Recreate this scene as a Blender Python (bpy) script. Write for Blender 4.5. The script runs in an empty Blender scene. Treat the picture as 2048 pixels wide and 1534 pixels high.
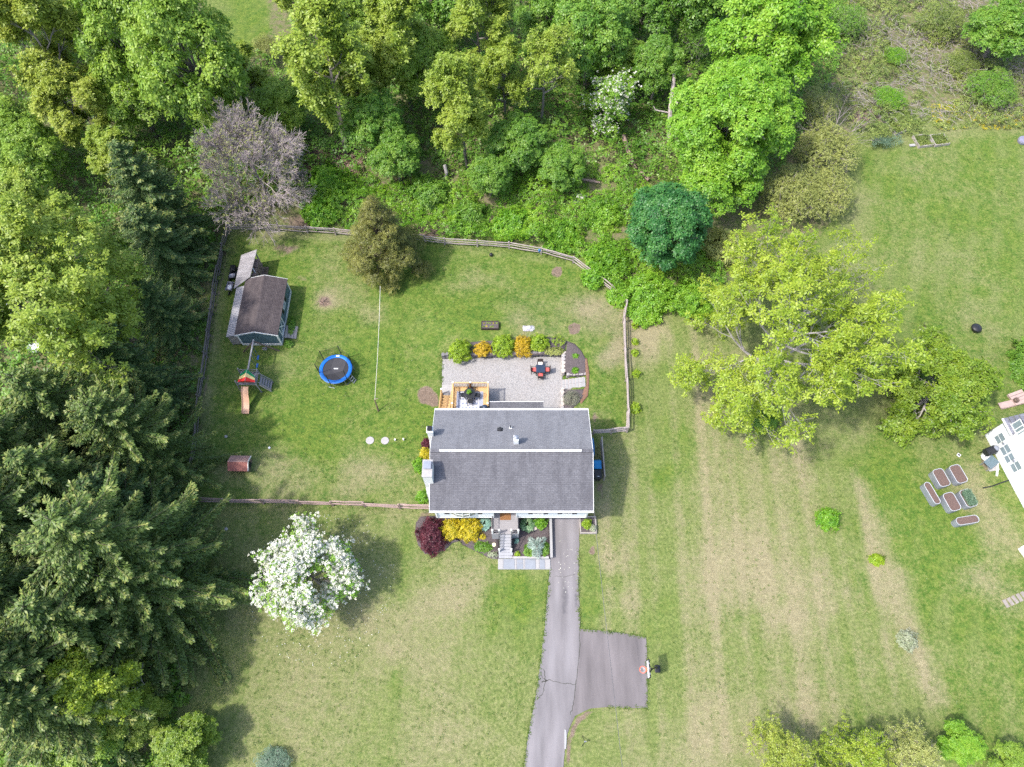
import bpy, math, random
import numpy as np
from mathutils import Vector, Matrix

R = math.radians
scene = bpy.context.scene
COL = scene.collection

# ---------------------------------------------------------------- camera, sky, sun, exposure
CAM_H = 58.0
PITCH = R(27.0)            # from straight down towards the woods
FPX = 1422.0               # focal length in pixels of the 2048 px wide photograph
cam_d = bpy.data.cameras.new('camera')
cam = bpy.data.objects.new('camera', cam_d)
COL.objects.link(cam)
cam.location = (0, 0, CAM_H)
cam.rotation_euler = (PITCH, 0, 0)
cam_d.sensor_width = 36.0
cam_d.lens = 36.0 * FPX / 2048.0
cam_d.clip_start = 0.5
cam_d.clip_end = 4000
scene.camera = cam

SUN_AZ = math.atan2(1.0, 0.40)      # direction light travels: +x and a little +y
SUN_EL = R(57.0)
world = bpy.data.worlds.new('World')
scene.world = world
world.use_nodes = True
wn = world.node_tree
bg = wn.nodes['Background']
sky = wn.nodes.new('ShaderNodeTexSky')
sky.sky_type = 'NISHITA'
sky.sun_disc = False
sky.sun_elevation = SUN_EL
sky.sun_rotation = math.atan2(-1.0, -0.40)
sky.air_density = 1.0
sky.dust_density = 2.5
sky.ozone_density = 1.0
wn.links.new(sky.outputs[0], bg.inputs[0])
bg.inputs[1].default_value = 0.15

sun_d = bpy.data.lights.new('sun', 'SUN')
sun_d.energy = 2.05
sun_d.angle = R(2.2)
sun_d.color = (1.0, 0.955, 0.88)
sun = bpy.data.objects.new('sun', sun_d)
COL.objects.link(sun)
hd = Vector((1.0, 0.40, 0)).normalized() * math.cos(SUN_EL)
sd = Vector((hd.x, hd.y, -math.sin(SUN_EL)))
sun.rotation_euler = sd.to_track_quat('-Z', 'Y').to_euler()
sun.location = (-60, -20, 90)

vs = scene.view_settings
vs.view_transform = 'Standard'
vs.look = 'None'
vs.exposure = 1.32
vs.gamma = 1.0
vs.use_curve_mapping = False
scene.cycles.use_denoising = False
scene.cycles.max_bounces = 6
scene.cycles.diffuse_bounces = 4
scene.cycles.transparent_max_bounces = 8
scene.cycles.caustics_reflective = False
scene.cycles.caustics_refractive = False


# ---------------------------------------------------------------- where a pixel of the survey meets height z
def ray(px, py):
    a, b = px - 1024.0, 767.0 - py
    s, c = math.sin(PITCH), math.cos(PITCH)
    return Vector((a, FPX * s + b * c, -FPX * c + b * s))


def P(px, py, z=0.0):
    d = ray(px, py)
    t = (z - CAM_H) / d.z
    return Vector((d.x * t, d.y * t, z))


def mpp(px, py, z=0.0):
    """metres per photo pixel at that point"""
    d = ray(px, py)
    return (CAM_H - z) / -d.z


def sstep(a, b, x):
    t = np.clip((np.asarray(x, float) - a) / (b - a), 0, 1)
    return t * t * (3 - 2 * t)


PAT_L, PAT_R = P(884, 718).x, P(1124, 735).x
PAT_T, PAT_B = P(1000, 719).y, P(1000, 822).y
BANK = 0.62


def G(x, y):
    """height of the ground: the back yard stands above the sunken gravel patio"""
    x = np.asarray(x, float); y = np.asarray(y, float)
    dx = np.maximum(x - PAT_R, 0.0)
    dy = np.maximum(y - PAT_T, 0.0)
    outside = (dx > 0.02) | (dy > 0.02)
    d = np.hypot(dx, dy)
    fall = 1 - sstep(2.5, 9.0, d)
    left = sstep(PAT_L - 3.0, PAT_L + 1.5, x)
    low = sstep(PAT_B - 2.8, PAT_B + 0.4, y)
    return np.where(outside, BANK * fall * left * low, 0.0)


def PG(px, py, h=0.0):
    p = P(px, py, h)
    for _ in range(6):
        p = P(px, py, float(G(p.x, p.y)) + h)
    return p


# ---------------------------------------------------------------- tagging
def tag(o, label=None, cat=None, group=None, kind=None):
    if label: o['label'] = label
    if cat: o['category'] = cat
    if group: o['group'] = group
    if kind: o['kind'] = kind
    return o


def thing(name, label, cat, loc=(0, 0, 0), rz=0.0, group=None):
    o = bpy.data.objects.new(name, None)
    o.empty_display_size = 0.3
    COL.objects.link(o)
    o.location = loc
    o.rotation_euler = (0, 0, rz)
    return tag(o, label, cat, group)


def copy_tree(root, loc, rz=0.0, scale=None, label=None, group=None):
    r = root.copy(); COL.objects.link(r)
    r.location = loc; r.rotation_euler = (0, 0, rz)
    if scale is not None: r.scale = scale if hasattr(scale, '__len__') else (scale,) * 3
    if label: r['label'] = label
    if group: r['group'] = group
    for ch in list(root.children):
        c = ch.copy(); COL.objects.link(c); c.parent = r
        for g in list(ch.children):
            d = g.copy(); COL.objects.link(d); d.parent = c
    return r


# ---------------------------------------------------------------- materials
def nodes_of(m):
    m.use_nodes = True
    nt = m.node_tree
    return nt, nt.nodes, nt.links


def mat(name, col, rough=0.7, var=0.15, scale=6.0, bump=0.0, bscale=None, metal=0.0, col2=None, stretch=None, coat=0.0):
    m = bpy.data.materials.new(name)
    nt, N, L = nodes_of(m)
    b = N['Principled BSDF']
    b.inputs['Roughness'].default_value = rough
    b.inputs['Metallic'].default_value = metal
    b.inputs['Specular IOR Level'].default_value = 0.35
    tc = N.new('ShaderNodeTexCoord')
    vec = tc.outputs['Object']
    if stretch:
        mp = N.new('ShaderNodeMapping'); mp.inputs['Scale'].default_value = stretch
        L.new(vec, mp.inputs['Vector']); vec = mp.outputs[0]
    nz = N.new('ShaderNodeTexNoise'); nz.inputs['Scale'].default_value = scale
    nz.inputs['Detail'].default_value = 5; nz.inputs['Roughness'].default_value = 0.65
    L.new(vec, nz.inputs['Vector'])
    mx = N.new('ShaderNodeMix'); mx.data_type = 'RGBA'
    rp = N.new('ShaderNodeMapRange'); rp.inputs[1].default_value = 0.3; rp.inputs[2].default_value = 0.7
    L.new(nz.outputs['Fac'], rp.inputs[0]); L.new(rp.outputs[0], mx.inputs['Factor'])
    c2 = col2 or tuple(min(1, c * (1 + var)) for c in col)
    c1 = col if col2 else tuple(c * (1 - var) for c in col)
    mx.inputs['A'].default_value = (*c1, 1); mx.inputs['B'].default_value = (*c2, 1)
    L.new(mx.outputs['Result'], b.inputs['Base Color'])
    if bump:
        n2 = N.new('ShaderNodeTexNoise'); n2.inputs['Scale'].default_value = bscale or scale * 4
        n2.inputs['Detail'].default_value = 4
        L.new(vec, n2.inputs['Vector'])
        bp = N.new('ShaderNodeBump'); bp.inputs['Strength'].default_value = bump; bp.inputs['Distance'].default_value = 0.03
        L.new(n2.outputs['Fac'], bp.inputs['Height']); L.new(bp.outputs[0], b.inputs['Normal'])
    return m


def leaf_mat(name, dark, mid, light, trans=0.35, nscale=0.5, gloss=0.03):
    """leaves: every leaf its own tint, clumps drift between the tints"""
    m = bpy.data.materials.new(name)
    nt, N, L = nodes_of(m)
    N.remove(N['Principled BSDF'])
    out = N['Material Output']
    ge = N.new('ShaderNodeNewGeometry')
    tc = N.new('ShaderNodeTexCoord')
    nz = N.new('ShaderNodeTexNoise'); nz.inputs['Scale'].default_value = nscale; nz.inputs['Detail'].default_value = 3
    L.new(tc.outputs['Object'], nz.inputs['Vector'])
    ob = N.new('ShaderNodeObjectInfo')
    a = N.new('ShaderNodeMath'); a.operation = 'MULTIPLY_ADD'
    L.new(nz.outputs['Fac'], a.inputs[0]); a.inputs[1].default_value = 1.5; a.inputs[2].default_value = -0.50
    b2 = N.new('ShaderNodeMath'); b2.operation = 'MULTIPLY_ADD'
    L.new(ge.outputs['Random Per Island'], b2.inputs[0]); b2.inputs[1].default_value = 0.55; L.new(a.outputs[0], b2.inputs[2])
    rp = N.new('ShaderNodeValToRGB')
    e = rp.color_ramp.elements
    e[0].position = 0.05; e[0].color = (*dark, 1)
    e[1].position = 0.95; e[1].color = (*light, 1)
    k = e.new(0.5); k.color = (*mid, 1)
    L.new(b2.outputs[0], rp.inputs[0])
    df = N.new('ShaderNodeBsdfDiffuse'); L.new(rp.outputs[0], df.inputs[0])
    tr = N.new('ShaderNodeBsdfTranslucent'); L.new(rp.outputs[0], tr.inputs[0])
    mx = N.new('ShaderNodeMixShader'); mx.inputs[0].default_value = trans
    L.new(df.outputs[0], mx.inputs[1]); L.new(tr.outputs[0], mx.inputs[2])
    gl = N.new('ShaderNodeBsdfGlossy'); gl.inputs['Roughness'].default_value = 0.45
    m2 = N.new('ShaderNodeMixShader'); m2.inputs[0].default_value = gloss
    L.new(mx.outputs[0], m2.inputs[1]); L.new(gl.outputs[0], m2.inputs[2])
    L.new(m2.outputs[0], out.inputs['Surface'])
    return m


# ---------------------------------------------------------------- mesh builder
class MB:
    def __init__(self):
        self.v, self.f, self.m = [], [], []
        self.M = None

    def add(self, vs, fs, mi=0):
        o = len(self.v)
        if self.M is not None:
            vs = [self.M @ Vector(p) for p in vs]
        self.v.extend(tuple(p) for p in vs)
        self.f.extend(tuple(i + o for i in f) for f in fs)
        self.m.extend([mi] * len(fs))
        return self

    def box(self, c, s, rz=0.0, mi=0, rx=0.0, ry=0.0):
        hx, hy, hz = s[0] / 2, s[1] / 2, s[2] / 2
        vs = [Vector((x, y, z)) for x in (-hx, hx) for y in (-hy, hy) for z in (-hz, hz)]
        if rz or rx or ry:
            Q = Matrix.Rotation(rz, 3, 'Z') @ Matrix.Rotation(ry, 3, 'Y') @ Matrix.Rotation(rx, 3, 'X')
            vs = [Q @ p for p in vs]
        c = Vector(c)
        return self.add([p + c for p in vs], [(0, 1, 3, 2), (4, 6, 7, 5), (0, 4, 5, 1), (2, 3, 7, 6), (0, 2, 6, 4), (1, 5, 7, 3)], mi)

    def bar(self, a, b, w, h, mi=0, up=(0, 0, 1)):
        """rectangular bar from a to b"""
        a, b = Vector(a), Vector(b)
        d = (b - a).normalized()
        s = d.cross(Vector(up))
        if s.length < 1e-4: s = d.cross(Vector((1, 0, 0)))
        s.normalize(); u = s.cross(d)
        vs = []
        for p in (a, b):
            for i, j in ((-1, -1), (1, -1), (1, 1), (-1, 1)):
                vs.append(p + s * (i * w / 2) + u * (j * h / 2))
        return self.add(vs, [(0, 1, 2, 3), (7, 6, 5, 4), (0, 4, 5, 1), (1, 5, 6, 2), (2, 6, 7, 3), (3, 7, 4, 0)], mi)

    def tube(self, pts, rad, n=6, mi=0, cap=True):
        pts = [Vector(p) for p in pts]
        if not hasattr(rad, '__len__'): rad = [rad] * len(pts)
        vs, fs = [], []
        for i, p in enumerate(pts):
            d = (pts[min(i + 1, len(pts) - 1)] - pts[max(i - 1, 0)])
            d = d.normalized() if d.length > 1e-9 else Vector((0, 0, 1))
            s = d.cross(Vector((0.13, 0.27, 1)))
            if s.length < 1e-3: s = d.cross(Vector((1, 0, 0)))
            s.normalize(); u = s.cross(d)
            for k in range(n):
                t = 2 * math.pi * k / n
                vs.append(p + (s * math.cos(t) + u * math.sin(t)) * rad[i])
        for i in range(len(pts) - 1):
            for k in range(n):
                fs.append((i * n + k, i * n + (k + 1) % n, (i + 1) * n + (k + 1) % n, (i + 1) * n + k))
        if cap:
            fs.append(tuple(range(n - 1, -1, -1)))
            fs.append(tuple((len(pts) - 1) * n + k for k in range(n)))
        return self.add(vs, fs, mi)

    def prism(self, poly, z0, z1, mi=0, top=True):
        n = len(poly)
        f0 = z0 if callable(z0) else (lambda x, y: z0)
        f1 = z1 if callable(z1) else (lambda x, y: z1)
        ar = sum(poly[i][0] * poly[(i + 1) % n][1] - poly[(i + 1) % n][0] * poly[i][1] for i in range(n))
        if ar < 0: poly = poly[::-1]
        vs = [(p[0], p[1], f0(p[0], p[1])) for p in poly] + [(p[0], p[1], f1(p[0], p[1])) for p in poly]
        fs = [(i, (i + 1) % n, n + (i + 1) % n, n + i) for i in range(n)]
        fs.append(tuple(range(n, 2 * n))); fs.append(tuple(range(n - 1, -1, -1)))
        return self.add(vs, fs, mi)

    def lathe(self, c, prof, n=16, mi=0, sx=1, sy=1):
        """prof: (radius, z) from bottom to top"""
        vs, fs = [], []
        for r, z in prof:
            for k in range(n):
                t = 2 * math.pi * k / n
                vs.append((c[0] + r * math.cos(t) * sx, c[1] + r * math.sin(t) * sy, c[2] + z))
        for i in range(len(prof) - 1):
            for k in range(n):
                fs.append((i * n + k, i * n + (k + 1) % n, (i + 1) * n + (k + 1) % n, (i + 1) * n + k))
        fs.append(tuple(range(n - 1, -1, -1))); fs.append(tuple((len(prof) - 1) * n + k for k in range(n)))
        return self.add(vs, fs, mi)

    def mesh(self, name, mats, smooth=False, off=(0, 0, 0)):
        me = bpy.data.meshes.new(name)
        o = Vector(off)
        me.from_pydata([Vector(p) - o for p in self.v], [], self.f)
        if not isinstance(mats, (list, tuple)): mats = [mats]
        for m in mats: me.materials.append(m)
        if len(mats) > 1: me.polygons.foreach_set('material_index', self.m)
        if smooth: me.polygons.foreach_set('use_smooth', [True] * len(self.f))
        me.update()
        return me

    def build(self, name, mats, parent=None, smooth=False, bevel=0.0, local=False):
        off = (0, 0, 0)
        if parent is not None and not local:
            q = parent
            off = Vector(parent.location)
            while q.parent is not None:
                q = q.parent; off = off + Vector(q.location)
        o = bpy.data.objects.new(name, self.mesh(name, mats, smooth, off))
        COL.objects.link(o)
        o.parent = parent
        if bevel:
            b = o.modifiers.new('bevel', 'BEVEL'); b.width = bevel; b.segments = 2; b.limit_method = 'ANGLE'
        return o


def single(name, mb, mats, label, cat, group=None, smooth=False, kind=None, bevel=0.0):
    """a thing that is one mesh, its origin on the ground under it"""
    v = np.array(mb.v)
    c = ((v[:, 0].min() + v[:, 0].max()) / 2, (v[:, 1].min() + v[:, 1].max()) / 2, v[:, 2].min())
    o = bpy.data.objects.new(name, mb.mesh(name, mats, smooth, c))
    o.location = c
    COL.objects.link(o)
    if bevel:
        b = o.modifiers.new('bevel', 'BEVEL'); b.width = bevel; b.segments = 2; b.limit_method = 'ANGLE'
    return tag(o, label, cat, group, kind)


def piece(name, me, parent, loc, rz=0.0, scale=None, rot=None):
    o = bpy.data.objects.new(name, me); COL.objects.link(o)
    o.parent = parent
    o.location = Vector(loc) - Vector(parent.location)
    o.rotation_euler = rot if rot else (0, 0, rz)
    if scale is not None: o.scale = scale
    return o


# ---------------------------------------------------------------- foliage builders (numpy)
def norm(a):
    return a / np.maximum(np.linalg.norm(a, axis=-1, keepdims=True), 1e-9)


def np_mesh(name, verts, k, mats, mi=None):
    """faces of k corners each, laid out one after another"""
    n = len(verts) // k
    me = bpy.data.meshes.new(name)
    me.vertices.add(len(verts)); me.vertices.foreach_set('co', np.ascontiguousarray(verts, np.float32).ravel())
    me.loops.add(n * k); me.loops.foreach_set('vertex_index', np.arange(n * k, dtype=np.int32))
    me.polygons.add(n); me.polygons.foreach_set('loop_start', np.arange(0, n * k, k, dtype=np.int32))
    for m in (mats if isinstance(mats, (list, tuple)) else [mats]): me.materials.append(m)
    if mi is not None: me.polygons.foreach_set('material_index', mi.astype(np.int32))
    me.update(calc_edges=True)
    return me


def rosettes(rng, pts, axis, k, L, W, el=(-0.35, 0.5), jit=0.25):
    """k pointed leaves round every point; returns (n*k*4, 3) corners"""
    n = len(pts)
    ax = norm(axis + rng.normal(0, jit, (n, 3)))
    ref = np.where(np.abs(ax[:, 2:3]) < 0.9, np.array([[0, 0, 1.0]]), np.array([[1.0, 0, 0]]))
    s = norm(np.cross(ax, ref)); u = np.cross(ax, s)
    ph = rng.uniform(0, 2 * np.pi, (n, 1)) + np.arange(k)[None] * 2 * np.pi / k + rng.normal(0, 0.3, (n, k))
    e = rng.uniform(el[0], el[1], (n, k))
    rad = np.cos(ph)[..., None] * s[:, None] + np.sin(ph)[..., None] * u[:, None]
    d = np.cos(e)[..., None] * rad + np.sin(e)[..., None] * ax[:, None]
    side = norm(np.cross(ax[:, None], rad) + rng.normal(0, 0.25, (n, k, 3)))
    l = L * rng.uniform(0.65, 1.25, (n, k, 1)); w = W * rng.uniform(0.7, 1.2, (n, k, 1))
    p = pts[:, None] + d * 0.12 * l
    mid = p + d * l * 0.55
    tip = p + d * l - ax[:, None] * l * 0.12
    q = np.stack([p, mid + side * w / 2, tip, mid - side * w / 2], axis=2)
    return q.reshape(-1, 3)


def seg_mesh_verts(p0, p1, r0, r1, n=4):
    """open prisms for many twigs at once -> quads"""
    d = norm(p1 - p0)
    ref = np.where(np.abs(d[:, 2:3]) < 0.9, np.array([[0, 0, 1.0]]), np.array([[1.0, 0, 0]]))
    s = norm(np.cross(d, ref)); u = np.cross(d, s)
    t = np.arange(n) * 2 * np.pi / n
    ring = np.cos(t)[None, :, None] * s[:, None] + np.sin(t)[None, :, None] * u[:, None]
    a = p0[:, None] + ring * r0[:, None, None]; b = p1[:, None] + ring * r1[:, None, None]
    q = np.stack([a, np.roll(a, -1, 1), np.roll(b, -1, 1), b], axis=2)
    return q.reshape(-1, 3)


class Skeleton:
    """recursive branching: keeps limbs as segments and the last twigs as tips"""
    def __init__(self, seed, rmin=0.006):
        self.rmin = rmin
        self.rng = np.random.default_rng(seed)
        self.p0, self.p1, self.r0, self.r1 = [], [], [], []
        self.tips, self.tdir = [], []

    def seg(self, a, b, r0, r1):
        self.p0.append(a); self.p1.append(b); self.r0.append(r0); self.r1.append(r1)

    def limb(self, p, d, length, r, lev, maxlev, kids=5, spread=0.75, trop=0.12, ratio=0.62, nseg=4, wob=0.16, tipstep=2):
        rng = self.rng
        p = np.array(p, float); d = np.array(d, float) / np.linalg.norm(d)
        ns = nseg if lev < maxlev else max(2, nseg - 1)
        nodes = [(p.copy(), d.copy(), r)]
        for i in range(ns):
            d = d + rng.normal(0, wob, 3) + np.array([0, 0, trop])
            d /= np.linalg.norm(d)
            q = p + d * length / ns
            rr = max(r * (1 - 0.72 * (i + 1) / ns), self.rmin)
            self.seg(p, q, max(r * (1 - 0.72 * i / ns), self.rmin), rr)
            p = q
            nodes.append((p.copy(), d.copy(), rr))
        if lev >= maxlev:
            for q, dd, _ in nodes[1::1] if tipstep == 1 else nodes[-2:]:
                self.tips.append(q); self.tdir.append(dd)
            return
        for j in range(kids):
            t = 0.35 + 0.65 * (j + rng.uniform(0, 0.8)) / kids
            i = min(int(t * ns), ns - 1)
            a, b = nodes[i], nodes[i + 1]
            f = t * ns - i
            q = a[0] * (1 - f) + b[0] * f
            ang = spread * rng.uniform(0.6, 1.25)
            ax = np.cross(b[1], rng.normal(0, 1, 3)); ax /= np.linalg.norm(ax)
            nd = b[1] * math.cos(ang) + ax * math.sin(ang)
            self.limb(q, nd, length * ratio * rng.uniform(0.75, 1.2) * (1.15 - 0.4 * t), max(a[2] * 0.62, 0.008), lev + 1, maxlev,
                      kids, spread, trop, ratio, nseg, wob, tipstep)
        self.limb(p, d, length * ratio * 0.8, nodes[-1][2], lev + 1, maxlev, kids, spread, trop, ratio, nseg, wob, tipstep)

    def wood(self, name, material, n=5, rmin=0.0):
        r0 = np.array(self.r0); k = r0 >= rmin
        v = seg_mesh_verts(np.array(self.p0)[k], np.array(self.p1)[k], r0[k], np.array(self.r1)[k], n)
        return np_mesh(name, v, 4, material)


def tree_objects(name, wood_me, leaf_me):
    """prototype kept as mesh pair"""
    return (name, wood_me, leaf_me)


def plant_tree(proto, loc, rz, scale, label, cat='tree', leaf=None, group=None, name=None):
    n, wm, lm = proto
    sc = scale if hasattr(scale, '__len__') else (scale,) * 3
    root = thing(name or n, label, cat, loc, rz, group)
    root.scale = sc
    if wm is not None:
        w = bpy.data.objects.new('trunk', wm); COL.objects.link(w); w.parent = root
    if lm is not None:
        c = bpy.data.objects.new('crown', lm); COL.objects.link(c); c.parent = root
        if leaf is not None:
            c.material_slots[0].link = 'OBJECT'; c.material_slots[0].material = leaf
    return root


def gen_open_tree(seed, h, rad, hb, levels=3, limbs=9, kids=4, L=0.27, W=0.13, k=6, per=2, r_trunk=0.25, spread=0.7, trop=0.08,
                  lean=(0, 0), twin=False, ratio=0.70, lo=15, hi=60, leafless=0.0, stems=1, rmin=0.008, wn=3, nseg=4, wob=0.14, first=0.50):
    """open crown: leaf rosettes sit on the last twigs, limbs show between them"""
    sk = Skeleton(seed, rmin); rng = sk.rng
    for st in range(stems):
        base = np.array([0.0, 0, -0.2]) if stems == 1 else np.array([math.cos(st * 2.3) * 0.45, math.sin(st * 2.3) * 0.45, -0.2])
        p = base; ns = 9
        d = np.array([lean[0], lean[1], 1.0]) + (rng.normal(0, 0.16, 3) * [1, 1, 0] if stems > 1 else 0)
        d /= np.linalg.norm(d)
        top = h * 0.86
        nodes = [p]
        for i in range(ns):
            dd = d + rng.normal(0, 0.05, 3); dd /= np.linalg.norm(dd)
            q = p + dd * top / ns
            sk.seg(p, q, r_trunk * (1 - 0.85 * i / ns), r_trunk * (1 - 0.85 * (i + 1) / ns)); p = q; nodes.append(p)
        n_l = limbs if stems == 1 else max(4, limbs // stems)
        for j in range(n_l):
            t = hb / top + (1 - hb / top) * (j + 0.3) / n_l
            i = min(int(t * ns), ns - 1); f = t * ns - i
            q = nodes[i] * (1 - f) + nodes[i + 1] * f
            az = j * 2.4 + rng.uniform(-0.4, 0.4)
            u = (t - hb / top) / (1 - hb / top)
            el = R(lo + (hi - lo) * u + rng.uniform(-8, 8))
            prof = math.sin(math.pi * (0.22 + 0.68 * u)) ** 0.7
            sk.limb(q, (math.cos(az) * math.cos(el), math.sin(az) * math.cos(el), math.sin(el)), rad * first * prof * rng.uniform(0.85, 1.15),
                    r_trunk * (0.5 - 0.28 * u), 1, levels, kids, spread, trop, ratio, nseg, wob)
    wood = sk.wood('trunk', M['bark_grey'], wn)
    tips = np.array(sk.tips); td = np.array(sk.tdir)
    if leafless: 
        keep = rng.random(len(tips)) > leafless
        tips, td = tips[keep], td[keep]
    pts = np.concatenate([tips + rng.normal(0, 0.22, tips.shape) for _ in range(per)])
    ax = norm(np.tile(td, (per, 1)) * 0.5 + np.array([0, 0, 1.0]))
    lv = rosettes(rng, pts, ax, k, L, W)
    return ('tree', wood, np_mesh('crown', lv, 4, M['leaf_spring']))


def gen_dense_tree(seed, h, rad, zb, nl=16, lr=0.42, n_ros=3000, k=5, L=0.24, W=0.15, r_trunk=0.25, shape=1.0, bark='bark_grey', matn='leaf_maple', inner=0.2, cone=False):
    """full crown of many overlapping leaf masses round visible limbs"""
    rng = np.random.default_rng(seed)
    sk = Skeleton(seed + 7)
    cz = (h + zb) / 2; hz = (h - zb) / 2
    sk.seg(np.array([0, 0, -0.2]), np.array([0, 0, zb + 0.2]), r_trunk * 1.1, r_trunk * 0.85)
    sk.seg(np.array([0, 0, zb + 0.2]), np.array([0.1, 0, cz + hz * 0.5]), r_trunk * 0.85, r_trunk * 0.3)
    pts, axs = [], []
    for i in range(nl):
        u = (i + 0.5) / nl
        z = 1 - 1.75 * u                       # more leaf masses high up than below
        rr = math.sqrt(max(0.0, 1 - min(1, abs(z)) ** 2)) * (0.62 + 0.16 * rng.random()) * shape
        taper = 1.0
        if cone:
            z = -0.95 + 1.95 * u; taper = 1 - 0.62 * u
            rr = (0.80 * (1 - u) ** 0.75 * math.sqrt(rng.random() * .6 + .4)) * shape
        az = i * 2.39996 + rng.uniform(-0.3, 0.3)
        c = np.array([rad * rr * math.cos(az), rad * rr * math.sin(az), cz + hz * (0.68 if not cone else 0.95) * z])
        lrad = rad * lr * rng.uniform(0.7, 1.2) * taper
        m = int(n_ros / nl * (lrad / (rad * lr)) ** 2)
        v = norm(rng.normal(0, 1, (m, 3))); v[:, 2] = np.where(v[:, 2] < -0.35, -v[:, 2], v[:, 2])
        # every leaf mass is itself lumpy
        bump = 0.86 + 0.16 * np.sin(v[:, 0] * 5 + i) * np.sin(v[:, 1] * 6 + 2 * i) + 0.08 * np.sin(v[:, 2] * 9 + i)
        rads = lrad * bump * np.where(rng.random(m) < inner, rng.uniform(0.4, 0.9, m), rng.uniform(0.9, 1.05, m))
        q = c + v * rads[:, None] * np.array([1, 1, 0.78])
        pts.append(q); axs.append(norm(v * 0.7 + np.array([0, 0, 0.8])))
        b = np.array([0.05, 0, zb + (cz - zb) * (0.25 + 0.6 * rng.random())])
        mid = (b + c) / 2 + np.array([0, 0, -0.25])
        sk.seg(b, mid, r_trunk * 0.4, r_trunk * 0.28); sk.seg(mid, c, r_trunk * 0.28, r_trunk * 0.12)
        for _ in range(6):
            e = c + norm(rng.normal(0, 1, (1, 3)))[0] * lrad * 0.9
            sk.seg(c, e, r_trunk * 0.12, 0.012)
    if not cone:                               # the middle of the crown is leafy too
        m = int(n_ros * .16); v = norm(rng.normal(0, 1, (m, 3))); v[:, 2] = np.abs(v[:, 2])
        b = 0.9 + 0.18 * np.sin(v[:, 0] * 7 + 1) * np.sin(v[:, 1] * 6)
        pts.append(np.array([0.05, 0, cz + hz * .22]) + v * b[:, None] * np.array([rad * .5, rad * .5, hz * .62])); axs.append(norm(v * .6 + np.array([0, 0, .8])))
    pts = np.concatenate(pts); axs = np.concatenate(axs)
    lv = rosettes(rng, pts, axs, k, L, W, el=(-0.5, 0.35))
    return ('tree', sk.wood('trunk', M[bark], 6), np_mesh('crown', lv, 4, M[matn]))


def gen_spruce(seed, h, rad, whorl=0.55, per=6, droop=0.30, L=0.27, W=0.055, zb=1.0, fan=4, ws=0.30):
    """whorls of long drooping boughs, each carrying side sprays that hang a little; tips turn up and are paler"""
    rng = np.random.default_rng(seed)
    sk = Skeleton(seed + 3)
    lean = rng.normal(0, 0.015, 2)
    sk.seg(np.array([0, 0, -0.2]), np.array([lean[0] * h / 2, lean[1] * h / 2, h / 2]), 0.26, 0.15)
    sk.seg(np.array([lean[0] * h / 2, lean[1] * h / 2, h / 2]), np.array([lean[0] * h, lean[1] * h, h]), 0.15, 0.02)
    P0, D, TIP = [], [], []
    z = zb; a0 = 0.0
    while z < h - 0.1:
        t = (z - zb) / (h - zb)
        ln = rad * (1 - t) ** 0.72 + 0.15
        n = per if t < 0.85 else per - 2
        a0 += 0.9 + rng.uniform(-.2, .2)
        for j in range(n):
            az = a0 + j * 2 * math.pi / n + rng.uniform(-0.3, 0.3)
            l = ln * rng.uniform(0.6, 1.18)
            if rng.random() < 0.06: continue
            rdir = np.array([math.cos(az), math.sin(az), 0])
            base = np.array([lean[0] * z, lean[1] * z, z + rng.uniform(-0.2, 0.2)])
            m = max(5, int(l / 0.095))
            s = np.linspace(0.08, 1, m)
            zz = s * l * (0.02 + 0.55 * t) - droop * l * s ** 1.5 + 0.16 * l * s ** 4
            side = np.array([-rdir[1], rdir[0], 0])
            bend = rng.normal(0, 0.10) * l * s ** 2
            c = base + rdir * (s * l)[:, None] + side * bend[:, None] + np.array([0, 0, 1]) * zz[:, None]
            sk.seg(base, c[m // 2], 0.035 * (1 - t) + 0.01, 0.02); sk.seg(c[m // 2], c[-1], 0.02, 0.007)
            wsp = np.minimum(0.08 + ws * np.sin(np.pi * np.clip(s, 0, 1) ** 0.8) * min(1.6, l / 2.2), 0.55)
            for sg in (-1, 1):
                for f in range(fan):
                    ff = (f + 0.6) / fan
                    q = c + side * sg * (wsp * ff)[:, None] + rdir * (0.25 * ff * wsp)[:, None] + rng.normal(0, 0.04, (m, 3))
                    q[:, 2] -= 0.55 * ff * wsp + rng.uniform(0, 0.08, m)
                    P0.append(q); D.append(norm(side * sg * 0.6 + rdir * 0.8 + np.array([0, 0, -0.35]) + rng.normal(0, 0.28, (m, 3)))); TIP.append(np.clip(s - .25 * ff, 0, 1))
            P0.append(c + [0, 0, .04]); D.append(norm(rdir + np.array([0, 0, .15]) + rng.normal(0, 0.22, (m, 3)))); TIP.append(s)
        z += whorl * rng.uniform(0.75, 1.25) * (1.0 - 0.35 * t)
    p = np.concatenate(P0); d = np.concatenate(D); n = len(p)
    tip = np.concatenate(TIP)
    l = L * rng.uniform(0.7, 1.3, (n, 1)); w = W * rng.uniform(0.8, 1.3, (n, 1))
    up = norm(np.array([0, 0, 1.0]) + rng.normal(0, 0.40, (n, 3)))
    sd = norm(np.cross(d, up))
    q = np.stack([p, p + d * l * 0.5 + sd * w, p + d * l, p + d * l * 0.5 - sd * w], 1).reshape(-1, 3)
    young = (tip + rng.normal(0, .10, n) > 0.86).astype(np.int32)
    return ('spruce_tree', sk.wood('trunk', M['bark_brown'], 5), np_mesh('crown', q, 4, [M['leaf_spruce'], M['leaf_spruce_tip']], young))


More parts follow.
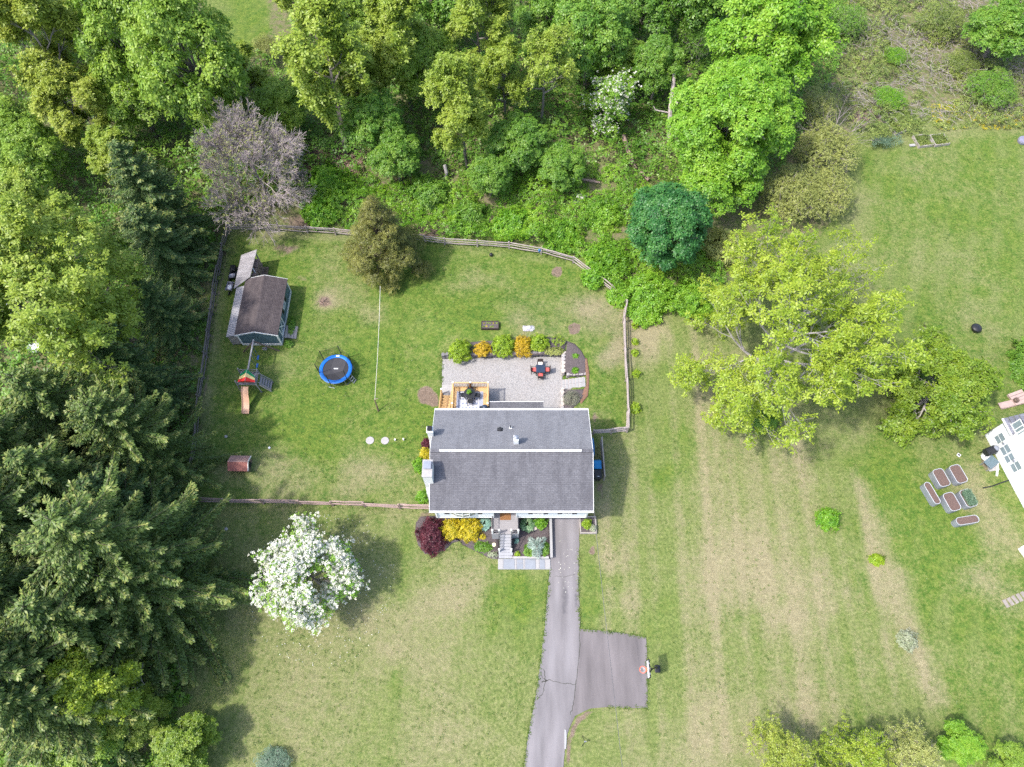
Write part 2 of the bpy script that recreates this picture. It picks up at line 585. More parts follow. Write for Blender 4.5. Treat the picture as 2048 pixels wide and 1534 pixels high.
def gen_shrub(seed, rx, ry, h, n, k=5, L=0.14, W=0.08, matn='leaf_bush', lump=0.16, stems=True, floor=0.05, up=0.6):
    """rounded bush with an uneven outline; leaves from the ground to the top"""
    rng = np.random.default_rng(seed)
    v = norm(rng.normal(0, 1, (n, 3))); v[:, 2] = np.abs(v[:, 2])
    ph = rng.uniform(0, 6.28, 6)
    b = 1 + lump * (np.sin(v[:, 0] * 6 + ph[0]) * np.sin(v[:, 1] * 5 + ph[1]) + 0.7 * np.sin(v[:, 0] * 11 + ph[2]) * np.sin(v[:, 1] * 12 + ph[3])
                    + 0.6 * np.sin(v[:, 2] * 9 + ph[4]))
    r = np.where(rng.random(n) < 0.25, rng.uniform(0.55, 0.9, n), rng.uniform(0.88, 1.06, n)) * b * np.where(rng.random(n) < .04, rng.uniform(1.0, 1.22, n), 1.0)
    p = v * r[:, None] * np.array([rx, ry, h]) ; p[:, 2] = np.maximum(p[:, 2], floor)
    ax = norm(v + np.array([0, 0, up]))
    lv = rosettes(rng, p, ax, k, L, W, el=(-0.3, 0.6))
    sk = Skeleton(seed)
    for i in range(7):
        a = i * 0.9
        e = np.array([math.cos(a) * rx * 0.6, math.sin(a) * ry * 0.6, h * 0.75])
        sk.seg(np.array([0, 0, -0.05]), e * [0.4, 0.4, 0.5], 0.035, 0.022); sk.seg(e * [0.4, 0.4, 0.5], e, 0.022, 0.008)
    return ('shrub', sk.wood('stems', M['bark_brown'], 4) if stems else None, np_mesh('crown', lv, 4, M[matn]))
# ---------------------------------------------------------------- materials of the place
M = {}
M['bark_grey'] = mat('bark_grey', (0.20, 0.175, 0.16), 0.9, 0.3, 5, 0.5, 18, stretch=(1, 1, 0.25))
M['bark_brown'] = mat('bark_brown', (0.12, 0.092, 0.07), 0.9, 0.3, 5, 0.5, 18, stretch=(1, 1, 0.25))
M['bark_pale'] = mat('bark_pale', (0.36, 0.33, 0.32), 0.85, 0.25, 4, 0.4, 14, stretch=(1, 1, 0.3))
M['twig_grey'] = mat('twig_grey', (0.30, 0.255, 0.25), 0.85, 0.25, 2.0)
M['leaf_spring'] = leaf_mat('leaf_spring', (0.16, 0.26, 0.026), (0.275, 0.375, 0.042), (0.4, 0.48, 0.075), 0.36, 0.35)
M['leaf_gold'] = leaf_mat('leaf_gold', (0.19, 0.26, 0.03), (0.315, 0.39, 0.05), (0.44, 0.48, 0.085), 0.36, 0.35)
M['leaf_lime'] = leaf_mat('leaf_lime', (0.1, 0.26, 0.018), (0.2, 0.405, 0.03), (0.32, 0.5, 0.05), 0.36, 0.35)
M['leaf_maple'] = leaf_mat('leaf_maple', (0.12, 0.245, 0.026), (0.225, 0.365, 0.038), (0.34, 0.47, 0.065), 0.36, 0.4)
M['leaf_green'] = leaf_mat('leaf_green', (0.075, 0.2, 0.022), (0.15, 0.305, 0.034), (0.24, 0.38, 0.05), 0.33, 0.4)
M['leaf_deep'] = leaf_mat('leaf_deep', (0.025, 0.11, 0.03), (0.05, 0.185, 0.042), (0.11, 0.28, 0.055), 0.28, 0.6)
M['leaf_spruce'] = leaf_mat('leaf_spruce', (0.052, 0.105, 0.022), (0.105, 0.17, 0.036), (0.18, 0.25, 0.055), 0.15, 0.55)
M['leaf_spruce_dark'] = leaf_mat('leaf_spruce_dark', (0.042, 0.095, 0.026), (0.08, 0.145, 0.04), (0.14, 0.21, 0.06), 0.15, 0.55)
M['leaf_olive'] = leaf_mat('leaf_olive', (0.19, 0.22, 0.055), (0.31, 0.35, 0.09), (0.44, 0.46, 0.14), 0.3, 0.5)
M['leaf_cedar'] = leaf_mat('leaf_cedar', (0.075, 0.09, 0.02), (0.155, 0.165, 0.036), (0.27, 0.27, 0.06), 0.15, 0.8)
M['leaf_bush'] = leaf_mat('leaf_bush', (0.075, 0.22, 0.014), (0.16, 0.36, 0.022), (0.27, 0.45, 0.035), 0.33, 0.8)
M['leaf_lime_bush'] = leaf_mat('leaf_lime_bush', (0.12, 0.22, 0.012), (0.27, 0.41, 0.02), (0.40, 0.52, 0.04), 0.33, 1.2)
M['leaf_orange'] = leaf_mat('leaf_orange', (0.36, 0.225, 0.01), (0.54, 0.37, 0.015), (0.66, 0.48, 0.025), 0.25, 1.2)
M['leaf_yellow'] = leaf_mat('leaf_yellow', (0.24, 0.25, 0.014), (0.55, 0.45, 0.018), (0.72, 0.57, 0.03), 0.25, 1.0)
M['leaf_red'] = leaf_mat('leaf_red', (0.045, 0.010, 0.018), (0.10, 0.020, 0.034), (0.17, 0.045, 0.06), 0.2, 1.2)
M['leaf_hosta_blue'] = leaf_mat('leaf_hosta_blue', (0.14, 0.3, 0.22), (0.25, 0.44, 0.35), (0.36, 0.55, 0.45), 0.2, 2)
M['leaf_hosta'] = leaf_mat('leaf_hosta', (0.08, 0.20, 0.07), (0.20, 0.36, 0.15), (0.48, 0.58, 0.36), 0.2, 2)
M['leaf_blue'] = leaf_mat('leaf_blue', (0.2, 0.3, 0.24), (0.36, 0.47, 0.41), (0.52, 0.6, 0.55), 0.15, 2)
M['leaf_ivy'] = leaf_mat('leaf_ivy', (0.07, 0.19, 0.014), (0.16, 0.34, 0.022), (0.29, 0.46, 0.04), 0.33, 0.35)
M['leaf_bramble'] = leaf_mat('leaf_bramble', (0.1, 0.16, 0.04), (0.2, 0.27, 0.06), (0.34, 0.39, 0.09), 0.3, 0.3)
M['leaf_wood'] = leaf_mat('leaf_wood', (0.06, 0.16, 0.018), (0.125, 0.27, 0.03), (0.22, 0.36, 0.045), 0.33, 0.25)
M['leaf_walnut'] = leaf_mat('leaf_walnut', (0.17, 0.28, 0.02), (0.285, 0.39, 0.03), (0.4, 0.48, 0.05), .36, .35)
M['leaf_cherry'] = leaf_mat('leaf_cherry', (0.1, 0.2, 0.016), (0.19, 0.3, 0.024), (0.3, 0.4, 0.04), .36, .5)
M['leaf_spruce_tip'] = leaf_mat('leaf_spruce_tip', (0.13, 0.18, 0.042), (0.22, 0.27, 0.065), (0.33, 0.35, 0.1), .2, .5)
M['leaf_blueish'] = leaf_mat('leaf_blueish', (0.07, 0.14, 0.085), (0.14, 0.23, 0.145), (0.23, 0.33, 0.23), .25, 1.5)
M['petal_white'] = leaf_mat('petal_white', (0.56, 0.56, 0.46), (0.7, 0.69, 0.6), (0.78, 0.77, 0.7), 0.25, 0.8)
M['leaf_pale'] = leaf_mat('leaf_pale', (0.22, 0.28, 0.14), (0.34, 0.38, 0.24), (0.46, 0.47, 0.36), 0.25, 1.5)
M['tuft_grey'] = leaf_mat('tuft_grey', (0.14, 0.16, 0.10), (0.24, 0.25, 0.17), (0.36, 0.36, 0.26), 0.2, 2)

M['white_paint'] = mat('white_paint', (0.78, 0.78, 0.77), 0.55, 0.04, 3)
M['white_wood'] = mat('white_wood', (0.70, 0.69, 0.67), 0.7, 0.08, 5)
M['white_brick'] = mat('white_brick', (0.72, 0.71, 0.69), 0.8, 0.06, 7, 0.3, 20)
M['siding'] = mat('siding', (0.70, 0.72, 0.75), 0.6, 0.03, 2)
M['shutter'] = mat('shutter', (0.07, 0.065, 0.07), 0.6, 0.1, 4)
M['glass_dark'] = mat('glass_dark', (0.06, 0.075, 0.085), 0.08, 0.1, 2)
M['glass_sky'] = mat('glass_sky', (0.20, 0.25, 0.28), 0.06, 0.12, 1.2)
M['brown_door'] = mat('brown_door', (0.20, 0.09, 0.035), 0.55, 0.2, 6)
M['coir'] = mat('coir', (0.25, 0.12, 0.05), 0.95, 0.25, 30, 0.4, 60)
M['porch'] = mat('porch', (0.30, 0.285, 0.295), 0.7, 0.06, 3, stretch=(0.4, 4, 1))
M['stone_step'] = mat('stone_step', (0.33, 0.335, 0.36), 0.8, 0.1, 4)
M['black_metal'] = mat('black_metal', (0.014, 0.014, 0.016), 0.4, 0.2, 5)
M['black_plastic'] = mat('black_plastic', (0.022, 0.023, 0.027), 0.45, 0.2, 4)
M['bluestone'] = mat('bluestone', (0.235, 0.255, 0.29), 0.75, 0.1, 2.5, 0.15, 12)
M['limestone'] = mat('limestone', (0.33, 0.325, 0.325), 0.8, 0.08, 3, 0.15, 12)
M['grout'] = mat('grout', (0.29, 0.285, 0.295), 0.9, 0.08, 8)
M['concrete'] = mat('concrete', (0.36, 0.345, 0.34), 0.85, 0.1, 3, 0.15, 20)
M['fieldstone'] = mat('fieldstone', (0.30, 0.28, 0.285), 0.9, 0.28, 5, 0.5, 14, col2=(0.44, 0.40, 0.38))
M['slate_stone'] = mat('slate_stone', (0.12, 0.115, 0.125), 0.9, 0.35, 4, 0.5, 14, col2=(0.24, 0.225, 0.235))
M['tan_stone'] = mat('tan_stone', (0.42, 0.36, 0.31), 0.9, 0.2, 4, 0.4, 14, col2=(0.50, 0.45, 0.41))
M['mulch'] = mat('mulch', (0.07, 0.058, 0.06), 0.95, 0.55, 9, 0.8, 40, col2=(0.135, 0.11, 0.112))
M['red_mulch'] = mat('red_mulch', (0.17, 0.085, 0.055), 0.95, 0.4, 10, 0.8, 40, col2=(0.27, 0.16, 0.11))
M['soil'] = mat('soil', (0.105, 0.068, 0.058), 0.95, 0.3, 12, 0.8, 40, col2=(0.17, 0.115, 0.10))
M['pine'] = mat('pine', (0.54, 0.35, 0.16), 0.6, 0.12, 3, 0.1, 12, stretch=(1, 6, 1))
M['pine_dark'] = mat('pine_dark', (0.46, 0.28, 0.12), 0.65, 0.15, 3, stretch=(6, 1, 1))
M['grey_wood'] = mat('grey_wood', (0.255, 0.225, 0.205), 0.9, 0.3, 3, 0.3, 14, col2=(0.40, 0.36, 0.335))
M['rail_wood'] = mat('rail_wood', (0.22, 0.175, 0.16), 0.9, 0.3, 2, 0.4, 14, col2=(0.46, 0.40, 0.385))
M['rail_pink'] = mat('rail_pink', (0.28, 0.19, 0.165), 0.9, 0.3, 2, 0.4, 14, col2=(0.44, 0.33, 0.30))
M['rail_dark'] = mat('rail_dark', (0.085, 0.075, 0.07), 0.9, 0.3, 2, 0.4, 14, col2=(0.24, 0.21, 0.20))
M['brown_wood'] = mat('brown_wood', (0.15, 0.105, 0.085), 0.85, 0.3, 4, 0.3, 14)
M['dark_wood'] = mat('dark_wood', (0.05, 0.036, 0.034), 0.7, 0.3, 4)
M['shed_blue'] = mat('shed_blue', (0.105, 0.165, 0.19), 0.75, 0.1, 3)
M['tin'] = mat('tin', (0.30, 0.29, 0.305), 0.6, 0.16, 1.6, metal=0.15, col2=(0.47, 0.455, 0.47), stretch=(.35, 3.5, 1))
M['tin_dull'] = mat('tin_dull', (0.24, 0.22, 0.225), 0.65, 0.2, 1.6, metal=0.15, col2=(0.43, 0.41, 0.42), stretch=(.35, 3.5, 1))
M['red_tin'] = mat('red_tin', (0.34, 0.13, 0.105), 0.6, 0.16, 2.5)
M['red_tin_faded'] = mat('red_tin_faded', (0.36, 0.22, 0.19), 0.7, 0.2, 4)
M['blue_pad'] = mat('blue_pad', (0.014, 0.18, 0.68), 0.45, 0.08, 3)
M['blue_swing'] = mat('blue_swing', (0.02, 0.10, 0.34), 0.5, 0.1, 3)
M['bounce_mat'] = mat('bounce_mat', (0.050, 0.049, 0.056), 0.7, 0.15, 3)
M['galv'] = mat('galv', (0.27, 0.29, 0.34), 0.45, 0.14, 3, metal=0.3)
M['slide'] = mat('slide', (0.56, 0.34, 0.23), 0.5, 0.08, 2)
M['tarp_green'] = mat('tarp_green', (0.01, 0.21, 0.08), 0.6, 0.08, 4)
M['tarp_yellow'] = mat('tarp_yellow', (0.72, 0.56, 0.24), 0.6, 0.08, 4)
M['tarp_red'] = mat('tarp_red', (0.55, 0.028, 0.028), 0.6, 0.08, 4)
M['play_wood'] = mat('play_wood', (0.27, 0.26, 0.275), 0.8, 0.15, 4, 0.2, 14)
M['blue_bin'] = mat('blue_bin', (0.01, 0.19, 0.44), 0.45, 0.08, 3)
M['blue_tarp'] = mat('blue_tarp', (0.05, 0.17, 0.36), 0.6, 0.1, 3)
M['red_cushion'] = mat('red_cushion', (0.62, 0.11, 0.10), 0.9, 0.08, 6)
M['beige_cushion'] = mat('beige_cushion', (0.66, 0.62, 0.60), 0.9, 0.06, 6)
M['navy_top'] = mat('navy_top', (0.030, 0.046, 0.080), 0.30, 0.2, 2)
M['rug_field'] = mat('rug_field', (0.36, 0.37, 0.42), 0.95, 0.28, 7, col2=(0.56, 0.56, 0.60))
M['rug_stripe'] = mat('rug_stripe', (0.20, 0.25, 0.38), 0.95, 0.2, 12)
M['orange_paint'] = mat('orange_paint', (0.80, 0.13, 0.055), 0.45, 0.05, 3)
M['cream'] = mat('cream', (0.70, 0.62, 0.46), 0.8, 0.1, 4)
M['roof_white'] = mat('roof_white', (0.80, 0.80, 0.80), 0.6, 0.025, 0.8)
M['pinkish_wood'] = mat('pinkish_wood', (0.44, 0.33, 0.30), 0.85, 0.12, 3)
M['white_plastic'] = mat('white_plastic', (0.74, 0.74, 0.76), 0.5, 0.08, 3)
M['lavender_fabric'] = mat('lavender_fabric', (0.40, 0.385, 0.44), 0.8, 0.1, 5)
M['dead_wood'] = mat('dead_wood', (0.42, 0.36, 0.35), 0.9, 0.25, 3, 0.4, 12)
M['log'] = mat('log', (0.30, 0.215, 0.18), 0.9, 0.25, 3, 0.4, 12)
M['cable'] = mat('cable', (0.11, 0.11, 0.12), 0.6, 0.1, 1)
M['rope'] = mat('rope', (0.62, 0.59, 0.52), 0.7, 0.1, 1)


def net_mat():
    m = bpy.data.materials.new('safety_net')
    nt, N, L = nodes_of(m)
    N.remove(N['Principled BSDF'])
    t = N.new('ShaderNodeBsdfTransparent'); d = N.new('ShaderNodeBsdfDiffuse'); d.inputs[0].default_value = (0.02, 0.022, 0.022, 1)
    mx = N.new('ShaderNodeMixShader'); mx.inputs[0].default_value = 0.30
    L.new(t.outputs[0], mx.inputs[1]); L.new(d.outputs[0], mx.inputs[2]); L.new(mx.outputs[0], N['Material Output'].inputs['Surface'])
    return m


M['net'] = net_mat()


def shingle_mat(name, c_dark, c_light, stain, w=0.30, h=0.125, stain_col=(0.075, 0.073, 0.082), vec_rot=0.0):
    m = bpy.data.materials.new(name)
    nt, N, L = nodes_of(m)
    b = N['Principled BSDF']; b.inputs['Roughness'].default_value = 0.9; b.inputs['Specular IOR Level'].default_value = 0.25
    tc = N.new('ShaderNodeTexCoord')
    mp = N.new('ShaderNodeMapping'); mp.inputs['Rotation'].default_value = (0, 0, vec_rot); L.new(tc.outputs['Object'], mp.inputs[0])
    br = N.new('ShaderNodeTexBrick')
    br.inputs['Scale'].default_value = 1.0; br.inputs['Brick Width'].default_value = w; br.inputs['Row Height'].default_value = h
    br.inputs['Mortar Size'].default_value = 0.010; br.inputs['Mortar Smooth'].default_value = 0.3; br.inputs['Bias'].default_value = 0.0
    br.inputs['Color1'].default_value = (*c_dark, 1); br.inputs['Color2'].default_value = (*c_light, 1)
    br.inputs['Mortar'].default_value = (*(c * 0.75 for c in c_dark), 1)
    L.new(mp.outputs[0], br.inputs['Vector'])
    st = N.new('ShaderNodeMapping'); st.inputs['Scale'].default_value = (0.95, 0.16, 0.5); L.new(mp.outputs[0], st.inputs[0])
    nz = N.new('ShaderNodeTexNoise'); nz.inputs['Scale'].default_value = 1.6; nz.inputs['Detail'].default_value = 6; nz.inputs['Roughness'].default_value = 0.7
    L.new(st.outputs[0], nz.inputs['Vector'])
    rg = N.new('ShaderNodeMapRange'); rg.inputs[1].default_value = 0.44; rg.inputs[2].default_value = 0.68; rg.inputs[4].default_value = stain
    L.new(nz.outputs['Fac'], rg.inputs[0])
    mx = N.new('ShaderNodeMix'); mx.data_type = 'RGBA'; mx.inputs['B'].default_value = (*stain_col, 1)
    L.new(rg.outputs[0], mx.inputs['Factor']); L.new(br.outputs['Color'], mx.inputs['A'])
    n2 = N.new('ShaderNodeTexNoise'); n2.inputs['Scale'].default_value = 9; n2.inputs['Detail'].default_value = 3; L.new(mp.outputs[0], n2.inputs['Vector'])
    m3 = N.new('ShaderNodeMix'); m3.data_type = 'RGBA'; m3.blend_type = 'OVERLAY'; m3.inputs['Factor'].default_value = 0.35
    L.new(mx.outputs['Result'], m3.inputs['A']); L.new(n2.outputs['Fac'], m3.inputs['B'])
    L.new(m3.outputs['Result'], b.inputs['Base Color'])
    bp = N.new('ShaderNodeBump'); bp.inputs['Strength'].default_value = 0.5; bp.inputs['Distance'].default_value = 0.012
    L.new(br.outputs['Fac'], bp.inputs['Height']); bp.invert = True
    L.new(bp.outputs[0], b.inputs['Normal'])
    return m


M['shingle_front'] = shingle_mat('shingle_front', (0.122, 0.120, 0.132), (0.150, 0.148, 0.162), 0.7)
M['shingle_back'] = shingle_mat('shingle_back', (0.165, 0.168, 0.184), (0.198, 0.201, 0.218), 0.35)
M['shingle_shed'] = shingle_mat('shingle_shed', (0.062, 0.050, 0.052), (0.090, 0.074, 0.076), 0.5, 0.3, 0.14, (0.14, 0.115, 0.11))
M['shingle_blue'] = shingle_mat('shingle_blue', (0.15, 0.155, 0.19), (0.26, 0.265, 0.31), 0.1, 0.34, 0.2)


def gravel_mat():
    m = bpy.data.materials.new('pea_gravel')
    nt, N, L = nodes_of(m)
    b = N['Principled BSDF']; b.inputs['Roughness'].default_value = 0.9
    tc = N.new('ShaderNodeTexCoord')
    vo = N.new('ShaderNodeTexVoronoi'); vo.inputs['Scale'].default_value = 12.0; L.new(tc.outputs['Object'], vo.inputs['Vector'])
    rp = N.new('ShaderNodeValToRGB'); e = rp.color_ramp.elements
    e[0].color = (0.235, 0.225, 0.222, 1); e[0].position = 0.0; e[1].color = (0.33, 0.318, 0.315, 1); e[1].position = 0.75
    k = e.new(0.35); k.color = (0.285, 0.272, 0.268, 1)
    sp = N.new('ShaderNodeSeparateColor'); L.new(vo.outputs['Color'], sp.inputs[0]); L.new(sp.outputs[0], rp.inputs[0])
    nz = N.new('ShaderNodeTexNoise'); nz.inputs['Scale'].default_value = 0.45; nz.inputs['Detail'].default_value = 5; L.new(tc.outputs['Object'], nz.inputs['Vector'])
    rg = N.new('ShaderNodeMapRange'); rg.inputs[1].default_value = 0.5; rg.inputs[2].default_value = 0.75; rg.inputs[4].default_value = 0.2
    L.new(nz.outputs['Fac'], rg.inputs[0])
    mx = N.new('ShaderNodeMix'); mx.data_type = 'RGBA'; mx.inputs['B'].default_value = (0.31, 0.255, 0.225, 1)
    L.new(rg.outputs[0], mx.inputs['Factor']); L.new(rp.outputs[0], mx.inputs['A']); L.new(mx.outputs['Result'], b.inputs['Base Color'])
    bp = N.new('ShaderNodeBump'); bp.inputs['Strength'].default_value = 0.7; bp.inputs['Distance'].default_value = 0.03; bp.invert = True
    L.new(vo.outputs['Distance'], bp.inputs['Height']); L.new(bp.outputs[0], b.inputs['Normal'])
    return m


M['gravel'] = gravel_mat()


def asphalt_mat(name, base, spots=0.0):
    m = bpy.data.materials.new(name)
    nt, N, L = nodes_of(m)
    b = N['Principled BSDF']; b.inputs['Roughness'].default_value = 0.92
    tc = N.new('ShaderNodeTexCoord')
    n1 = N.new('ShaderNodeTexNoise'); n1.inputs['Scale'].default_value = 14; n1.inputs['Detail'].default_value = 6; n1.inputs['Roughness'].default_value = 0.8
    L.new(tc.outputs['Object'], n1.inputs['Vector'])
    mp = N.new('ShaderNodeMapping'); mp.inputs['Scale'].default_value = (1.1, 0.18, 1); mp.inputs['Rotation'].default_value = (0, 0, R(-6)); L.new(tc.outputs['Object'], mp.inputs[0])
    n2 = N.new('ShaderNodeTexNoise'); n2.inputs['Scale'].default_value = 1.0; n2.inputs['Detail'].default_value = 5; L.new(mp.outputs[0], n2.inputs['Vector'])
    a = N.new('ShaderNodeMath'); a.operation = 'MULTIPLY_ADD'; a.inputs[1].default_value = 0.75; L.new(n1.outputs['Fac'], a.inputs[0])
    a2 = N.new('ShaderNodeMath'); a2.operation = 'MULTIPLY_ADD'; a2.inputs[1].default_value = 1.7; a2.inputs[2].default_value = -0.75
    L.new(n2.outputs['Fac'], a2.inputs[0]); L.new(a2.outputs[0], a.inputs[2])
    rp = N.new('ShaderNodeValToRGB'); e = rp.color_ramp.elements
    e[0].position = 0.15; e[0].color = (*(c * 0.72 for c in base), 1); e[1].position = 0.85; e[1].color = (*(c * 1.25 for c in base), 1)
    L.new(a.outputs[0], rp.inputs[0])
    col = rp.outputs[0]
    at = N.new('ShaderNodeAttribute'); at.attribute_name = 'patch'
    n3 = N.new('ShaderNodeTexNoise'); n3.inputs['Scale'].default_value = 2.6; n3.inputs['Detail'].default_value = 6; n3.inputs['Roughness'].default_value = 0.75
    L.new(tc.outputs['Object'], n3.inputs['Vector'])
    ad = N.new('ShaderNodeMath'); ad.operation = 'ADD'; L.new(at.outputs['Fac'], ad.inputs[0]); L.new(n3.outputs['Fac'], ad.inputs[1])
    rg = N.new('ShaderNodeMapRange'); rg.inputs[1].default_value = 0.90; rg.inputs[2].default_value = 1.12; rg.inputs[4].default_value = 0.85
    L.new(ad.outputs[0], rg.inputs[0])
    mx = N.new('ShaderNodeMix'); mx.data_type = 'RGBA'; mx.inputs['B'].default_value = (0.095, 0.09, 0.098, 1)
    L.new(rg.outputs[0], mx.inputs['Factor']); L.new(col, mx.inputs['A'])
    L.new(mx.outputs['Result'], b.inputs['Base Color'])
    bp = N.new('ShaderNodeBump'); bp.inputs['Strength'].default_value = 0.35; bp.inputs['Distance'].default_value = 0.01
    L.new(n1.outputs['Fac'], bp.inputs['Height']); L.new(bp.outputs[0], b.inputs['Normal'])
    return m




def tyre_wear(m):
    nt, N, L = m.node_tree, m.node_tree.nodes, m.node_tree.links
    b = N['Principled BSDF']; src = b.inputs['Base Color'].links[0].from_socket
    at = N.new('ShaderNodeAttribute'); at.attribute_name = 'wear'
    mx = N.new('ShaderNodeMix'); mx.data_type = 'RGBA'; mx.inputs['B'].default_value = (.26, .245, .255, 1)
    ml = N.new('ShaderNodeMath'); ml.operation = 'MULTIPLY'; ml.inputs[1].default_value = .55; L.new(at.outputs['Fac'], ml.inputs[0])
    L.new(ml.outputs[0], mx.inputs['Factor']); L.new(src, mx.inputs['A']); L.new(mx.outputs['Result'], b.inputs['Base Color'])


M['asphalt'] = asphalt_mat('asphalt', (0.186, 0.172, 0.178))
tyre_wear(M['asphalt'])
M['asphalt_pad'] = asphalt_mat('asphalt_pad', (0.155, 0.138, 0.140))


def lawn_mat():
    """colour of the turf itself: green, dry straw and bare soil; the three weights are stored on the ground sheet"""
    m = bpy.data.materials.new('turf')
    nt, N, L = nodes_of(m)
    b = N['Principled BSDF']; b.inputs['Roughness'].default_value = 0.95; b.inputs['Specular IOR Level'].default_value = 0.1
    tc = N.new('ShaderNodeTexCoord')

    def noise(s, d=4, r=0.6, vec=None):
        n = N.new('ShaderNodeTexNoise'); n.inputs['Scale'].default_value = s; n.inputs['Detail'].default_value = d; n.inputs['Roughness'].default_value = r
        L.new(vec or tc.outputs['Object'], n.inputs['Vector'])
        return n.outputs['Fac']

    def math_(op, a, bb, c=None):
        n = N.new('ShaderNodeMath'); n.operation = op
        for i, x in enumerate((a, bb, c)):
            if x is None: continue
            if isinstance(x, (int, float)): n.inputs[i].default_value = x
            else: L.new(x, n.inputs[i])
        return n.outputs[0]

    def mixc(f, A, B, bt='MIX'):
        n = N.new('ShaderNodeMix'); n.data_type = 'RGBA'; n.blend_type = bt
        if isinstance(f, (int, float)): n.inputs['Factor'].default_value = f
        else: L.new(f, n.inputs['Factor'])
        for k, x in (('A', A), ('B', B)):
            if isinstance(x, tuple): n.inputs[k].default_value = (*x, 1)
            else: L.new(x, n.inputs[k])
        return n.outputs['Result']

    def rng(x, a, c, lo=0.0, hi=1.0):
        n = N.new('ShaderNodeMapRange'); n.interpolation_type = 'SMOOTHSTEP'
        n.inputs[1].default_value = a; n.inputs[2].default_value = c; n.inputs[3].default_value = lo; n.inputs[4].default_value = hi
        L.new(x, n.inputs[0]); return n.outputs[0]

    def attr(n_):
        n = N.new('ShaderNodeAttribute'); n.attribute_name = n_; return n.outputs['Fac']

    dry, dirt, lush = attr('dry'), attr('dirt'), attr('lush')
    fine, mid, big, tuft = noise(13, 3, 0.8), noise(1.3, 6, 0.75), noise(0.3, 5, 0.65), noise(4.5, 4, 0.75)
    g = mixc(rng(tuft, 0.3, 0.7), (0.100, 0.140, 0.038), (0.192, 0.224, 0.072))
    gl = mixc(rng(math_('MULTIPLY_ADD', mid, .5, math_('MULTIPLY', tuft, .5)), 0.36, 0.64), (0.050, 0.115, 0.018), (0.158, 0.205, 0.038))
    g = mixc(rng(math_('MULTIPLY_ADD', big, 0.5, math_('ADD', lush, -0.25)), 0.25, 0.75), g, gl)
    straw = mixc(rng(fine, 0.3, 0.7), (0.200, 0.170, 0.098), (0.325, 0.285, 0.178))
    fd = math_('ADD', dry, math_('MULTIPLY_ADD', mid, 0.75, math_('MULTIPLY_ADD', tuft, 0.75, math_('MULTIPLY_ADD', fine, 0.45, math_('MULTIPLY_ADD', big, 0.5, -1.225)))))
    c = mixc(rng(fd, 0.05, 0.95, 0.0, 0.92), g, straw)
    soil = mixc(rng(fine, 0.3, 0.7), (0.125, 0.088, 0.064), (0.24, 0.185, 0.145))
    fs = math_('ADD', dirt, math_('MULTIPLY_ADD', mid, 0.7, math_('MULTIPLY_ADD', fine, 0.4, -0.55)))
    c = mixc(rng(fs, 0.42, 0.72), c, soil)
    v = math_('MULTIPLY_ADD', noise(26, 2, 0.8), 0.9, math_('MULTIPLY_ADD', noise(2.2, 5, 0.8), 1.0, 0.05))
    hs = N.new('ShaderNodeHueSaturation'); L.new(c, hs.inputs['Color']); L.new(v, hs.inputs['Value'])
    L.new(hs.outputs[0], b.inputs['Base Color'])
    bp = N.new('ShaderNodeBump'); bp.inputs['Strength'].default_value = 0.8; bp.inputs['Distance'].default_value = 0.05
    L.new(noise(17, 4, 0.8), bp.inputs['Height']); L.new(bp.outputs[0], b.inputs['Normal'])
    return m


M['turf'] = lawn_mat()

# ---------------------------------------------------------------- ground sheet
gx0, gx1, gy0, gy1, gs = -78.0, 78.0, -14.0, 104.0, 0.36
xi = np.arange(gx0, gx1 + gs / 2, gs); yi = np.arange(gy0, gy1 + gs / 2, gs)
far = np.array([4, 12, 30, 70, 150, 350, 800, 1800.0])
xs = np.concatenate([gx0 - far[::-1], xi, gx1 + far]); ys = np.concatenate([gy0 - far[::-1], yi, gy1 + far])
GX, GY = np.meshgrid(xs, ys)
nrng = np.random.default_rng(5)


def vnoise(X, Y, fx, fy, seed=0, oct=4):
    out = np.zeros_like(X); amp, tot = 1.0, 0.0
    for o in range(oct):
        lat = np.random.default_rng(seed + o).random((256, 256))
        u, v = X * fx, Y * fy
        i, j = np.floor(u).astype(int), np.floor(v).astype(int)
        a, b = u - i, v - j
        a, b = a * a * (3 - 2 * a), b * b * (3 - 2 * b)
        g = lambda p, q: lat[p % 256, q % 256]
        out += amp * ((g(i, j) * (1 - a) + g(i + 1, j) * a) * (1 - b) + (g(i, j + 1) * (1 - a) + g(i + 1, j + 1) * a) * b)
        tot += amp; amp *= 0.55; fx *= 2.03; fy *= 2.03
    return out / tot


def blob(pts, soft=1.0, warp=0.0):
    """soft-edged region of the ground inside a polygon, its edge wavering by warp"""
    QX, QY = (GX + WXN * warp, GY + WYN * warp) if warp else (GX, GY)
    w = [P(*p) for p in pts]
    n = len(w)
    inside = np.zeros(GX.shape, bool)
    dist = np.full(GX.shape, 1e9)
    for i in range(n):
        ax, ay, bx, by = w[i].x, w[i].y, w[(i + 1) % n].x, w[(i + 1) % n].y
        cond = (ay > QY) != (by > QY)
        xin = ax + (QY - ay) * (bx - ax) / ((by - ay) if abs(by - ay) > 1e-9 else 1e-9)
        inside ^= cond & (QX < xin)
        t = np.clip(((QX - ax) * (bx - ax) + (QY - ay) * (by - ay)) / ((bx - ax) ** 2 + (by - ay) ** 2 + 1e-9), 0, 1)
        dist = np.minimum(dist, np.hypot(QX - ax - t * (bx - ax), QY - ay - t * (by - ay)))
    sd_ = np.where(inside, -dist, dist)
    return 1 - sstep(-soft, soft, sd_)


WXN = 3.2 * (vnoise(GX, GY, 0.35, 0.35, 51, 3) - 0.5); WYN = 3.2 * (vnoise(GX, GY, 0.35, 0.35, 61, 3) - 0.5)


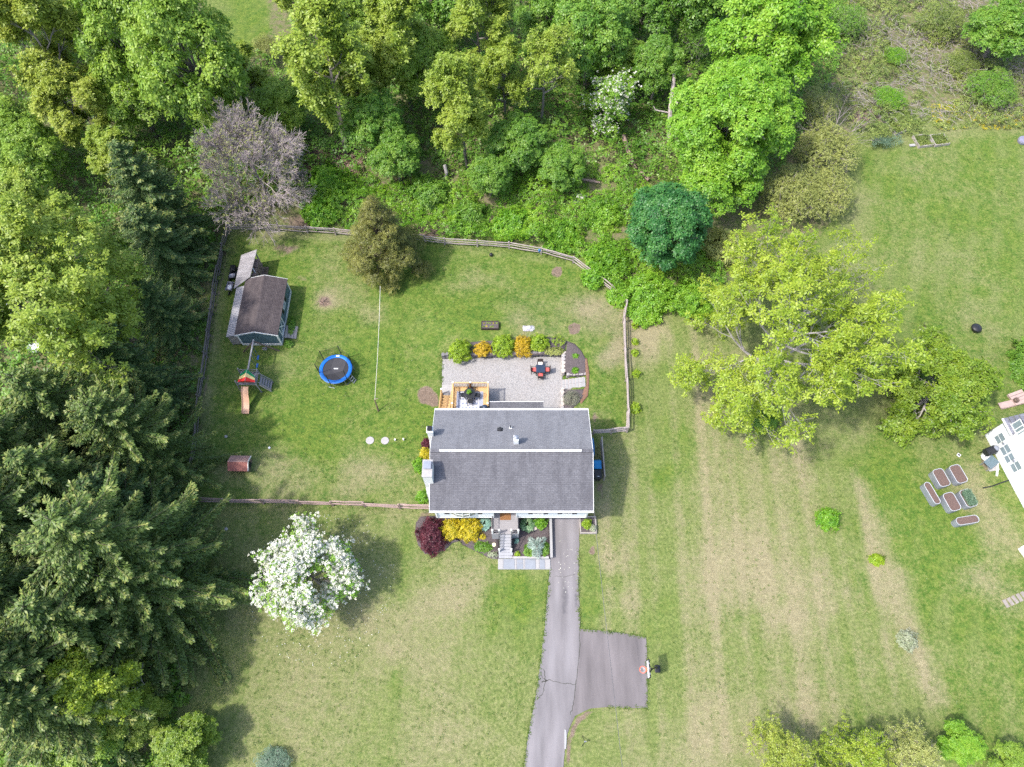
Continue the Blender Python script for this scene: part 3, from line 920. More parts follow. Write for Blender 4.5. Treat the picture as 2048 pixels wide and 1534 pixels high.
def spot(px, py, rpx, soft=0.6):
    c = P(px, py); r = rpx * mpp(px, py)
    k = min(1.0, r / 1.2)
    return 1 - sstep(r * (1 - soft), r * (1 + soft), np.hypot(GX + WXN * k - c.x, GY + WYN * k - c.y))


dry = 0.29 + 0.55 * (vnoise(GX, GY, 0.16, 0.16, 3) - 0.5)
lush = 0.36 + 0.7 * (vnoise(GX, GY, 0.12, 0.12, 11) - 0.5)
dirt = np.zeros_like(GX)
back = blob([(395, 1000), (470, 470), (860, 490), (1165, 540), (1250, 640), (1250, 860), (860, 1010)], 0.6)
lush += 0.40 * back; dry += -0.12 * back
lush += 0.18 * blob([(440, 700), (860, 700), (860, 1000), (400, 1000)], 3)
right_f = blob([(1262, 640), (1420, 640), (1700, 940), (1880, 1400), (1700, 1500), (1250, 1534), (1170, 1300), (1180, 1040), (1255, 900)], 1.5)
U = GX - 0.05 * GY
dry += right_f * (0.10 + 0.95 * (vnoise(U, GY, 0.42, 0.022, 21, 3) - 0.5))
slant = blob([(1690, 940), (1715, 940), (1795, 1130), (1880, 1400), (1850, 1400), (1740, 1130)], 0.9, .5)
dry += right_f * (.11 * np.sin(U * 2.9 + 1.5 * vnoise(U, GY, .2, .03, 71, 2)) + .07 * np.sin(U * 5.3 + 1))
dry += slant * 0.38 * (.55 + .8 * vnoise(U, GY, .9, .12, 27, 3))
neigh = blob([(1720, 300), (2048, 260), (2300, 260), (2300, 1534), (1960, 1534), (1885, 1400), (1790, 1120), (1700, 930), (1800, 800)], 1.2)
lush += 0.30 * neigh; dry -= 0.10 * neigh
front = blob([(385, 1020), (840, 1020), (1000, 1140), (1095, 1140), (1050, 1534), (440, 1534), (380, 1250)], 1.0)
dry += front * (0.02 + 0.35 * (vnoise(GX, GY, 0.22, 0.10, 31, 3) - 0.5))
lush += neigh * .12 * np.sin((GX - .35 * GY) * 2.4) + front * .10 * np.sin(GX * 2.7)
for p, r, w in (((690, 576), 45, .35), ((650, 610), 25, .5), ((740, 625), 30, .35), ((1200, 650), 60, .4), ((1175, 600), 45, .35), ((1215, 720), 25, .35),
                ((560, 950), 55, .3), ((760, 960), 60, .3), ((960, 560), 45, .25), ((1060, 660), 60, .35), ((1230, 700), 26, .4), ((1285, 700), 38, .55),
                ((1290, 650), 30, .5), ((1480, 1150), 70, .2), ((1540, 1120), 60, .2), ((1640, 1170), 40, .3), ((1250, 1110), 25, .4), ((1260, 1200), 35, .3),
                ((680, 960), 55, .25), ((500, 640), 28, .3), ((930, 1160), 45, .25), ((870, 1190), 40, .3), ((780, 1250), 60, .3), ((1960, 1000), 45, .5),
                ((2000, 1080), 40, .4), ((1990, 1180), 50, .4), ((420, 560), 20, .4), ((545, 490), 40, .3), ((460, 950), 30, .3), ((1840, 330), 60, .2), ((1590, 1240), 30, .3)):
    dry += w * spot(*p, r, .85)
for p, r, w in (((960, 640), 40, .5), ((740, 740), 60, .35), ((640, 880), 60, .3), ((1200, 690), 22, .4), ((1190, 1150), 25, .6), ((1340, 950), 30, .5), ((1190, 1210), 30, .4),
                ((1010, 1190), 55, .4), ((1060, 1180), 40, .5), ((1060, 1280), 30, .3), ((1860, 1000), 40, .3), ((1790, 960), 45, .5), ((1370, 760), 30, .3)):
    lush += w * .55 * spot(*p, r, .95); dry -= w * 0.45 * spot(*p, r, .95)
for p, r, w in (((858, 800), 24, 1.0), ((648, 607), 16, .75), ((1110, 541), 11, .9), ((1140, 668), 13, .9), ((1192, 1104), 9, 1.0), ((1145, 660), 9, .8), ((720, 762), 8, .4),
                ((570, 505), 26, .45), ((605, 560), 22, .5), ((600, 470), 40, .35), ((690, 480), 30, .4), ((865, 462), 22, .8), ((1200, 990), 12, .6), ((1197, 970), 10, .6),
                ((845, 990), 14, .6), ((845, 940), 16, .5), ((848, 1028), 14, .6), ((1190, 838), 8, .8), ((670, 320), 40, .6), ((1262, 1336), 1, 0), ((1975, 925), 24, .6),
                ((1745, 245), 30, .5), ((1950, 245), 40, .3), ((1270, 430), 12, .5)):
    if w: dirt += w * spot(*p, r, 0.5)
dirt += 0.85 * blob([(1180, 1418), (1152, 1434), (1141, 1455), (1134, 1480), (1129, 1536), (1138, 1536), (1146, 1480), (1158, 1450), (1182, 1428), (1215, 1419)], 0.25)
dirt += 0.5 * blob([(450, 490), (430, 600), (412, 720), (398, 840), (382, 1000), (390, 1000), (408, 850), (424, 720), (442, 600), (460, 490)], 0.3)
woods = blob([(-900, -600), (2700, -600), (2700, 180), (2048, 200), (1720, 240), (1700, 400), (1600, 560), (1240, 590), (1160, 520), (860, 470), (460, 450), (425, 600), (372, 1000), (330, 1534), (-300, 1534)], 1.0)
strip = blob([(400, -60), (520, -60), (530, 60), (500, 110), (430, 60)], 1.0)
woods = woods * (1 - strip)
dirt += 0.55 * woods; dry -= 0.25 * woods; lush += 0.25 * strip + 0.2 * woods; dry -= 0.3 * strip
Z = G(GX, GY)
Z = Z + np.where((np.abs(GX) < 78) & (GY > -14) & (GY < 104), 0.035 * (vnoise(GX, GY, 0.25, 0.25, 41, 3) - 0.5), 0) * (1 - blob([(880, 690), (1180, 690), (1180, 1140), (860, 1140)], 0.5))
pad = (GX > PAT_L - 0.1) & (GX < PAT_R + .55) & (GY > PAT_B - 0.5) & (GY < PAT_T + .55)
s0_, s1_ = P(1118, 779), P(1168, 755, .3)
pad |= (GX > s0_.x) & (GX < s1_.x) & (GY > s0_.y) & (GY < s1_.y)
Z = np.where(pad, -0.06, Z) - 0.02

dry += 0.16 * (vnoise(GX, GY, 0.9, 0.9, 81, 3) - 0.5); lush += 0.5 * (vnoise(GX, GY, 0.5, 0.5, 91, 3) - 0.5)
nx, ny = len(xs), len(ys)
me = bpy.data.meshes.new('lawn')
co = np.stack([GX, GY, Z], -1).reshape(-1, 3).astype(np.float32)
ii, jj = np.meshgrid(np.arange(nx - 1), np.arange(ny - 1))
a_ = (jj * nx + ii).ravel()
quad = np.stack([a_, a_ + 1, a_ + nx + 1, a_ + nx], 1).astype(np.int32)
me.vertices.add(len(co)); me.vertices.foreach_set('co', co.ravel())
me.loops.add(quad.size); me.loops.foreach_set('vertex_index', quad.ravel())
me.polygons.add(len(quad)); me.polygons.foreach_set('loop_start', np.arange(0, quad.size, 4, dtype=np.int32))
me.polygons.foreach_set('use_smooth', [True] * len(quad))
for n_, arr in (('dry', dry), ('dirt', dirt), ('lush', lush)):
    me.attributes.new(n_, 'FLOAT', 'POINT').data.foreach_set('value', np.clip(arr, -1, 2).astype(np.float32).ravel())
me.materials.append(M['turf']); me.update(calc_edges=True)
lawn = bpy.data.objects.new('lawn', me); COL.objects.link(lawn)
tag(lawn, 'mown grass lawn with dry tan patches round the grey roofed house', None, None, 'structure')


def sheet(name, poly, z, material, label, step=None, thick=0.06):
    """flat ground surface with a little body of its own"""
    mb = MB(); mb.prism([(p.x, p.y) for p in poly], z - thick, z)
    o = mb.build(name, material)
    return tag(o, label, None, None, 'structure')


# ---------------------------------------------------------------- driveway (one sheet, finely divided so cracks and patches can sit on it)
LE = [(1098, 1030), (1099, 1140), (1096, 1175), (1088, 1265), (1082, 1320), (1075, 1370), (1068, 1410), (1060, 1450), (1055, 1480), (1048, 1534), (1040, 1600), (1030, 1680)]
RE = [(1159, 1030), (1158, 1100), (1157, 1170), (1160, 1258), (1158, 1320), (1152, 1370), (1146, 1410), (1141, 1450), (1131, 1482), (1127, 1534), (1122, 1600), (1116, 1680)]
mb = MB()
rows = []
for (l, r) in zip(LE, RE): rows.append((P(*l, 0.0), P(*r, 0.0)))
fine_rows = []
for i in range(len(rows) - 1):
    for k in range(10):
        t = k / 10
        fine_rows.append((rows[i][0].lerp(rows[i + 1][0], t), rows[i][1].lerp(rows[i + 1][1], t)))
fine_rows.append(rows[-1])
dv, df, patch, wear = [], [], [], []
NC = 24
rr = random.Random(3)
p_spots = [(1130, 1195, 0.45, 1.6, .62), (1152, 1200, 0.25, 1.6, .55), (1128, 1222, 0.42, 0.5, .6), (1132, 1172, 0.4, 0.4, .5), (1145, 1046, .9, .3, .38), (1128, 1160, .3, .4, .35), (1152, 1160, .2, .9, .4), (1158, 1230, .14, 1.8, .4)]
p_spots = [(P(a, b).x, P(a, b).y, rx, ry, w) for a, b, rx, ry, w in p_spots]
for (l, r) in fine_rows:
    for k in range(NC + 1):
        q = l.lerp(r, k / NC)
        if 0 < k < NC: q = q
        else: q = q + Vector((rr.uniform(-.035, .035), 0, 0))
        dv.append((q.x, q.y, 0.02))
        u_ = k / NC; wear.append((math.exp(-((u_ - .30) / .10) ** 2) + math.exp(-((u_ - .72) / .10) ** 2)) * (.5 + .5 * math.sin(q.y * .9 + 2) * math.sin(q.y * .37)))
        patch.append(max([0.0] + [w * math.exp(-(((q.x - x) / rx) ** 2 + ((q.y - y) / ry) ** 2)) for x, y, rx, ry, w in p_spots]))
for i in range(len(fine_rows) - 1):
    for k in range(NC):
        a = i * (NC + 1) + k
        df.append((a, a + NC + 1, a + NC + 2, a + 1))
PADP = [(1160, 1258), (1190, 1260), (1245, 1266), (1292, 1275), (1294, 1300), (1295, 1416), (1260, 1416), (1215, 1414), (1180, 1417), (1150, 1432), (1139, 1456)]
mb.v = dv; mb.f = df; mb.m = [0] * len(df)
dr = mb.build('driveway', M['asphalt'])
dr.data.attributes.new('patch', 'FLOAT', 'POINT').data.foreach_set('value', np.array(patch, np.float32))
dr.data.attributes.new('wear', 'FLOAT', 'POINT').data.foreach_set('value', np.array(wear, np.float32))
tag(dr, 'worn pale asphalt driveway running down from the garage', None, None, 'structure')
inner = [(RE[i][0] - 6, RE[i][1]) for i in range(7, 2, -1)]
mb = MB()
pp = [P(*p) for p in PADP] + [P(1138, 1450), P(1144, 1408), P(1150, 1370), P(1156, 1320), P(1158, 1262)]
mb.prism([(p.x, p.y) for p in pp], -0.06, 0.015)
pk = mb.build('parking_pad', M['asphalt_pad'])
tag(pk, 'square asphalt parking pad beside the driveway under the basketball hoop', None, None, 'structure')
# cracks with grass in them: narrow dark raised strips of filler
rr = random.Random(8)


def crack(pts, w, name='crack'):
    mb = MB(); q = []
    for i in range(len(pts) - 1):
        a, b = P(*pts[i]), P(*pts[i + 1])
        for k in range(6):
            t = k / 6
            q.append(a.lerp(b, t) + Vector((rr.uniform(-.05, .05), rr.uniform(-.05, .05), 0)))
    q.append(P(*pts[-1]))
    for i in range(len(q) - 1):
        a, b = q[i], q[i + 1]; d = (b - a).normalized(); s = Vector((-d.y, d.x, 0)) * w * rr.uniform(.5, 1.2) / 2
        mb.add([(p.x, p.y, 0.0245) for p in (a - s, a + s, b + s, b - s)], [(0, 3, 2, 1)])
    return mb


M['crack'] = mat('crack', (0.07, 0.07, 0.06), 0.95, 0.3, 8)
for pts, w in (([(1160, 1256), (1158, 1320), (1152, 1370), (1146, 1410), (1141, 1430)], 0.05), ([(1081, 1350), (1092, 1361), (1100, 1360), (1125, 1366), (1150, 1369)], 0.045),
               ([(1088, 1340), (1091, 1361), (1086, 1385), (1074, 1400)], 0.05), ([(1158, 1100), (1156, 1170), (1160, 1255)], 0.05), ([(1110, 1152), (1126, 1154), (1150, 1148)], 0.03),
               ([(1083, 1365), (1094, 1360)], 0.08)):
    c = crack(pts, w).build('crack', M['crack'], None)
    c.parent = dr

# ---------------------------------------------------------------- patio, beds, walkway
pat = sheet('gravel_patio', [P(884, 718), P(1125, 713), P(1124, 832), P(884, 832)], 0.0, M['gravel'], 'pale gravel patio between the deck and the stone retaining wall')


def bed(name, pts, z, material, label, h=0.0, use_g=False):
    mb = MB()
    poly = [(PG(*p) if use_g else P(*p, h)) for p in pts]
    n = len(poly)
    c = Vector((sum(p.x for p in poly) / n, sum(p.y for p in poly) / n, 0))
    zz = (lambda x, y: float(G(x, y)) + z) if use_g else (lambda x, y: h + z)
    # rings so the mulch is heaped a little towards the middle
    vs, fs = [], []
    rr_ = random.Random(len(label))
    for k, (s, up) in enumerate(((1.0, -0.06), (1.0, 0.0), (0.9, 0.035), (0.6, 0.06), (0.3, 0.07))):
        for p in poly:
            q = c.lerp(Vector((p.x, p.y, 0)), s)
            vs.append((q.x, q.y, zz(q.x, q.y) + up + (rr_.uniform(-.012, .012) if k > 1 else 0)))
    for k in range(4):
        for i in range(n):
            fs.append((k * n + i, k * n + (i + 1) % n, (k + 1) * n + (i + 1) % n, (k + 1) * n + i))
    fs.append(tuple(4 * n + i for i in range(n)))
    ar = sum(poly[i].x * poly[(i + 1) % n].y - poly[(i + 1) % n].x * poly[i].y for i in range(n))
    if ar < 0: fs = [f[::-1] for f in fs]
    mb.add(vs, fs)
    o = mb.build(name, material, smooth=True)
    return tag(o, label, None, None, 'structure')


def dense(pts, n=5):
    out = []
    for i in range(len(pts)):
        a, b = pts[i], pts[(i + 1) % len(pts)]
        for k in range(n): out.append((a[0] + (b[0] - a[0]) * k / n, a[1] + (b[1] - a[1]) * k / n))
    return out


bed('mulch_bed', dense([(895, 702), (905, 694), (945, 684), (1000, 680), (1060, 672), (1110, 676), (1134, 682), (1128, 708), (1010, 711), (900, 712)], 3), 0.02, M['mulch'],
    'dark mulch bed above the stone retaining wall', use_g=True)
bed('mulch_bed', dense([(1134, 682), (1150, 688), (1163, 702), (1172, 719), (1174, 740), (1172, 751), (1134, 752), (1129, 730), (1132, 705)], 3), 0.02, M['mulch'],
    'black mulch bed at the right end of the patio above the paver steps', use_g=True)
bed('mulch_bed', dense([(1130, 780), (1172, 778), (1172, 790), (1164, 800), (1152, 810), (1140, 822), (1128, 822), (1127, 792)], 3), 0.02, M['mulch'],
    'black mulch bed below the paver steps at the house corner', use_g=True)
bed('mulch_edge', dense([(1170, 716), (1174, 716), (1179, 745), (1178, 775), (1176, 792), (1162, 808), (1160, 803), (1172, 788), (1174, 752)], 3), 0.012, M['red_mulch'],
    'reddish mulch edging round the right side of the patio beds', use_g=True)
bed('front_bed', dense([(832, 1045), (842, 1033), (875, 1031), (998, 1032), (998, 1118), (985, 1118), (970, 1112), (955, 1092), (940, 1082), (925, 1080), (905, 1086), (890, 1100), (868, 1108), (850, 1108), (836, 1090), (830, 1066)], 3), 0.03, M['mulch'],
    'curving mulch bed along the front of the house left of the stairs')
bed('walled_bed', dense([(1024, 1033), (1099, 1033), (1099, 1115), (1024, 1115)], 4), 0.22, M['mulch'],
    'mulch bed held by the grey kerb between stairs and driveway')

# grey kerb round the walled bed
t = thing('garden_kerb', 'grey block kerb round the bed between stairs and driveway', 'kerb', P(1101, 1075, 0))
a, b, c = P(1101.5, 1033), P(1101.5, 1117), P(1026, 1117)
mb = MB(); mb.box(((a.x + b.x) / 2, (a.y + b.y) / 2, 0.2), (0.16, abs(a.y - b.y), 0.46)); mb.build('side_wall', M['concrete'], t, bevel=0.015)
mb = MB(); mb.box(((b.x + c.x) / 2 - 0.08, b.y + 0.0, 0.19), (abs(b.x - c.x) - 0.16, 0.18, 0.44)); mb.build('front_wall', M['concrete'], t, bevel=0.015)
mb = MB(); mb.box(((a.x + b.x) / 2, (a.y + b.y) / 2, 0.455), (0.22, abs(a.y - b.y) + .04, 0.05)); mb.build('cap', M['limestone'], t, bevel=0.01)

# flagstone walkway
w = thing('walkway', 'walkway of blue grey flagstones from the stairs to the driveway', None, P(1048, 1128, 0)); tag(w, kind='structure')
x0, x1 = P(996, 1128).x, P(1101, 1128).x
yb, yt = P(1048, 1139).y, P(1048, 1117.5).y
mb = MB(); mb.box(((x0 + x1) / 2, (yb + yt) / 2, 0.02), (x1 - x0, yt - yb, 0.10)); mb.build('base_slab', M['grout'], w, bevel=0.01)
cell = [(0, .10, 1, 'l'), (.10, .32, 1, 'b'), (.355, .48, .55, 'b'), (.355, .48, .42, 'm'), (.515, .72, 1, 'b'), (.72, .785, 1, 'l'), (.79, .895, 1, 'b'), (.90, 1, 1, 'l'), (.32, .353, 1, 'l'), (.482, .513, 1, 'l')]
sq = {}
for u0, u1, hh, kind in cell:
    xa, xb = x0 + (x1 - x0) * u0 + .02, x0 + (x1 - x0) * u1 - .02
    if hh == 1: ya, yb2 = yb + .03, yt - .03
    elif kind == 'm': ya, yb2 = yb + (yt - yb) * .58 + .02, yt - .03
    else: ya, yb2 = yb + .03, yb + (yt - yb) * .56
    m_ = M['bluestone'] if kind in 'bm' else M['limestone']
    mb = MB(); mb.box(((xa + xb) / 2, (ya + yb2) / 2, 0.078), (xb - xa, yb2 - ya, 0.03)); mb.build('flagstone', m_, w, bevel=0.008)

# ---------------------------------------------------------------- retaining walls of the patio: separate stones
def unit_stone(seed):
    r_ = random.Random(seed); mb = MB()
    vs, fs = [], []
    n = 7
    for z, s in ((-0.5, 0.94), (0.15, 1.0), (0.42, 0.95), (0.5, 0.74)):
        for k in range(n):
            t_ = 2 * math.pi * k / n + 0.3
            c, s_ = math.cos(t_), math.sin(t_)
            q = max(abs(c), abs(s_)) ** 0.8
            vs.append((0.5 * c / q * s * r_.uniform(.9, 1.05), 0.5 * s_ / q * s * r_.uniform(.9, 1.05), z))
    for i in range(3):
        for k in range(n): fs.append((i * n + k, i * n + (k + 1) % n, (i + 1) * n + (k + 1) % n, (i + 1) * n + k))
    fs.append(tuple(3 * n + k for k in range(n)))
    mb.add(vs, fs)
    return mb


STONES = {k: [unit_stone(i).mesh('stone', M[k]) for i in range(4)] for k in ('fieldstone', 'slate_stone', 'tan_stone')}
rr = random.Random(12)


def stone_wall(t, a, b, kind, wall_h, thick, courses, avg, z0=0.0):
    a, b = Vector((a.x, a.y, 0)), Vector((b.x, b.y, 0))
    L_ = (b - a).length; d = (b - a) / L_; rz = math.atan2(d.y, d.x)
    ch = wall_h / courses
    for c in range(courses):
        s = 0.0
        while s < L_ - 0.05:
            ln = min(avg * rr.uniform(.65, 1.4), L_ - s)
            if L_ - s - ln < 0.12: ln = L_ - s
            q = a + d * (s + ln / 2)
            off = rr.uniform(-.03, .03)
            kk = kind if rr.random() < .8 else 'fieldstone'
            piece('stone', STONES[kk][rr.randrange(4)], t, (q.x - d.y * off, q.y + d.x * off, z0 + ch * (c + .5)), rz + rr.uniform(-.05, .05),
                  (ln * 1.06, thick * rr.uniform(.85, 1.08), ch * (1.12 if c == courses - 1 else 1.0)))
            s += ln
    return t


t = thing('retaining_wall', 'long low dark stone retaining wall behind the gravel patio', 'retaining wall', P(1004, 714, 0))
stone_wall(t, P(884, 715), P(1126, 710), 'slate_stone', BANK + .06, 0.34, 3, 0.42)
t = thing('retaining_wall', 'pale stone retaining wall round the bed above the paver steps', 'retaining wall', P(1129, 735, 0))
stone_wall(t, P(1126, 708), P(1126, 752), 'tan_stone', BANK + .05, 0.40, 3, 0.36)
stone_wall(t, P(1132, 754.5), P(1172, 753.5), 'fieldstone', BANK + .04, 0.30, 3, 0.36)
t = thing('retaining_wall', 'reddish stone retaining wall between the patio and the lowest mulch bed', 'retaining wall', P(1126, 800, 0))
stone_wall(t, P(1125, 781), P(1124, 826), 'tan_stone', BANK + .02, 0.36, 3, 0.34)

# paver steps from the patio up to the lawn
st = thing('paver_steps', 'flight of pale paver steps between the two mulch beds', 'steps', P(1147, 767, 0))
xa, xb = P(1123, 767).x, P(1171, 767, BANK).x
ya, yb = P(1147, 777, .3).y, P(1147, 758, .3).y
n_st = 7
pv = MB(); pv.box((0, 0, 0), (1, 1, 1)); pv_me = pv.mesh('paver', M['limestone'])
for i in range(n_st):
    z = BANK * (i + 1) / n_st
    w_ = (xb - xa) / n_st
    cx = xa + w_ * (i + .5)
    mb = MB(); mb.box((cx, (ya + yb) / 2, z / 2 - .03), (w_ - .004, yb - ya + .12, z)); mb.build('riser', M['fieldstone'], st)
    for j in range(2):
        if i == n_st - 1:
            for k in range(2):
                piece('paver', pv_me, st, (cx + (k - .5) * w_ * .48, ya + (yb - ya) * (j + .5) / 2, z), 0, (w_ * .44, (yb - ya) * .47, .06))
        else:
            piece('paver', pv_me, st, (cx + .03, ya + (yb - ya) * (j + .5) / 2, z), 0, (w_ * .74, (yb - ya) * .47, .06))
# ---------------------------------------------------------------- the house
EX0, EX1, EY0, EY1, EZ = -6.33, 6.25, 16.06, 24.58, 4.95
RY, RZ = 20.31, 6.66
WX0, WX1, WY0, WY1 = -6.02, 5.94, 16.38, 24.2
house = thing('house', 'house with grey shingle roof and white siding in the middle of the lawn', 'house', (0, 20.3, 0))
rec0, rec1 = P(987, 1034, 2.3).x, P(1033, 1034, 2.3).x

mb = MB()
mb.box(((WX0 + WX1) / 2, (17.1 + WY1) / 2, 1.2), (WX1 - WX0 - 0.1, WY1 - 17.1, 2.6))
mb.build('foundation_wall', M['concrete'], house)
mb = MB()
for a, b in ((WX0, rec0), (rec1, WX1)):
    mb.box(((a + b) / 2, (WY0 + 17.7) / 2, 3.55), (b - a, 17.7 - WY0, 2.62))
mb.box(((WX0 + WX1) / 2, (17.7 + WY1) / 2, 3.55), (WX1 - WX0, WY1 - 17.7, 2.62))
# gable ends
for x in (WX0, WX1 - .1):
    mb.add([(x, WY0, 4.86), (x, WY1, 4.86), (x, RY, RZ - .16), (x + .1, WY0, 4.86), (x + .1, WY1, 4.86), (x + .1, RY, RZ - .16)],
           [(0, 2, 1), (3, 4, 5), (0, 3, 5, 2), (1, 2, 5, 4)])
mb.build('wall', M['siding'], house)
# clapboards of the front: one proud board per course
mb = MB()
for a, b in ((WX0, rec0), (rec1, WX1)):
    for i in range(17):
        z = 2.28 + i * .152
        mb.box(((a + b) / 2, WY0 - .012, z + .06), (b - a - .06, .022, .13), rx=R(-6))
sd_ = mb.build('clapboards', M['siding'], house); tag(sd_, kind='stuff')
mb = MB(); mb.box(((WX0 + rec0) / 2, WY0 - .02, 2.21), (rec0 - WX0, .06, .10)); mb.box(((rec1 + WX1) / 2, WY0 - .02, 2.21), (WX1 - rec1, .06, .10))
for x in (WX0, rec0, rec1, WX1): mb.box((x, WY0 - .02, 3.5), (.11, .07, 2.5))
mb.build('trim', M['white_paint'], house)


def slope(y0, z0, y1, z1, n, material):
    """shingle courses, each lapping over the one below"""
    mb = MB()
    for i in range(n):
        t0, t1 = i / n, (i + 1) / n
        ya, yb_ = y0 + (y1 - y0) * t0, y0 + (y1 - y0) * t1
        za, zb_ = z0 + (z1 - z0) * t0, z0 + (z1 - z0) * t1
        up = 0.016
        o = len(mb.v)
        mb.v += [(EX0, ya, za + up), (EX1, ya, za + up), (EX1, yb_, zb_ + .003), (EX0, yb_, zb_ + .003), (EX0, ya, za - .01), (EX1, ya, za - .01)]
        fs = [(0, 1, 2, 3), (4, 5, 1, 0)]
        if y1 < y0: fs = [f[::-1] for f in fs]
        mb.f += [tuple(k + o for k in f) for f in fs]; mb.m += [0, 0]
    # underside board
    o = len(mb.v)
    mb.v += [(EX0, y0, z0 - .1), (EX1, y0, z0 - .1), (EX1, y1, z1 - .1), (EX0, y1, z1 - .1)]
    mb.f.append((o, o + 3, o + 2, o + 1)); mb.m.append(0)
    return mb


roof = slope(EY0, EZ, RY, RZ, 32, None).build('roof', M['shingle_front'], house)
tag(roof, 'darker weathered front roof slope')
roof2 = slope(EY1, EZ, RY, RZ, 33, None).build('roof', M['shingle_back'], house)
tag(roof2, 'paler rear roof slope')
mb = MB(); mb.box(((-5.62 + 5.38) / 2, RY, RZ + .075), (11.0, .15, .12)); mb.build('ridge_vent', M['white_paint'], roof, bevel=0.02)
for x0_, x1_ in ((EX0, -5.62), (5.38, EX1)):
    mb = MB()
    n = int((x1_ - x0_) / .3) + 1
    for i in range(n):
        c = x0_ + (x1_ - x0_) * (i + .5) / n
        mb.box((c, RY, RZ + .03), ((x1_ - x0_) / n * .97, .26, .05))
    tag(mb.build('ridge_shingles', M['shingle_front'], roof), kind='stuff')
# gutters and rake boards
for y, s in ((EY0 - .07, 1), (EY1 + .065, -1)):
    mb = MB(); mb.box(((EX0 + EX1) / 2, y, EZ - .03), (EX1 - EX0 + .06, .11, .035)); mb.box(((EX0 + EX1) / 2, y - s * .06, EZ), (EX1 - EX0 + .06, .02, .11)); mb.box(((EX0 + EX1) / 2, y + s * .06, EZ - .02), (EX1 - EX0 + .06, .018, .10))
    mb.build('gutter', M['white_paint'], house)
for x in (EX0 - .012, EX1 + .012):
    mb = MB(); mb.bar((x, EY0 - .02, EZ - .05), (x, RY, RZ - .05), .03, .17); mb.bar((x, EY1 + .02, EZ - .05), (x, RY, RZ - .05), .03, .17)
    mb.build('rake_board', M['white_paint'], house)
mb = MB()
mb.box((0, (EY0 + WY0) / 2, EZ - .08), (EX1 - EX0 - .1, WY0 - EY0, .03)); mb.build('soffit', M['white_paint'], house)
mb = MB(); mb.box((0, (EY1 + WY1) / 2, EZ - .08), (EX1 - EX0 - .1, EY1 - WY1, .03))
mb.build('soffit', M['white_paint'], house)
# downspouts
for x in (WX0 + .06, WX1 - .06):
    mb = MB(); mb.tube([(x, EY0 + .05, EZ - .1), (x, WY0 - .06, EZ - .35), (x, WY0 - .06, 2.3), (x, 17.0, 2.0), (x, 17.0, .1)], .045, 6); mb.build('downspout', M['white_paint'], house)


def chimney(x0_, x1_, ya, yb_, yA, yB, zs, zt, flue):
    mb = MB()
    mb.box(((x0_ + x1_) / 2, (yA + yB) / 2, zs / 2), (x1_ - x0_, yB - yA, zs))
    v0 = [(x, y, zs) for x in (x0_, x1_) for y in (yA, yB)]; zz = zs + .75
    v1 = [(x, y, zz) for x in (x0_, x1_) for y in (ya, yb_)]
    mb.add(v0 + v1, [(0, 1, 5, 4), (3, 2, 6, 7), (2, 0, 4, 6), (1, 3, 7, 5)])
    mb.box(((x0_ + x1_) / 2, (ya + yb_) / 2, (zz + zt) / 2), (x1_ - x0_, yb_ - ya, zt - zz))
    c = mb.build('chimney', M['white_brick'], house)
    mb = MB(); mb.box(((x0_ + x1_) / 2, (ya + yb_) / 2, zt + .05), (x1_ - x0_ + .1, yb_ - ya + .1, .10)); mb.build('chimney_cap', M['concrete'] if flue else M['white_paint'], c, bevel=.02)
    mb = MB()
    mx, my = (x0_ + x1_) / 2, (ya + yb_) / 2 + (0.18 if flue else 0)
    w_ = (x1_ - x0_) * .72
    for sx in (-1, 1):
        for sy in (-1, 1): mb.box((mx + sx * w_ * .42, my + sy * w_ * .42, zt + .18), (.03, .03, .2))
    mb.box((mx, my, zt + .30), (w_ + .08, w_ + .12, .04)); mb.box((mx, my, zt + .14), (w_ * .7, w_ * .7, .12))
    mb.build('flue_cover', M['galv'] if flue else M['black_metal'], c)
    return c


chimney(-6.72, -6.04, 17.98, 19.28, 17.72, 19.9, 4.1, 7.3, True)
chimney(-6.62, -6.2, 21.75, 22.2, 21.45, 22.4, 4.4, 6.9, False)
# white box chimney, vents on the rear slope
sl = lambda y: EZ + (RZ - EZ) * (EY1 - y) / (EY1 - RY)
mb = MB(); mb.box((.32, 21.14, 6.75), (.40, .42, 1.05)); b = mb.build('vent_chimney', M['white_paint'], house, bevel=.015)
mb = MB(); mb.lathe((.32, 21.14, 7.27), [(.14, 0), (.14, .14), (.19, .15), (.17, .21), (.02, .24)], 14); mb.build('vent_cap', M['galv'], b, smooth=True)
p = P(1000, 857, 6.0)
mb = MB(); mb.lathe((p.x, p.y, sl(p.y)), [(.18, -.08), (.18, .12), (.13, .16), (.02, .17)], 8); mb.box((p.x, p.y, sl(p.y) + .012), (.44, .4, .02), rx=R(-21.8)); mb.build('roof_vent', M['black_plastic'], house)
p = P(1021, 853, 6.0)
mb = MB(); mb.box((p.x, p.y, sl(p.y) + .012), (.22, .22, .02), rx=R(-21.8), mi=0); mb.tube([(p.x, p.y, sl(p.y) - .1), (p.x, p.y, sl(p.y) + .38)], .05, 8, 1); mb.build('vent_pipe', [M['white_paint'], M['black_metal']], house)


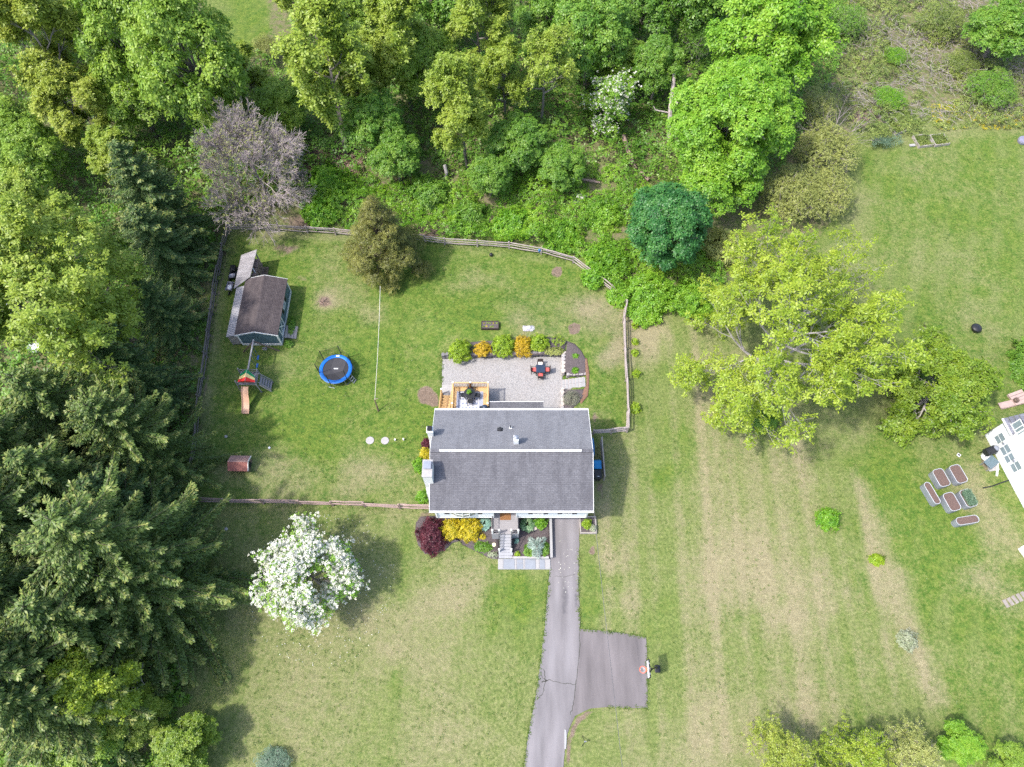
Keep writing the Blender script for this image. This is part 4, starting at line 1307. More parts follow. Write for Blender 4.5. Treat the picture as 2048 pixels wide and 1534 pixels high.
# windows of the front: dark panes set in white frames
def window(xa, xb, za, zb_, y, parent=house, glass='glass_dark', mull=True):
    fr = MB(); t_ = .06
    fr.box(((xa + xb) / 2, y - .03, zb_ - t_ / 2), (xb - xa, .07, t_)); fr.box(((xa + xb) / 2, y - .03, za + t_ / 2), (xb - xa + .08, .10, t_))
    for x in (xa + t_ / 2, xb - t_ / 2): fr.box((x, y - .03, (za + zb_) / 2), (t_, .07, zb_ - za - 2 * t_))
    if mull: fr.box(((xa + xb) / 2, y - .03, (za + zb_) / 2), (xb - xa - 2 * t_, .05, .04))
    f = fr.build('window', M['white_paint'], parent)
    g = MB(); g.box(((xa + xb) / 2, y - .012, (za + zb_) / 2), (xb - xa - 2 * t_, .02, zb_ - za - 2 * t_)); g.build('pane', M[glass], f)


def px_x(px, z=4.2): return P(px, 1026, z).x


mx = lambda zx: 950 + zx / 8.192
for s0, s1, w0, w1, s2, s3 in ((878, 948, 960, 1122, 1134, 1206), (1366, 1438, 1450, 1598, 1610, 1686)):
    window(px_x(mx(w0)), px_x(mx(w1)), 3.25, 4.42, WY0 - .02)
    for a, b in ((s0, s1), (s2, s3)):
        mb = MB(); xa, xb = px_x(mx(a)), px_x(mx(b))
        mb.box(((xa + xb) / 2, WY0 - .045, 3.84), (xb - xa, .03, 1.3))
        for i in range(12): mb.box(((xa + xb) / 2, WY0 - .062, 3.28 + i * .1), (xb - xa - .06, .02, .06), rx=R(25))
        mb.build('shutter', M['shutter'], house)
# bow window of four angled panes
zx2 = lambda zx: 820 + zx / 10.78
for a, b in ((720, 825), (1445, 1545)):
    mb = MB(); xa, xb = px_x(zx2(a)), px_x(zx2(b)); mb.box(((xa + xb) / 2, WY0 - .045, 3.84), (xb - xa, .03, 1.3))
    for i in range(12): mb.box(((xa + xb) / 2, WY0 - .062, 3.28 + i * .1), (xb - xa - .06, .02, .06), rx=R(25))
    mb.build('shutter', M['shutter'], house)
bx = [px_x(zx2(v)) for v in (860, 985, 1130, 1275, 1410)]
by = [WY0 - .02, WY0 - .24, WY0 - .31, WY0 - .24, WY0 - .02]
bow = MB()
for i in range(5):
    bow.box((bx[i], by[i], 3.84), (.07, .07, 1.3))
for zz in (3.18, 4.5):
    poly = [(bx[i], by[i] - .03) for i in range(5)] + [(bx[4], WY0 + .02), (bx[0], WY0 + .02)]
    bow.prism(poly, zz - .04, zz + .04)
bw = bow.build('bow_window', M['white_paint'], house)
for i in range(4):
    a, b = Vector((bx[i], by[i], 0)), Vector((bx[i + 1], by[i + 1], 0)); d = (b - a).normalized()
    g = MB(); g.bar((a.x + d.x * .05, a.y + d.y * .05, 3.84), (b.x - d.x * .05, b.y - d.y * .05, 3.84), .02, 1.22); g.build('pane', M['glass_sky'], bw)
    g = MB(); g.bar((a.x, a.y - .02, 3.84), (b.x, b.y - .02, 3.84), .04, .05); g.build('glazing_bar', M['white_paint'], bw)
# recessed front door
dx0, dx1 = mx(400), mx(588); dx0, dx1 = P(dx0, 1024, 4).x, P(dx1, 1024, 4).x
mb = MB(); mb.box(((rec0 + rec1) / 2, 17.68, 3.3), (rec1 - rec0, .05, 2.6)); mb.build('entry_wall', M['stone_step'], house)
mb = MB(); mb.box(((dx0 + dx1) / 2, 17.63, 2.75), (.98, .05, 2.05)); 
for ix in (-.24, .24):
    for iz in (2.2, 2.75, 3.3): mb.box(((dx0 + dx1) / 2 + ix, 17.60, iz), (.34, .03, .4))
d_ = mb.build('front_door', M['brown_door'], house)
mb = MB(); mb.lathe(((dx0 + dx1) / 2 + .4, 17.56, 2.7), [(.03, -.02), (.04, 0), (.03, .02)], 8); mb.build('handle', M['galv'], d_)
mb = MB()
for s in (-1, 1): mb.box(((dx0 + dx1) / 2 + s * .62, 17.63, 2.75), (.12, .07, 2.2))
mb.box(((dx0 + dx1) / 2, 17.63, 3.9), (1.5, .07, .12)); mb.build('door_frame', M['white_paint'], house)
# garage door in the wall below the overhang
gx0_, gx1_ = P(1101, 1040).x + .1, P(1157, 1040).x
gd = MB()
for i in range(4): gd.box(((gx0_ + gx1_) / 2, 17.06, .3 + i * .52), (gx1_ - gx0_, .06, .5))
gd.build('garage_door', M['white_paint'], house, bevel=.01)
# small lean-to roof over the back door
lx0, lx1 = -1.9, 2.7
mb = MB()
n = 11
for i in range(n):
    t0, t1 = i / n, (i + 1) / n
    ya, yb_ = 26.44 - 2.2 * t0, 26.44 - 2.2 * t1; za, zb_ = 2.62 + .75 * t0, 2.62 + .75 * t1
    mb.add([(lx0, ya, za + .014), (lx1, ya, za + .014), (lx1, yb_, zb_), (lx0, yb_, zb_), (lx0, ya, za - .02), (lx1, ya, za - .02)], [(3, 2, 1, 0), (0, 1, 5, 4)])
pr = mb.build('porch_roof', M['shingle_front'], house)
mb = MB(); mb.box(((lx0 + lx1) / 2, 26.46, 2.56), (lx1 - lx0 + .04, .05, .14)); mb.build('fascia', M['white_paint'], pr)
for x in (lx0 + .1, lx1 - .1):
    mb = MB(); mb.box((x, 26.3, 1.25), (.11, .11, 2.5)); mb.build('post', M['white_wood'], pr)

# ---------------------------------------------------------------- front porch and stairs
PZ = 1.72
porch = thing('front_porch', 'grey front porch with black railings and white posts at the head of the stairs', 'porch', (-.55, 16.4, 0))
qx0, qx1 = P(983, 1060, PZ).x, P(1038, 1060, PZ).x
qy0 = P(1010, 1068, PZ).y
mb = MB(); mb.box(((qx0 + qx1) / 2, (qy0 + 17.6) / 2, PZ / 2 - .06), (qx1 - qx0 - .04, 17.6 - qy0 - .04, PZ - .1)); mb.build('base', M['stone_step'], porch)
mb = MB()
nb = 15
for i in range(nb):
    y = qy0 + (17.62 - qy0) * (i + .5) / nb
    mb.box(((qx0 + qx1) / 2, y, PZ), (qx1 - qx0, (17.62 - qy0) / nb - .008, .035))
tag(mb.build('decking', M['porch'], porch), kind='stuff')
sx0, sx1 = P(1000, 1070, 1.5).x, P(1023, 1070, 1.5).x
stairs = thing('front_stairs', 'flight of grey stone stairs with black handrails down to the flagstone walkway', 'stairs', ((sx0 + sx1) / 2, 14.5, 0))
sy_b = P(1010, 1116, .12).y
NS = 8
for i in range(NS):
    z = PZ - .04 - (PZ - .1) * (i + 1) / (NS + .6)
    y1_ = qy0 - (qy0 - sy_b) * i / NS; y0_ = qy0 - (qy0 - sy_b) * (i + 1) / NS
    ex = .16 if i >= NS - 2 else 0
    mb = MB(); mb.box(((sx0 + sx1) / 2, (y0_ + y1_) / 2, z / 2 - .02), (sx1 - sx0 + ex, y1_ - y0_ + .004, z - .04)); mb.build('riser', M['grout'], stairs)
    mb = MB(); mb.box(((sx0 + sx1) / 2, (y0_ + y1_) / 2 - .01, z), (sx1 - sx0 + .06 + ex, y1_ - y0_ + .03, .05)); mb.build('tread', M['stone_step'], stairs, bevel=.012)


def post(x, y, z0, h, parent):
    mb = MB(); mb.box((x, y, z0 + h / 2), (.105, .105, h)); p_ = mb.build('post', M['white_paint'], parent)
    mb = MB(); mb.box((x, y, z0 + h + .015), (.155, .155, .03)); mb.add([(x - .07, y - .07, z0 + h + .03), (x + .07, y - .07, z0 + h + .03), (x + .07, y + .07, z0 + h + .03), (x - .07, y + .07, z0 + h + .03), (x, y, z0 + h + .09)], [(0, 1, 4), (1, 2, 4), (2, 3, 4), (3, 0, 4)])
    mb.build('post_cap', M['white_paint'], p_)


def railing(a, b, parent, mat_, gap=.115, h=.86, bal=.018, top=.05, name='railing'):
    a, b = Vector(a), Vector(b)
    up = Vector((0, 0, h)); mb = MB()
    mb.bar(a + up, b + up, top, .04); mb.bar(a + Vector((0, 0, .1)), b + Vector((0, 0, .1)), top * .8, .035)
    n = max(2, int((b - a).length / gap))
    for i in range(1, n):
        q = a.lerp(b, i / n); mb.bar(q + Vector((0, 0, .1)), q + up, bal, bal)
    return mb.build(name, mat_, parent)


pz = PZ + .02
ptx = [P(984.5, 1058, pz + .95).x, P(998, 1058, pz + .95).x, P(1022.5, 1058, pz + .95).x, P(1036.5, 1058, pz + .95).x]
fy = qy0 + .06
for x in ptx: post(x, fy, pz, .95, porch)
for s in (0, 3): post(ptx[s], WY0 + .25, pz, .95, porch)
for i in (0, 2): railing((ptx[i], fy, pz), (ptx[i + 1], fy, pz), porch, M['black_metal'])
for i in (0, 3): railing((ptx[i], fy, pz), (ptx[i], WY0 + .25, pz), porch, M['black_metal'])
for i in (1, 2):
    x = ptx[i]
    post(x, sy_b + .42, .3, 1.0, stairs)
    railing((x, fy - .06, pz - .03), (x, sy_b + .42, .34), stairs, M['black_metal'], name='handrail')
# plinth blocks at the sides of the porch front
mat_o = MB(); mat_o.box(((dx0 + dx1) / 2, P(1010, 1030, PZ).y, PZ + .035), (.88, .85, .03))
single('doormat', mat_o, M['coir'], 'brown doormat lying on the grey front porch at the door', 'doormat')

# ---------------------------------------------------------------- rear deck
deck = thing('deck', 'yellow pine deck with baluster railings and side stairs behind the house', 'deck', (-3.7, 26.4, 0))
DZ = 1.45
ax0, ax1, ay1 = -5.28, -2.03, 28.5
mb = MB()
n = int((ax1 - ax0) / .145)
for i in range(n):
    x = ax0 + (ax1 - ax0) * (i + .5) / n
    mb.box((x, (24.2 + ay1) / 2, DZ), ((ax1 - ax0) / n - .008, ay1 - 24.2, .04))
tag(mb.build('decking', M['pine'], deck), kind='stuff')
mb = MB()
for y in (24.4, 25.8, 27.2, 28.4): mb.box(((ax0 + ax1) / 2, y, DZ - .13), (ax1 - ax0, .05, .2))
for x in (ax0 + .03, ax1 - .03): mb.box((x, (24.2 + ay1) / 2, DZ - .14), (.05, ay1 - 24.2, .22))
mb.build('joists', M['pine_dark'], deck)
for x, y in ((ax0 + .08, ay1 - .08), ((ax0 + ax1) / 2, ay1 - .08), (ax1 - .08, ay1 - .08), (ax1 - .08, 26.4), (ax0 + .08, 26.4)):
    mb = MB(); mb.box((x, y, (DZ + .98) / 2), (.10, .10, DZ + .98)); p_ = mb.build('post', M['pine'], deck)
    mb = MB(); mb.box((x, y, DZ + 1.0), (.14, .14, .03)); mb.build('post_cap', M['white_paint'], p_)
railing((ax0, ay1 - .08, DZ), (ax1, ay1 - .08, DZ), deck, M['pine'], .13, .92, .04, .11)
railing((ax1 - .08, ay1 - .1, DZ), (ax1 - .08, 24.3, DZ), deck, M['pine'], .13, .92, .04, .11)
railing((ax0 + .08, ay1 - .1, DZ), (ax0 + .08, 25.4, DZ), deck, M['pine'], .13, .92, .04, .13)
# stairs on the left side run down towards the back
tx0, tx1 = -6.35, -5.42
ns_ = 8
for i in range(ns_):
    z = DZ - DZ * (i + .6) / (ns_ + .3)
    y = 25.35 + (28.3 - 25.35) * (i + .5) / ns_
    mb = MB()
    for k in range(2): mb.box(((tx0 + tx1) / 2, y + (k - .5) * .175, z), (tx1 - tx0, .165, .035))
    mb.build('tread', M['pine'], deck)
for x in (tx0, tx1 - .02):
    mb = MB(); mb.bar((x, 25.2, DZ - .12), (x, 28.45, .04), .045, .24); mb.build('stringer', M['pine_dark'], deck)
mb = MB(); mb.box(((tx0 + ax0) / 2, 24.75, DZ), (ax0 - tx0, 1.15, .04)); mb.build('landing', M['pine'], deck)
railing((tx0, 25.25, DZ - .08), (tx0, 28.5, .05), deck, M['pine'], .14, .92, .04, .09)
railing((tx1, 25.6, DZ - .2), (tx1, 28.3, .1), deck, M['pine'], .14, .88, .04, .08)
for y, z in ((25.25, DZ), (28.5, 0)):
    mb = MB(); mb.box((tx0, y, z / 2 + .5), (.10, .10, z + 1.0)); p_ = mb.build('post', M['pine'], deck)
    mb = MB(); mb.box((tx0, y, z + 1.02), (.14, .14, .03)); mb.build('post_cap', M['white_paint'], p_)
sheet('stair_pad', [P(884, 770), P(906, 770), P(906, 785), P(884, 785)], .03, M['concrete'], 'small concrete pad at the foot of the deck stairs')

rug = thing('rug', 'pale grey rug with blue striped borders on the pine deck', 'rug', (-3.75, 26.6, DZ + .02))
mb = MB(); mb.box((-3.72, 26.45, DZ + .028), (2.35, 3.1, .012)); mb.build('field', M['rug_field'], rug)
mb = MB()
for s in (-1, 1):
    mb.box((-3.72 + s * .98, 26.45, DZ + .0355), (.07, 3.1, .003)); mb.box((-3.72 + s * 1.1, 26.45, DZ + .0355), (.05, 3.1, .003)); mb.box((-3.72 + s * .86, 26.45, DZ + .0355), (.03, 3.1, .003))
for k in range(5):
    for j in range(7): mb.box((-3.72 - .6 + k * .3, 25.15 + j * .42, DZ + .0355), (.12, .12, .003), rz=R(45))
mb.build('border_stripes', M['rug_stripe'], rug)


def patio_chair(x, y, z, rz, label, cat, legm, seatm, group, round_=False, backm=None):
    t = thing('patio_chair', label, cat, (x, y, z), rz, group)
    mb = MB()
    if round_: mb.lathe((0, 0, .42), [(.20, 0), (.235, .015), (.235, .04), (.2, .055)], 14)
    else: mb.box((0, 0, .44), (.46, .46, .07))
    mb.build('seat', seatm, t, local=True, bevel=.02)
    mb = MB()
    if round_:
        pts = [(-.24 + .04 * abs(math.cos(a)) - .05, .25 * math.cos(a), .46 + .44 * math.sin(a)) for a in np.linspace(0, math.pi, 11)]
        mb.tube(pts, .018, 6)
        for k in range(-3, 4): mb.bar((-.2, k * .055, .46), (-.27, k * .055, .46 + .42 * math.sqrt(max(0.05, 1 - (k / 4.3) ** 2))), .012, .012)
    else:
        mb.box((-.245, 0, .66), (.055, .5, .5), ry=R(-8)); 
    mb.build('backrest', backm or legm, t, local=True)
    for sx in (-1, 1):
        for sy in (-1, 1):
            mb = MB(); mb.bar((sx * .19, sy * .2, .43), (sx * .22, sy * .22, 0), .035, .035); mb.build('leg', legm, t, local=True)
    for sy in (-1, 1):
        mb = MB(); mb.tube([(-.24, sy * .25, .62), (0, sy * .27, .64), (.18, sy * .26, .62), (.2, sy * .24, .43)], .02, 6); mb.build('armrest', legm, t, local=True)
    return t


# round black table, plant and four chairs on the deck
dc = P(939.5, 787, DZ + .7)
tb = thing('patio_table', 'round black metal table with a plant on it on the deck', 'table', (dc.x, dc.y, DZ + .035))
mb = MB(); mb.lathe((0, 0, .68), [(.50, 0), (.52, .01), (.52, .03), (.50, .04)], 28)
mb.build('tabletop', M['black_plastic'], tb, local=True)
mb = MB(); mb.tube([(0, 0, .02), (0, 0, .68)], .045, 8); mb.build('pedestal', M['black_metal'], tb, local=True)
for k in range(4):
    a = k * math.pi / 2 + .78; mb = MB(); mb.bar((0, 0, .08), (.36 * math.cos(a), .36 * math.sin(a), .015), .04, .03); mb.build('leg', M['black_metal'], tb, local=True)
g_ = 'black metal chairs round the deck table'
for dx_, dy_, rz, lb in ((-.62, -.03, 0, 'black metal chair on the left of the round deck table'), (.62, -.05, math.pi, 'black metal chair on the right of the round deck table'),
                         (0, .62, -math.pi / 2, 'black metal chair between the round table and the far deck railing'), (.02, -.64, math.pi / 2, 'black metal chair on the house side of the round deck table')):
    patio_chair(dc.x + dx_, dc.y + dy_, DZ + .037, rz, lb, 'chair', M['black_metal'], M['black_plastic'], g_, True)
pl = thing('potted_plant', 'small green potted plant in the middle of the round deck table', 'plant', (dc.x - .02, dc.y + .02, DZ + .755))
mb = MB(); mb.lathe((0, 0, 0), [(.09, 0), (.13, .16), (.14, .17), (.12, .165)], 12); mb.build('pot', M['brown_wood'], pl, local=True)
q = rosettes(np.random.default_rng(4), np.random.default_rng(5).normal(0, .075, (40, 3)) + [0, 0, .26], np.tile([[0, 0, 1.0]], (40, 1)), 5, .13, .06)
o = bpy.data.objects.new('leaves', np_mesh('leaves', q, 4, M['leaf_bush'])); COL.objects.link(o); o.parent = pl
# folded parasol post behind the table
pr = thing('parasol', 'closed brown parasol standing behind the round deck table', 'parasol', (dc.x + .02, 28.2, DZ + .03))
mb = MB(); mb.tube([(0, 0, 0), (0, 0, 1.1)], .03, 8); mb.build('pole', M['dark_wood'], pr, local=True)
mb = MB(); mb.lathe((0, 0, .45), [(.03, 0), (.10, .05), (.09, .4), (.05, .75), (.01, .85)], 10); mb.build('canopy', M['brown_door'], pr, local=True)
mb = MB(); mb.lathe((0, 0, 0), [(.2, 0), (.2, .05), (.05, .08)], 12); mb.build('base', M['black_metal'], pr, local=True)
# covered grill
gp = P(969.5, 814, DZ + 1.0)
gr = thing('grill', 'grill under a dark cover in the deck corner by the house', 'grill', (gp.x, gp.y, DZ + .03))
mb = MB(); mb.box((0, 0, .45), (.52, .46, .7)); mb.build('cabinet', M['black_plastic'], gr, local=True, bevel=.03)
mb = MB(); mb.lathe((0, 0, .8), [(.30, 0), (.31, .1), (.26, .24), (.12, .31), (.02, .32)], 12, sx=.95, sy=.8); mb.build('lid', M['navy_top'], gr, local=True, smooth=True)
mb = MB(); mb.tube([(-.2, -.26, .93), (-.2, -.3, .93), (.2, -.3, .93), (.2, -.26, .93)], .014, 6); mb.build('handle', M['galv'], gr, local=True)
for s in (-1, 1):
    mb = MB(); mb.box((s * .36, 0, .74), (.2, .4, .03)); mb.build('shelf', M['black_metal'], gr, local=True)

# ---------------------------------------------------------------- square table and chairs on the gravel
tc_ = P(1081, 737, .72)
tb = thing('patio_table', 'square navy topped table on the pale gravel patio', 'table', (tc_.x, tc_.y, 0.0))
mb = MB(); mb.box((0, 0, .71), (.82, .80, .04)); mb.build('tabletop', M['navy_top'], tb, local=True, bevel=.01)
mb = MB()
for s in (-1, 1): mb.box((s * .38, 0, .66), (.03, .76, .07)); mb.box((0, s * .37, .66), (.72, .03, .07))
mb.build('apron', M['dark_wood'], tb, local=True)
for sx in (-1, 1):
    for sy in (-1, 1):
        mb = MB(); mb.box((sx * .37, sy * .36, .32), (.06, .06, .64)); mb.build('leg', M['dark_wood'], tb, local=True)
for dx_, dy_, rz, lb, cu in ((-.62, .0, 0, 'dark chair with red cushion left of the square patio table', 'red_cushion'), (.62, 0, math.pi, 'dark chair with red cushion right of the square patio table', 'red_cushion'),
                             (0, -.62, math.pi / 2, 'dark chair with red cushion on the house side of the square patio table', 'red_cushion'),
                             (0, .62, -math.pi / 2, 'dark chair with pale cushion between the square table and the stone wall', 'beige_cushion')):
    c = patio_chair(tc_.x + dx_, tc_.y + dy_, 0, rz, lb, 'chair', M['dark_wood'], M['dark_wood'], 'chairs round the square patio table')
    mb = MB(); mb.box((.02, 0, .505), (.42, .42, .06)); mb.build('cushion', M[cu], c, local=True, bevel=.025)

# ---------------------------------------------------------------- bins and screen on the right of the house
fa, fb = P(1203, 874, 1.2), P(1209, 951, 1.2)
bs_ = thing('screen_fence', 'narrow board screen standing beside the bins right of the house', 'fence', (fa.x, (fa.y + fb.y) / 2, 0))
mb = MB(); nb = 24
for i in range(nb):
    y = fb.y + (fa.y - fb.y) * (i + .5) / nb; x = fb.x + (fa.x - fb.x) * (i + .5) / nb
    q = MB(); q.box((x, y, .62), (.025, (fa.y - fb.y) / nb * .93, 1.2)); q.build('board', M['grey_wood'], bs_)
mb = MB(); mb.bar((fa.x + .03, fa.y, 1.24), (fb.x + .03, fb.y, 1.24), .09, .03); mb.build('cap_rail', M['grey_wood'], bs_)
for k in range(3):
    t_ = k / 2; mb = MB(); q = fa.lerp(fb, t_); mb.box((q.x + .07, q.y, .6), (.09, .09, 1.2)); mb.build('post', M['grey_wood'], bs_)


def wheelie(px, py, body, lid, label):
    p = P(px, py, 1.05)
    t = thing('wheelie_bin', label, 'bin', (p.x, p.y, 0), 0, 'wheelie bins beside the house')
    mb = MB(); mb.add([(x * w, y * w2, z) for z, w, w2 in ((.06, .24, .26), (1.0, .30, .36)) for x in (-1, 1) for y in (-1, 1)],
                      [(0, 2, 3, 1), (4, 5, 7, 6), (0, 1, 5, 4), (3, 2, 6, 7), (2, 0, 4, 6), (1, 3, 7, 5)]); mb.build('body', body, t, local=True)
    mb = MB(); mb.box((0, 0, 1.03), (.64, .76, .05)); mb.box((0, -.02, 1.075), (.5, .6, .04)); mb.build('lid', lid, t, local=True, bevel=.025)
    mb = MB(); mb.tube([(-.2, .40, 1.0), (-.2, .44, 1.0), (.2, .44, 1.0), (.2, .40, 1.0)], .018, 6); mb.build('handle', body, t, local=True)
    for s in (-1, 1):
        mb = MB(); mb.tube([(s * .26, .3, .1), (s * .30, .3, .1)], .1, 12); mb.build('wheel', M['black_plastic'], t, local=True)
    return t


wheelie(1195.5, 929, M['blue_bin'], M['blue_bin'], 'blue wheelie bin between the house wall and the board screen')
b2 = wheelie(1196, 948, M['black_plastic'], M['black_plastic'], 'black wheelie bin in front of the blue one beside the house')
mb = MB()
for k in range(4): mb.box((b2.location.x - .06 + k * .045, b2.location.y - .22, 1.099), (.03, .05, .003))
o = mb.build('white_sticker', M['white_plastic'], b2)
tp = P(1186.5, 893, 1.0)
mb = MB()
mb.lathe((tp.x, tp.y, 0), [(.12, 0), (.13, .5), (.12, .95), (.05, 1.0)], 8, sx=1, sy=7.5)
single('blue_tarp', mb, M['blue_tarp'], 'long blue covered bundle leaning along the right house wall', 'tarp')
# ---------------------------------------------------------------- shed
SX0, SX1, SY0, SY1 = -25.25, -21.62, 33.62, 39.55
SE, SR = 2.02, 2.66
scx = (SX0 + SX1) / 2
shed = thing('shed', 'blue grey garden shed with brown shingle roof and white trim', 'shed', (scx, (SY0 + SY1) / 2, 0))
mb = MB(); mb.box((scx, (SY0 + SY1) / 2, 1.14), (SX1 - SX0, SY1 - SY0, 1.75))
for y, s in ((SY0, 0), (SY1 - .05, 1)):
    mb.add([(SX0, y, 2.0), (SX1, y, 2.0), (scx, y, SR - .06), (SX0, y + .05, 2.0), (SX1, y + .05, 2.0), (scx, y + .05, SR - .06)], [(0, 1, 2), (3, 5, 4), (1, 4, 5, 2), (0, 2, 5, 3)])
mb.build('wall', M['shed_blue'], shed)
mb = MB()
for i in range(16):
    x = SX0 + .12 + (SX1 - SX0 - .2) * i / 15; hz = 2.0 + (SR - .1 - 2.0) * (1 - abs(x - scx) / (SX1 - scx))
    mb.box((x, SY0 - .012, (.3 + hz) / 2), (.035, .024, hz - .3))
for i in range(24): mb.box((SX1 + .012, SY0 + .15 + (SY1 - SY0 - .25) * i / 23, 1.12), (.024, .035, 1.66))
tag(mb.build('battens', M['shed_blue'], shed), kind='stuff')
mb = MB()
for x, y in ((SX0, SY0), (SX1, SY0), (SX1, SY1), (SX0, SY1)): mb.box((x, y, 1.12), (.13, .13, 1.76))
mb.build('corner_trim', M['white_paint'], shed)
mb = MB(); mb.box((scx, SY0 - .015, .16), (SX1 - SX0 + .12, .05, .3)); mb.box((SX1 + .015, (SY0 + SY1) / 2, .16), (.05, SY1 - SY0 + .1, .3))
for i in range(30): mb.box((SX0 + .1 + i * .12, SY0 - .045, .15), (.05, .012, .27))
mb.build('skirt', M['white_wood'], shed)
rx0, rx1, ry0, ry1 = -25.43, -21.44, 33.46, 39.72
for s in (0, 1):
    mb = MB(); n = 15
    xe, ze = (rx0, SE) if s == 0 else (rx1, SE)
    for i in range(n):
        t0, t1 = i / n, (i + 1) / n
        xa, xb = xe + (scx - xe) * t0, xe + (scx - xe) * t1; za, zb_ = ze + (SR - ze) * t0, ze + (SR - ze) * t1
        f = [(0, 3, 2, 1), (4, 0, 1, 5)] if s == 0 else [(0, 1, 2, 3), (5, 1, 0, 4)]
        mb.add([(xa, ry0, za + .02), (xa, ry1, za + .02), (xb, ry1, zb_ + .006), (xb, ry0, zb_ + .006), (xa, ry0, za - .02), (xa, ry1, za - .02)], f)
    o = len(mb.v); mb.v += [(xe, ry0, ze - .05), (xe, ry1, ze - .05), (scx, ry1, SR - .05), (scx, ry0, SR - .05)]; mb.f.append((o, o + 1, o + 2, o + 3)); mb.m.append(0)
    mb.build('roof', M['shingle_shed'], shed)
mb = MB()
for y in (ry0 - .012, ry1 + .012):
    for x in (rx0, rx1): mb.bar((x, y, SE - .06), (scx, y, SR - .05), .04, .13)
mb.build('rake_board', M['white_paint'], shed)
# right side: windows, shutters and a cross braced door
for y in (37.2,):
    mb = MB()
    for dy, sz in ((-.36, (.04, .06, .8)), (.36, (.04, .06, .8))): mb.box((SX1 + .03, y + dy, 1.5), sz)
    for dz in (-.4, 0, .4): mb.box((SX1 + .03, y, 1.5 + dz), (.04, .70, .05))
    f = mb.build('window', M['white_paint'], shed)
    mb = MB(); mb.box((SX1 + .01, y, 1.5), (.02, .66, .74)); mb.build('pane', M['glass_sky'], f)
for y in (36.5, 37.9):
    mb = MB(); mb.box((SX1 + .03, y, 1.5), (.04, .34, .86)); mb.build('shutter', M['black_plastic'], shed)
mb = MB(); dy0, dy1 = 34.35, 35.6
for y in (dy0, dy1): mb.box((SX1 + .045, y, 1.15), (.05, .10, 1.6))
for z in (.38, 1.92): mb.box((SX1 + .045, (dy0 + dy1) / 2, z), (.05, dy1 - dy0 - .1, .10))
mb.bar((SX1 + .05, dy0 + .06, .45), (SX1 + .05, dy1 - .06, 1.85), .09, .03, up=(1, 0, 0)); mb.bar((SX1 + .056, dy0 + .06, 1.85), (SX1 + .056, dy1 - .06, .45), .09, .03, up=(1, 0, 0))
mb.build('door', M['white_paint'], shed)
ramp = thing('shed_ramp', 'grey plank ramp at the cross braced shed door', 'ramp', (SX1 + .75, 34.95, 0))
for i in range(4):
    mb = MB(); mb.box((SX1 + .28 + i * .27, 34.95, .22 - i * .05), (.25, 1.35, .05), ry=R(10)); mb.build('plank', M['grey_wood'], ramp)
mb = MB()
for y in (34.45, 35.45): mb.bar((SX1 + .12, y, .16), (SX1 + 1.25, y, .0), .06, .09)
mb.build('stringer', M['grey_wood'], ramp)
# lean-to with corrugated metal roof
lean = thing('lean_to', 'open lean-to with ribbed metal roof running along the shed', 'lean-to', (-25.7, 38.2, 0))


def tin_roof(c, m_, rib=.19):
    """c: outer-front, inner-front, inner-back, outer-back corners"""
    c = [Vector(p) for p in c]; n = int((c[3] - c[0]).length / rib); mb = MB()
    prof = [(0.0, 0.0), (.35, 0.0), (.45, .05), (.62, .05), (.72, 0.0)]
    rows = []
    for i in range(n):
        for f, h in prof:
            t_ = (i + f) / n
            a, b = c[0].lerp(c[3], t_), c[1].lerp(c[2], t_); rows.append((a + Vector((0, 0, h)), b + Vector((0, 0, h))))
    rows.append((c[3], c[2]))
    vs = [p for r_ in rows for p in r_]; k = len(rows)
    fs = [(2 * i, 2 * i + 1, 2 * i + 3, 2 * i + 2) for i in range(k - 1)]
    mb.add(vs, fs)
    mb.add([p - Vector((0, 0, .03)) for p in (c[0], c[3], c[2], c[1])], [(0, 1, 2, 3)])
    return mb.build('roof', m_, lean)


tin_roof([(-26.3, 33.5, 1.66), (-25.40, 33.5, 1.98), (-25.40, 39.0, 1.98), (-26.3, 39.0, 1.66)], M['tin'])
tin_roof([(-26.48, 38.75, 1.80), (-24.9, 38.75 + 1.0, 2.36), (-24.78, 43.0, 2.36), (-26.45, 42.72, 1.80)], M['tin_dull'])
for x, y, h in ((-26.35, 42.5, 1.78), (-24.95, 42.7, 2.3), (-26.35, 39.2, 1.78), (-26.2, 33.65, 1.62), (-26.2, 36.5, 1.62)):
    mb = MB(); mb.box((x, y, h / 2), (.1, .1, h)); mb.build('post', M['grey_wood'], lean)
mb = MB(); mb.bar((-24.5, 40.2, .05), (-24.9, 40.9, 2.2), .08, .08); mb.build('brace', M['white_wood'], lean)
for i in range(7):
    mb = MB(); mb.box((-25.72, 33.62, .25 + i * .22), (.98 - .0, .03, .15)); mb.build('wall_board', M['grey_wood'], lean)
for i in range(7):
    mb = MB(); mb.box((-26.32, 36.2, .25 + i * .2), (.03, 5.0, .13)); mb.build('wall_board', M['grey_wood'], lean)
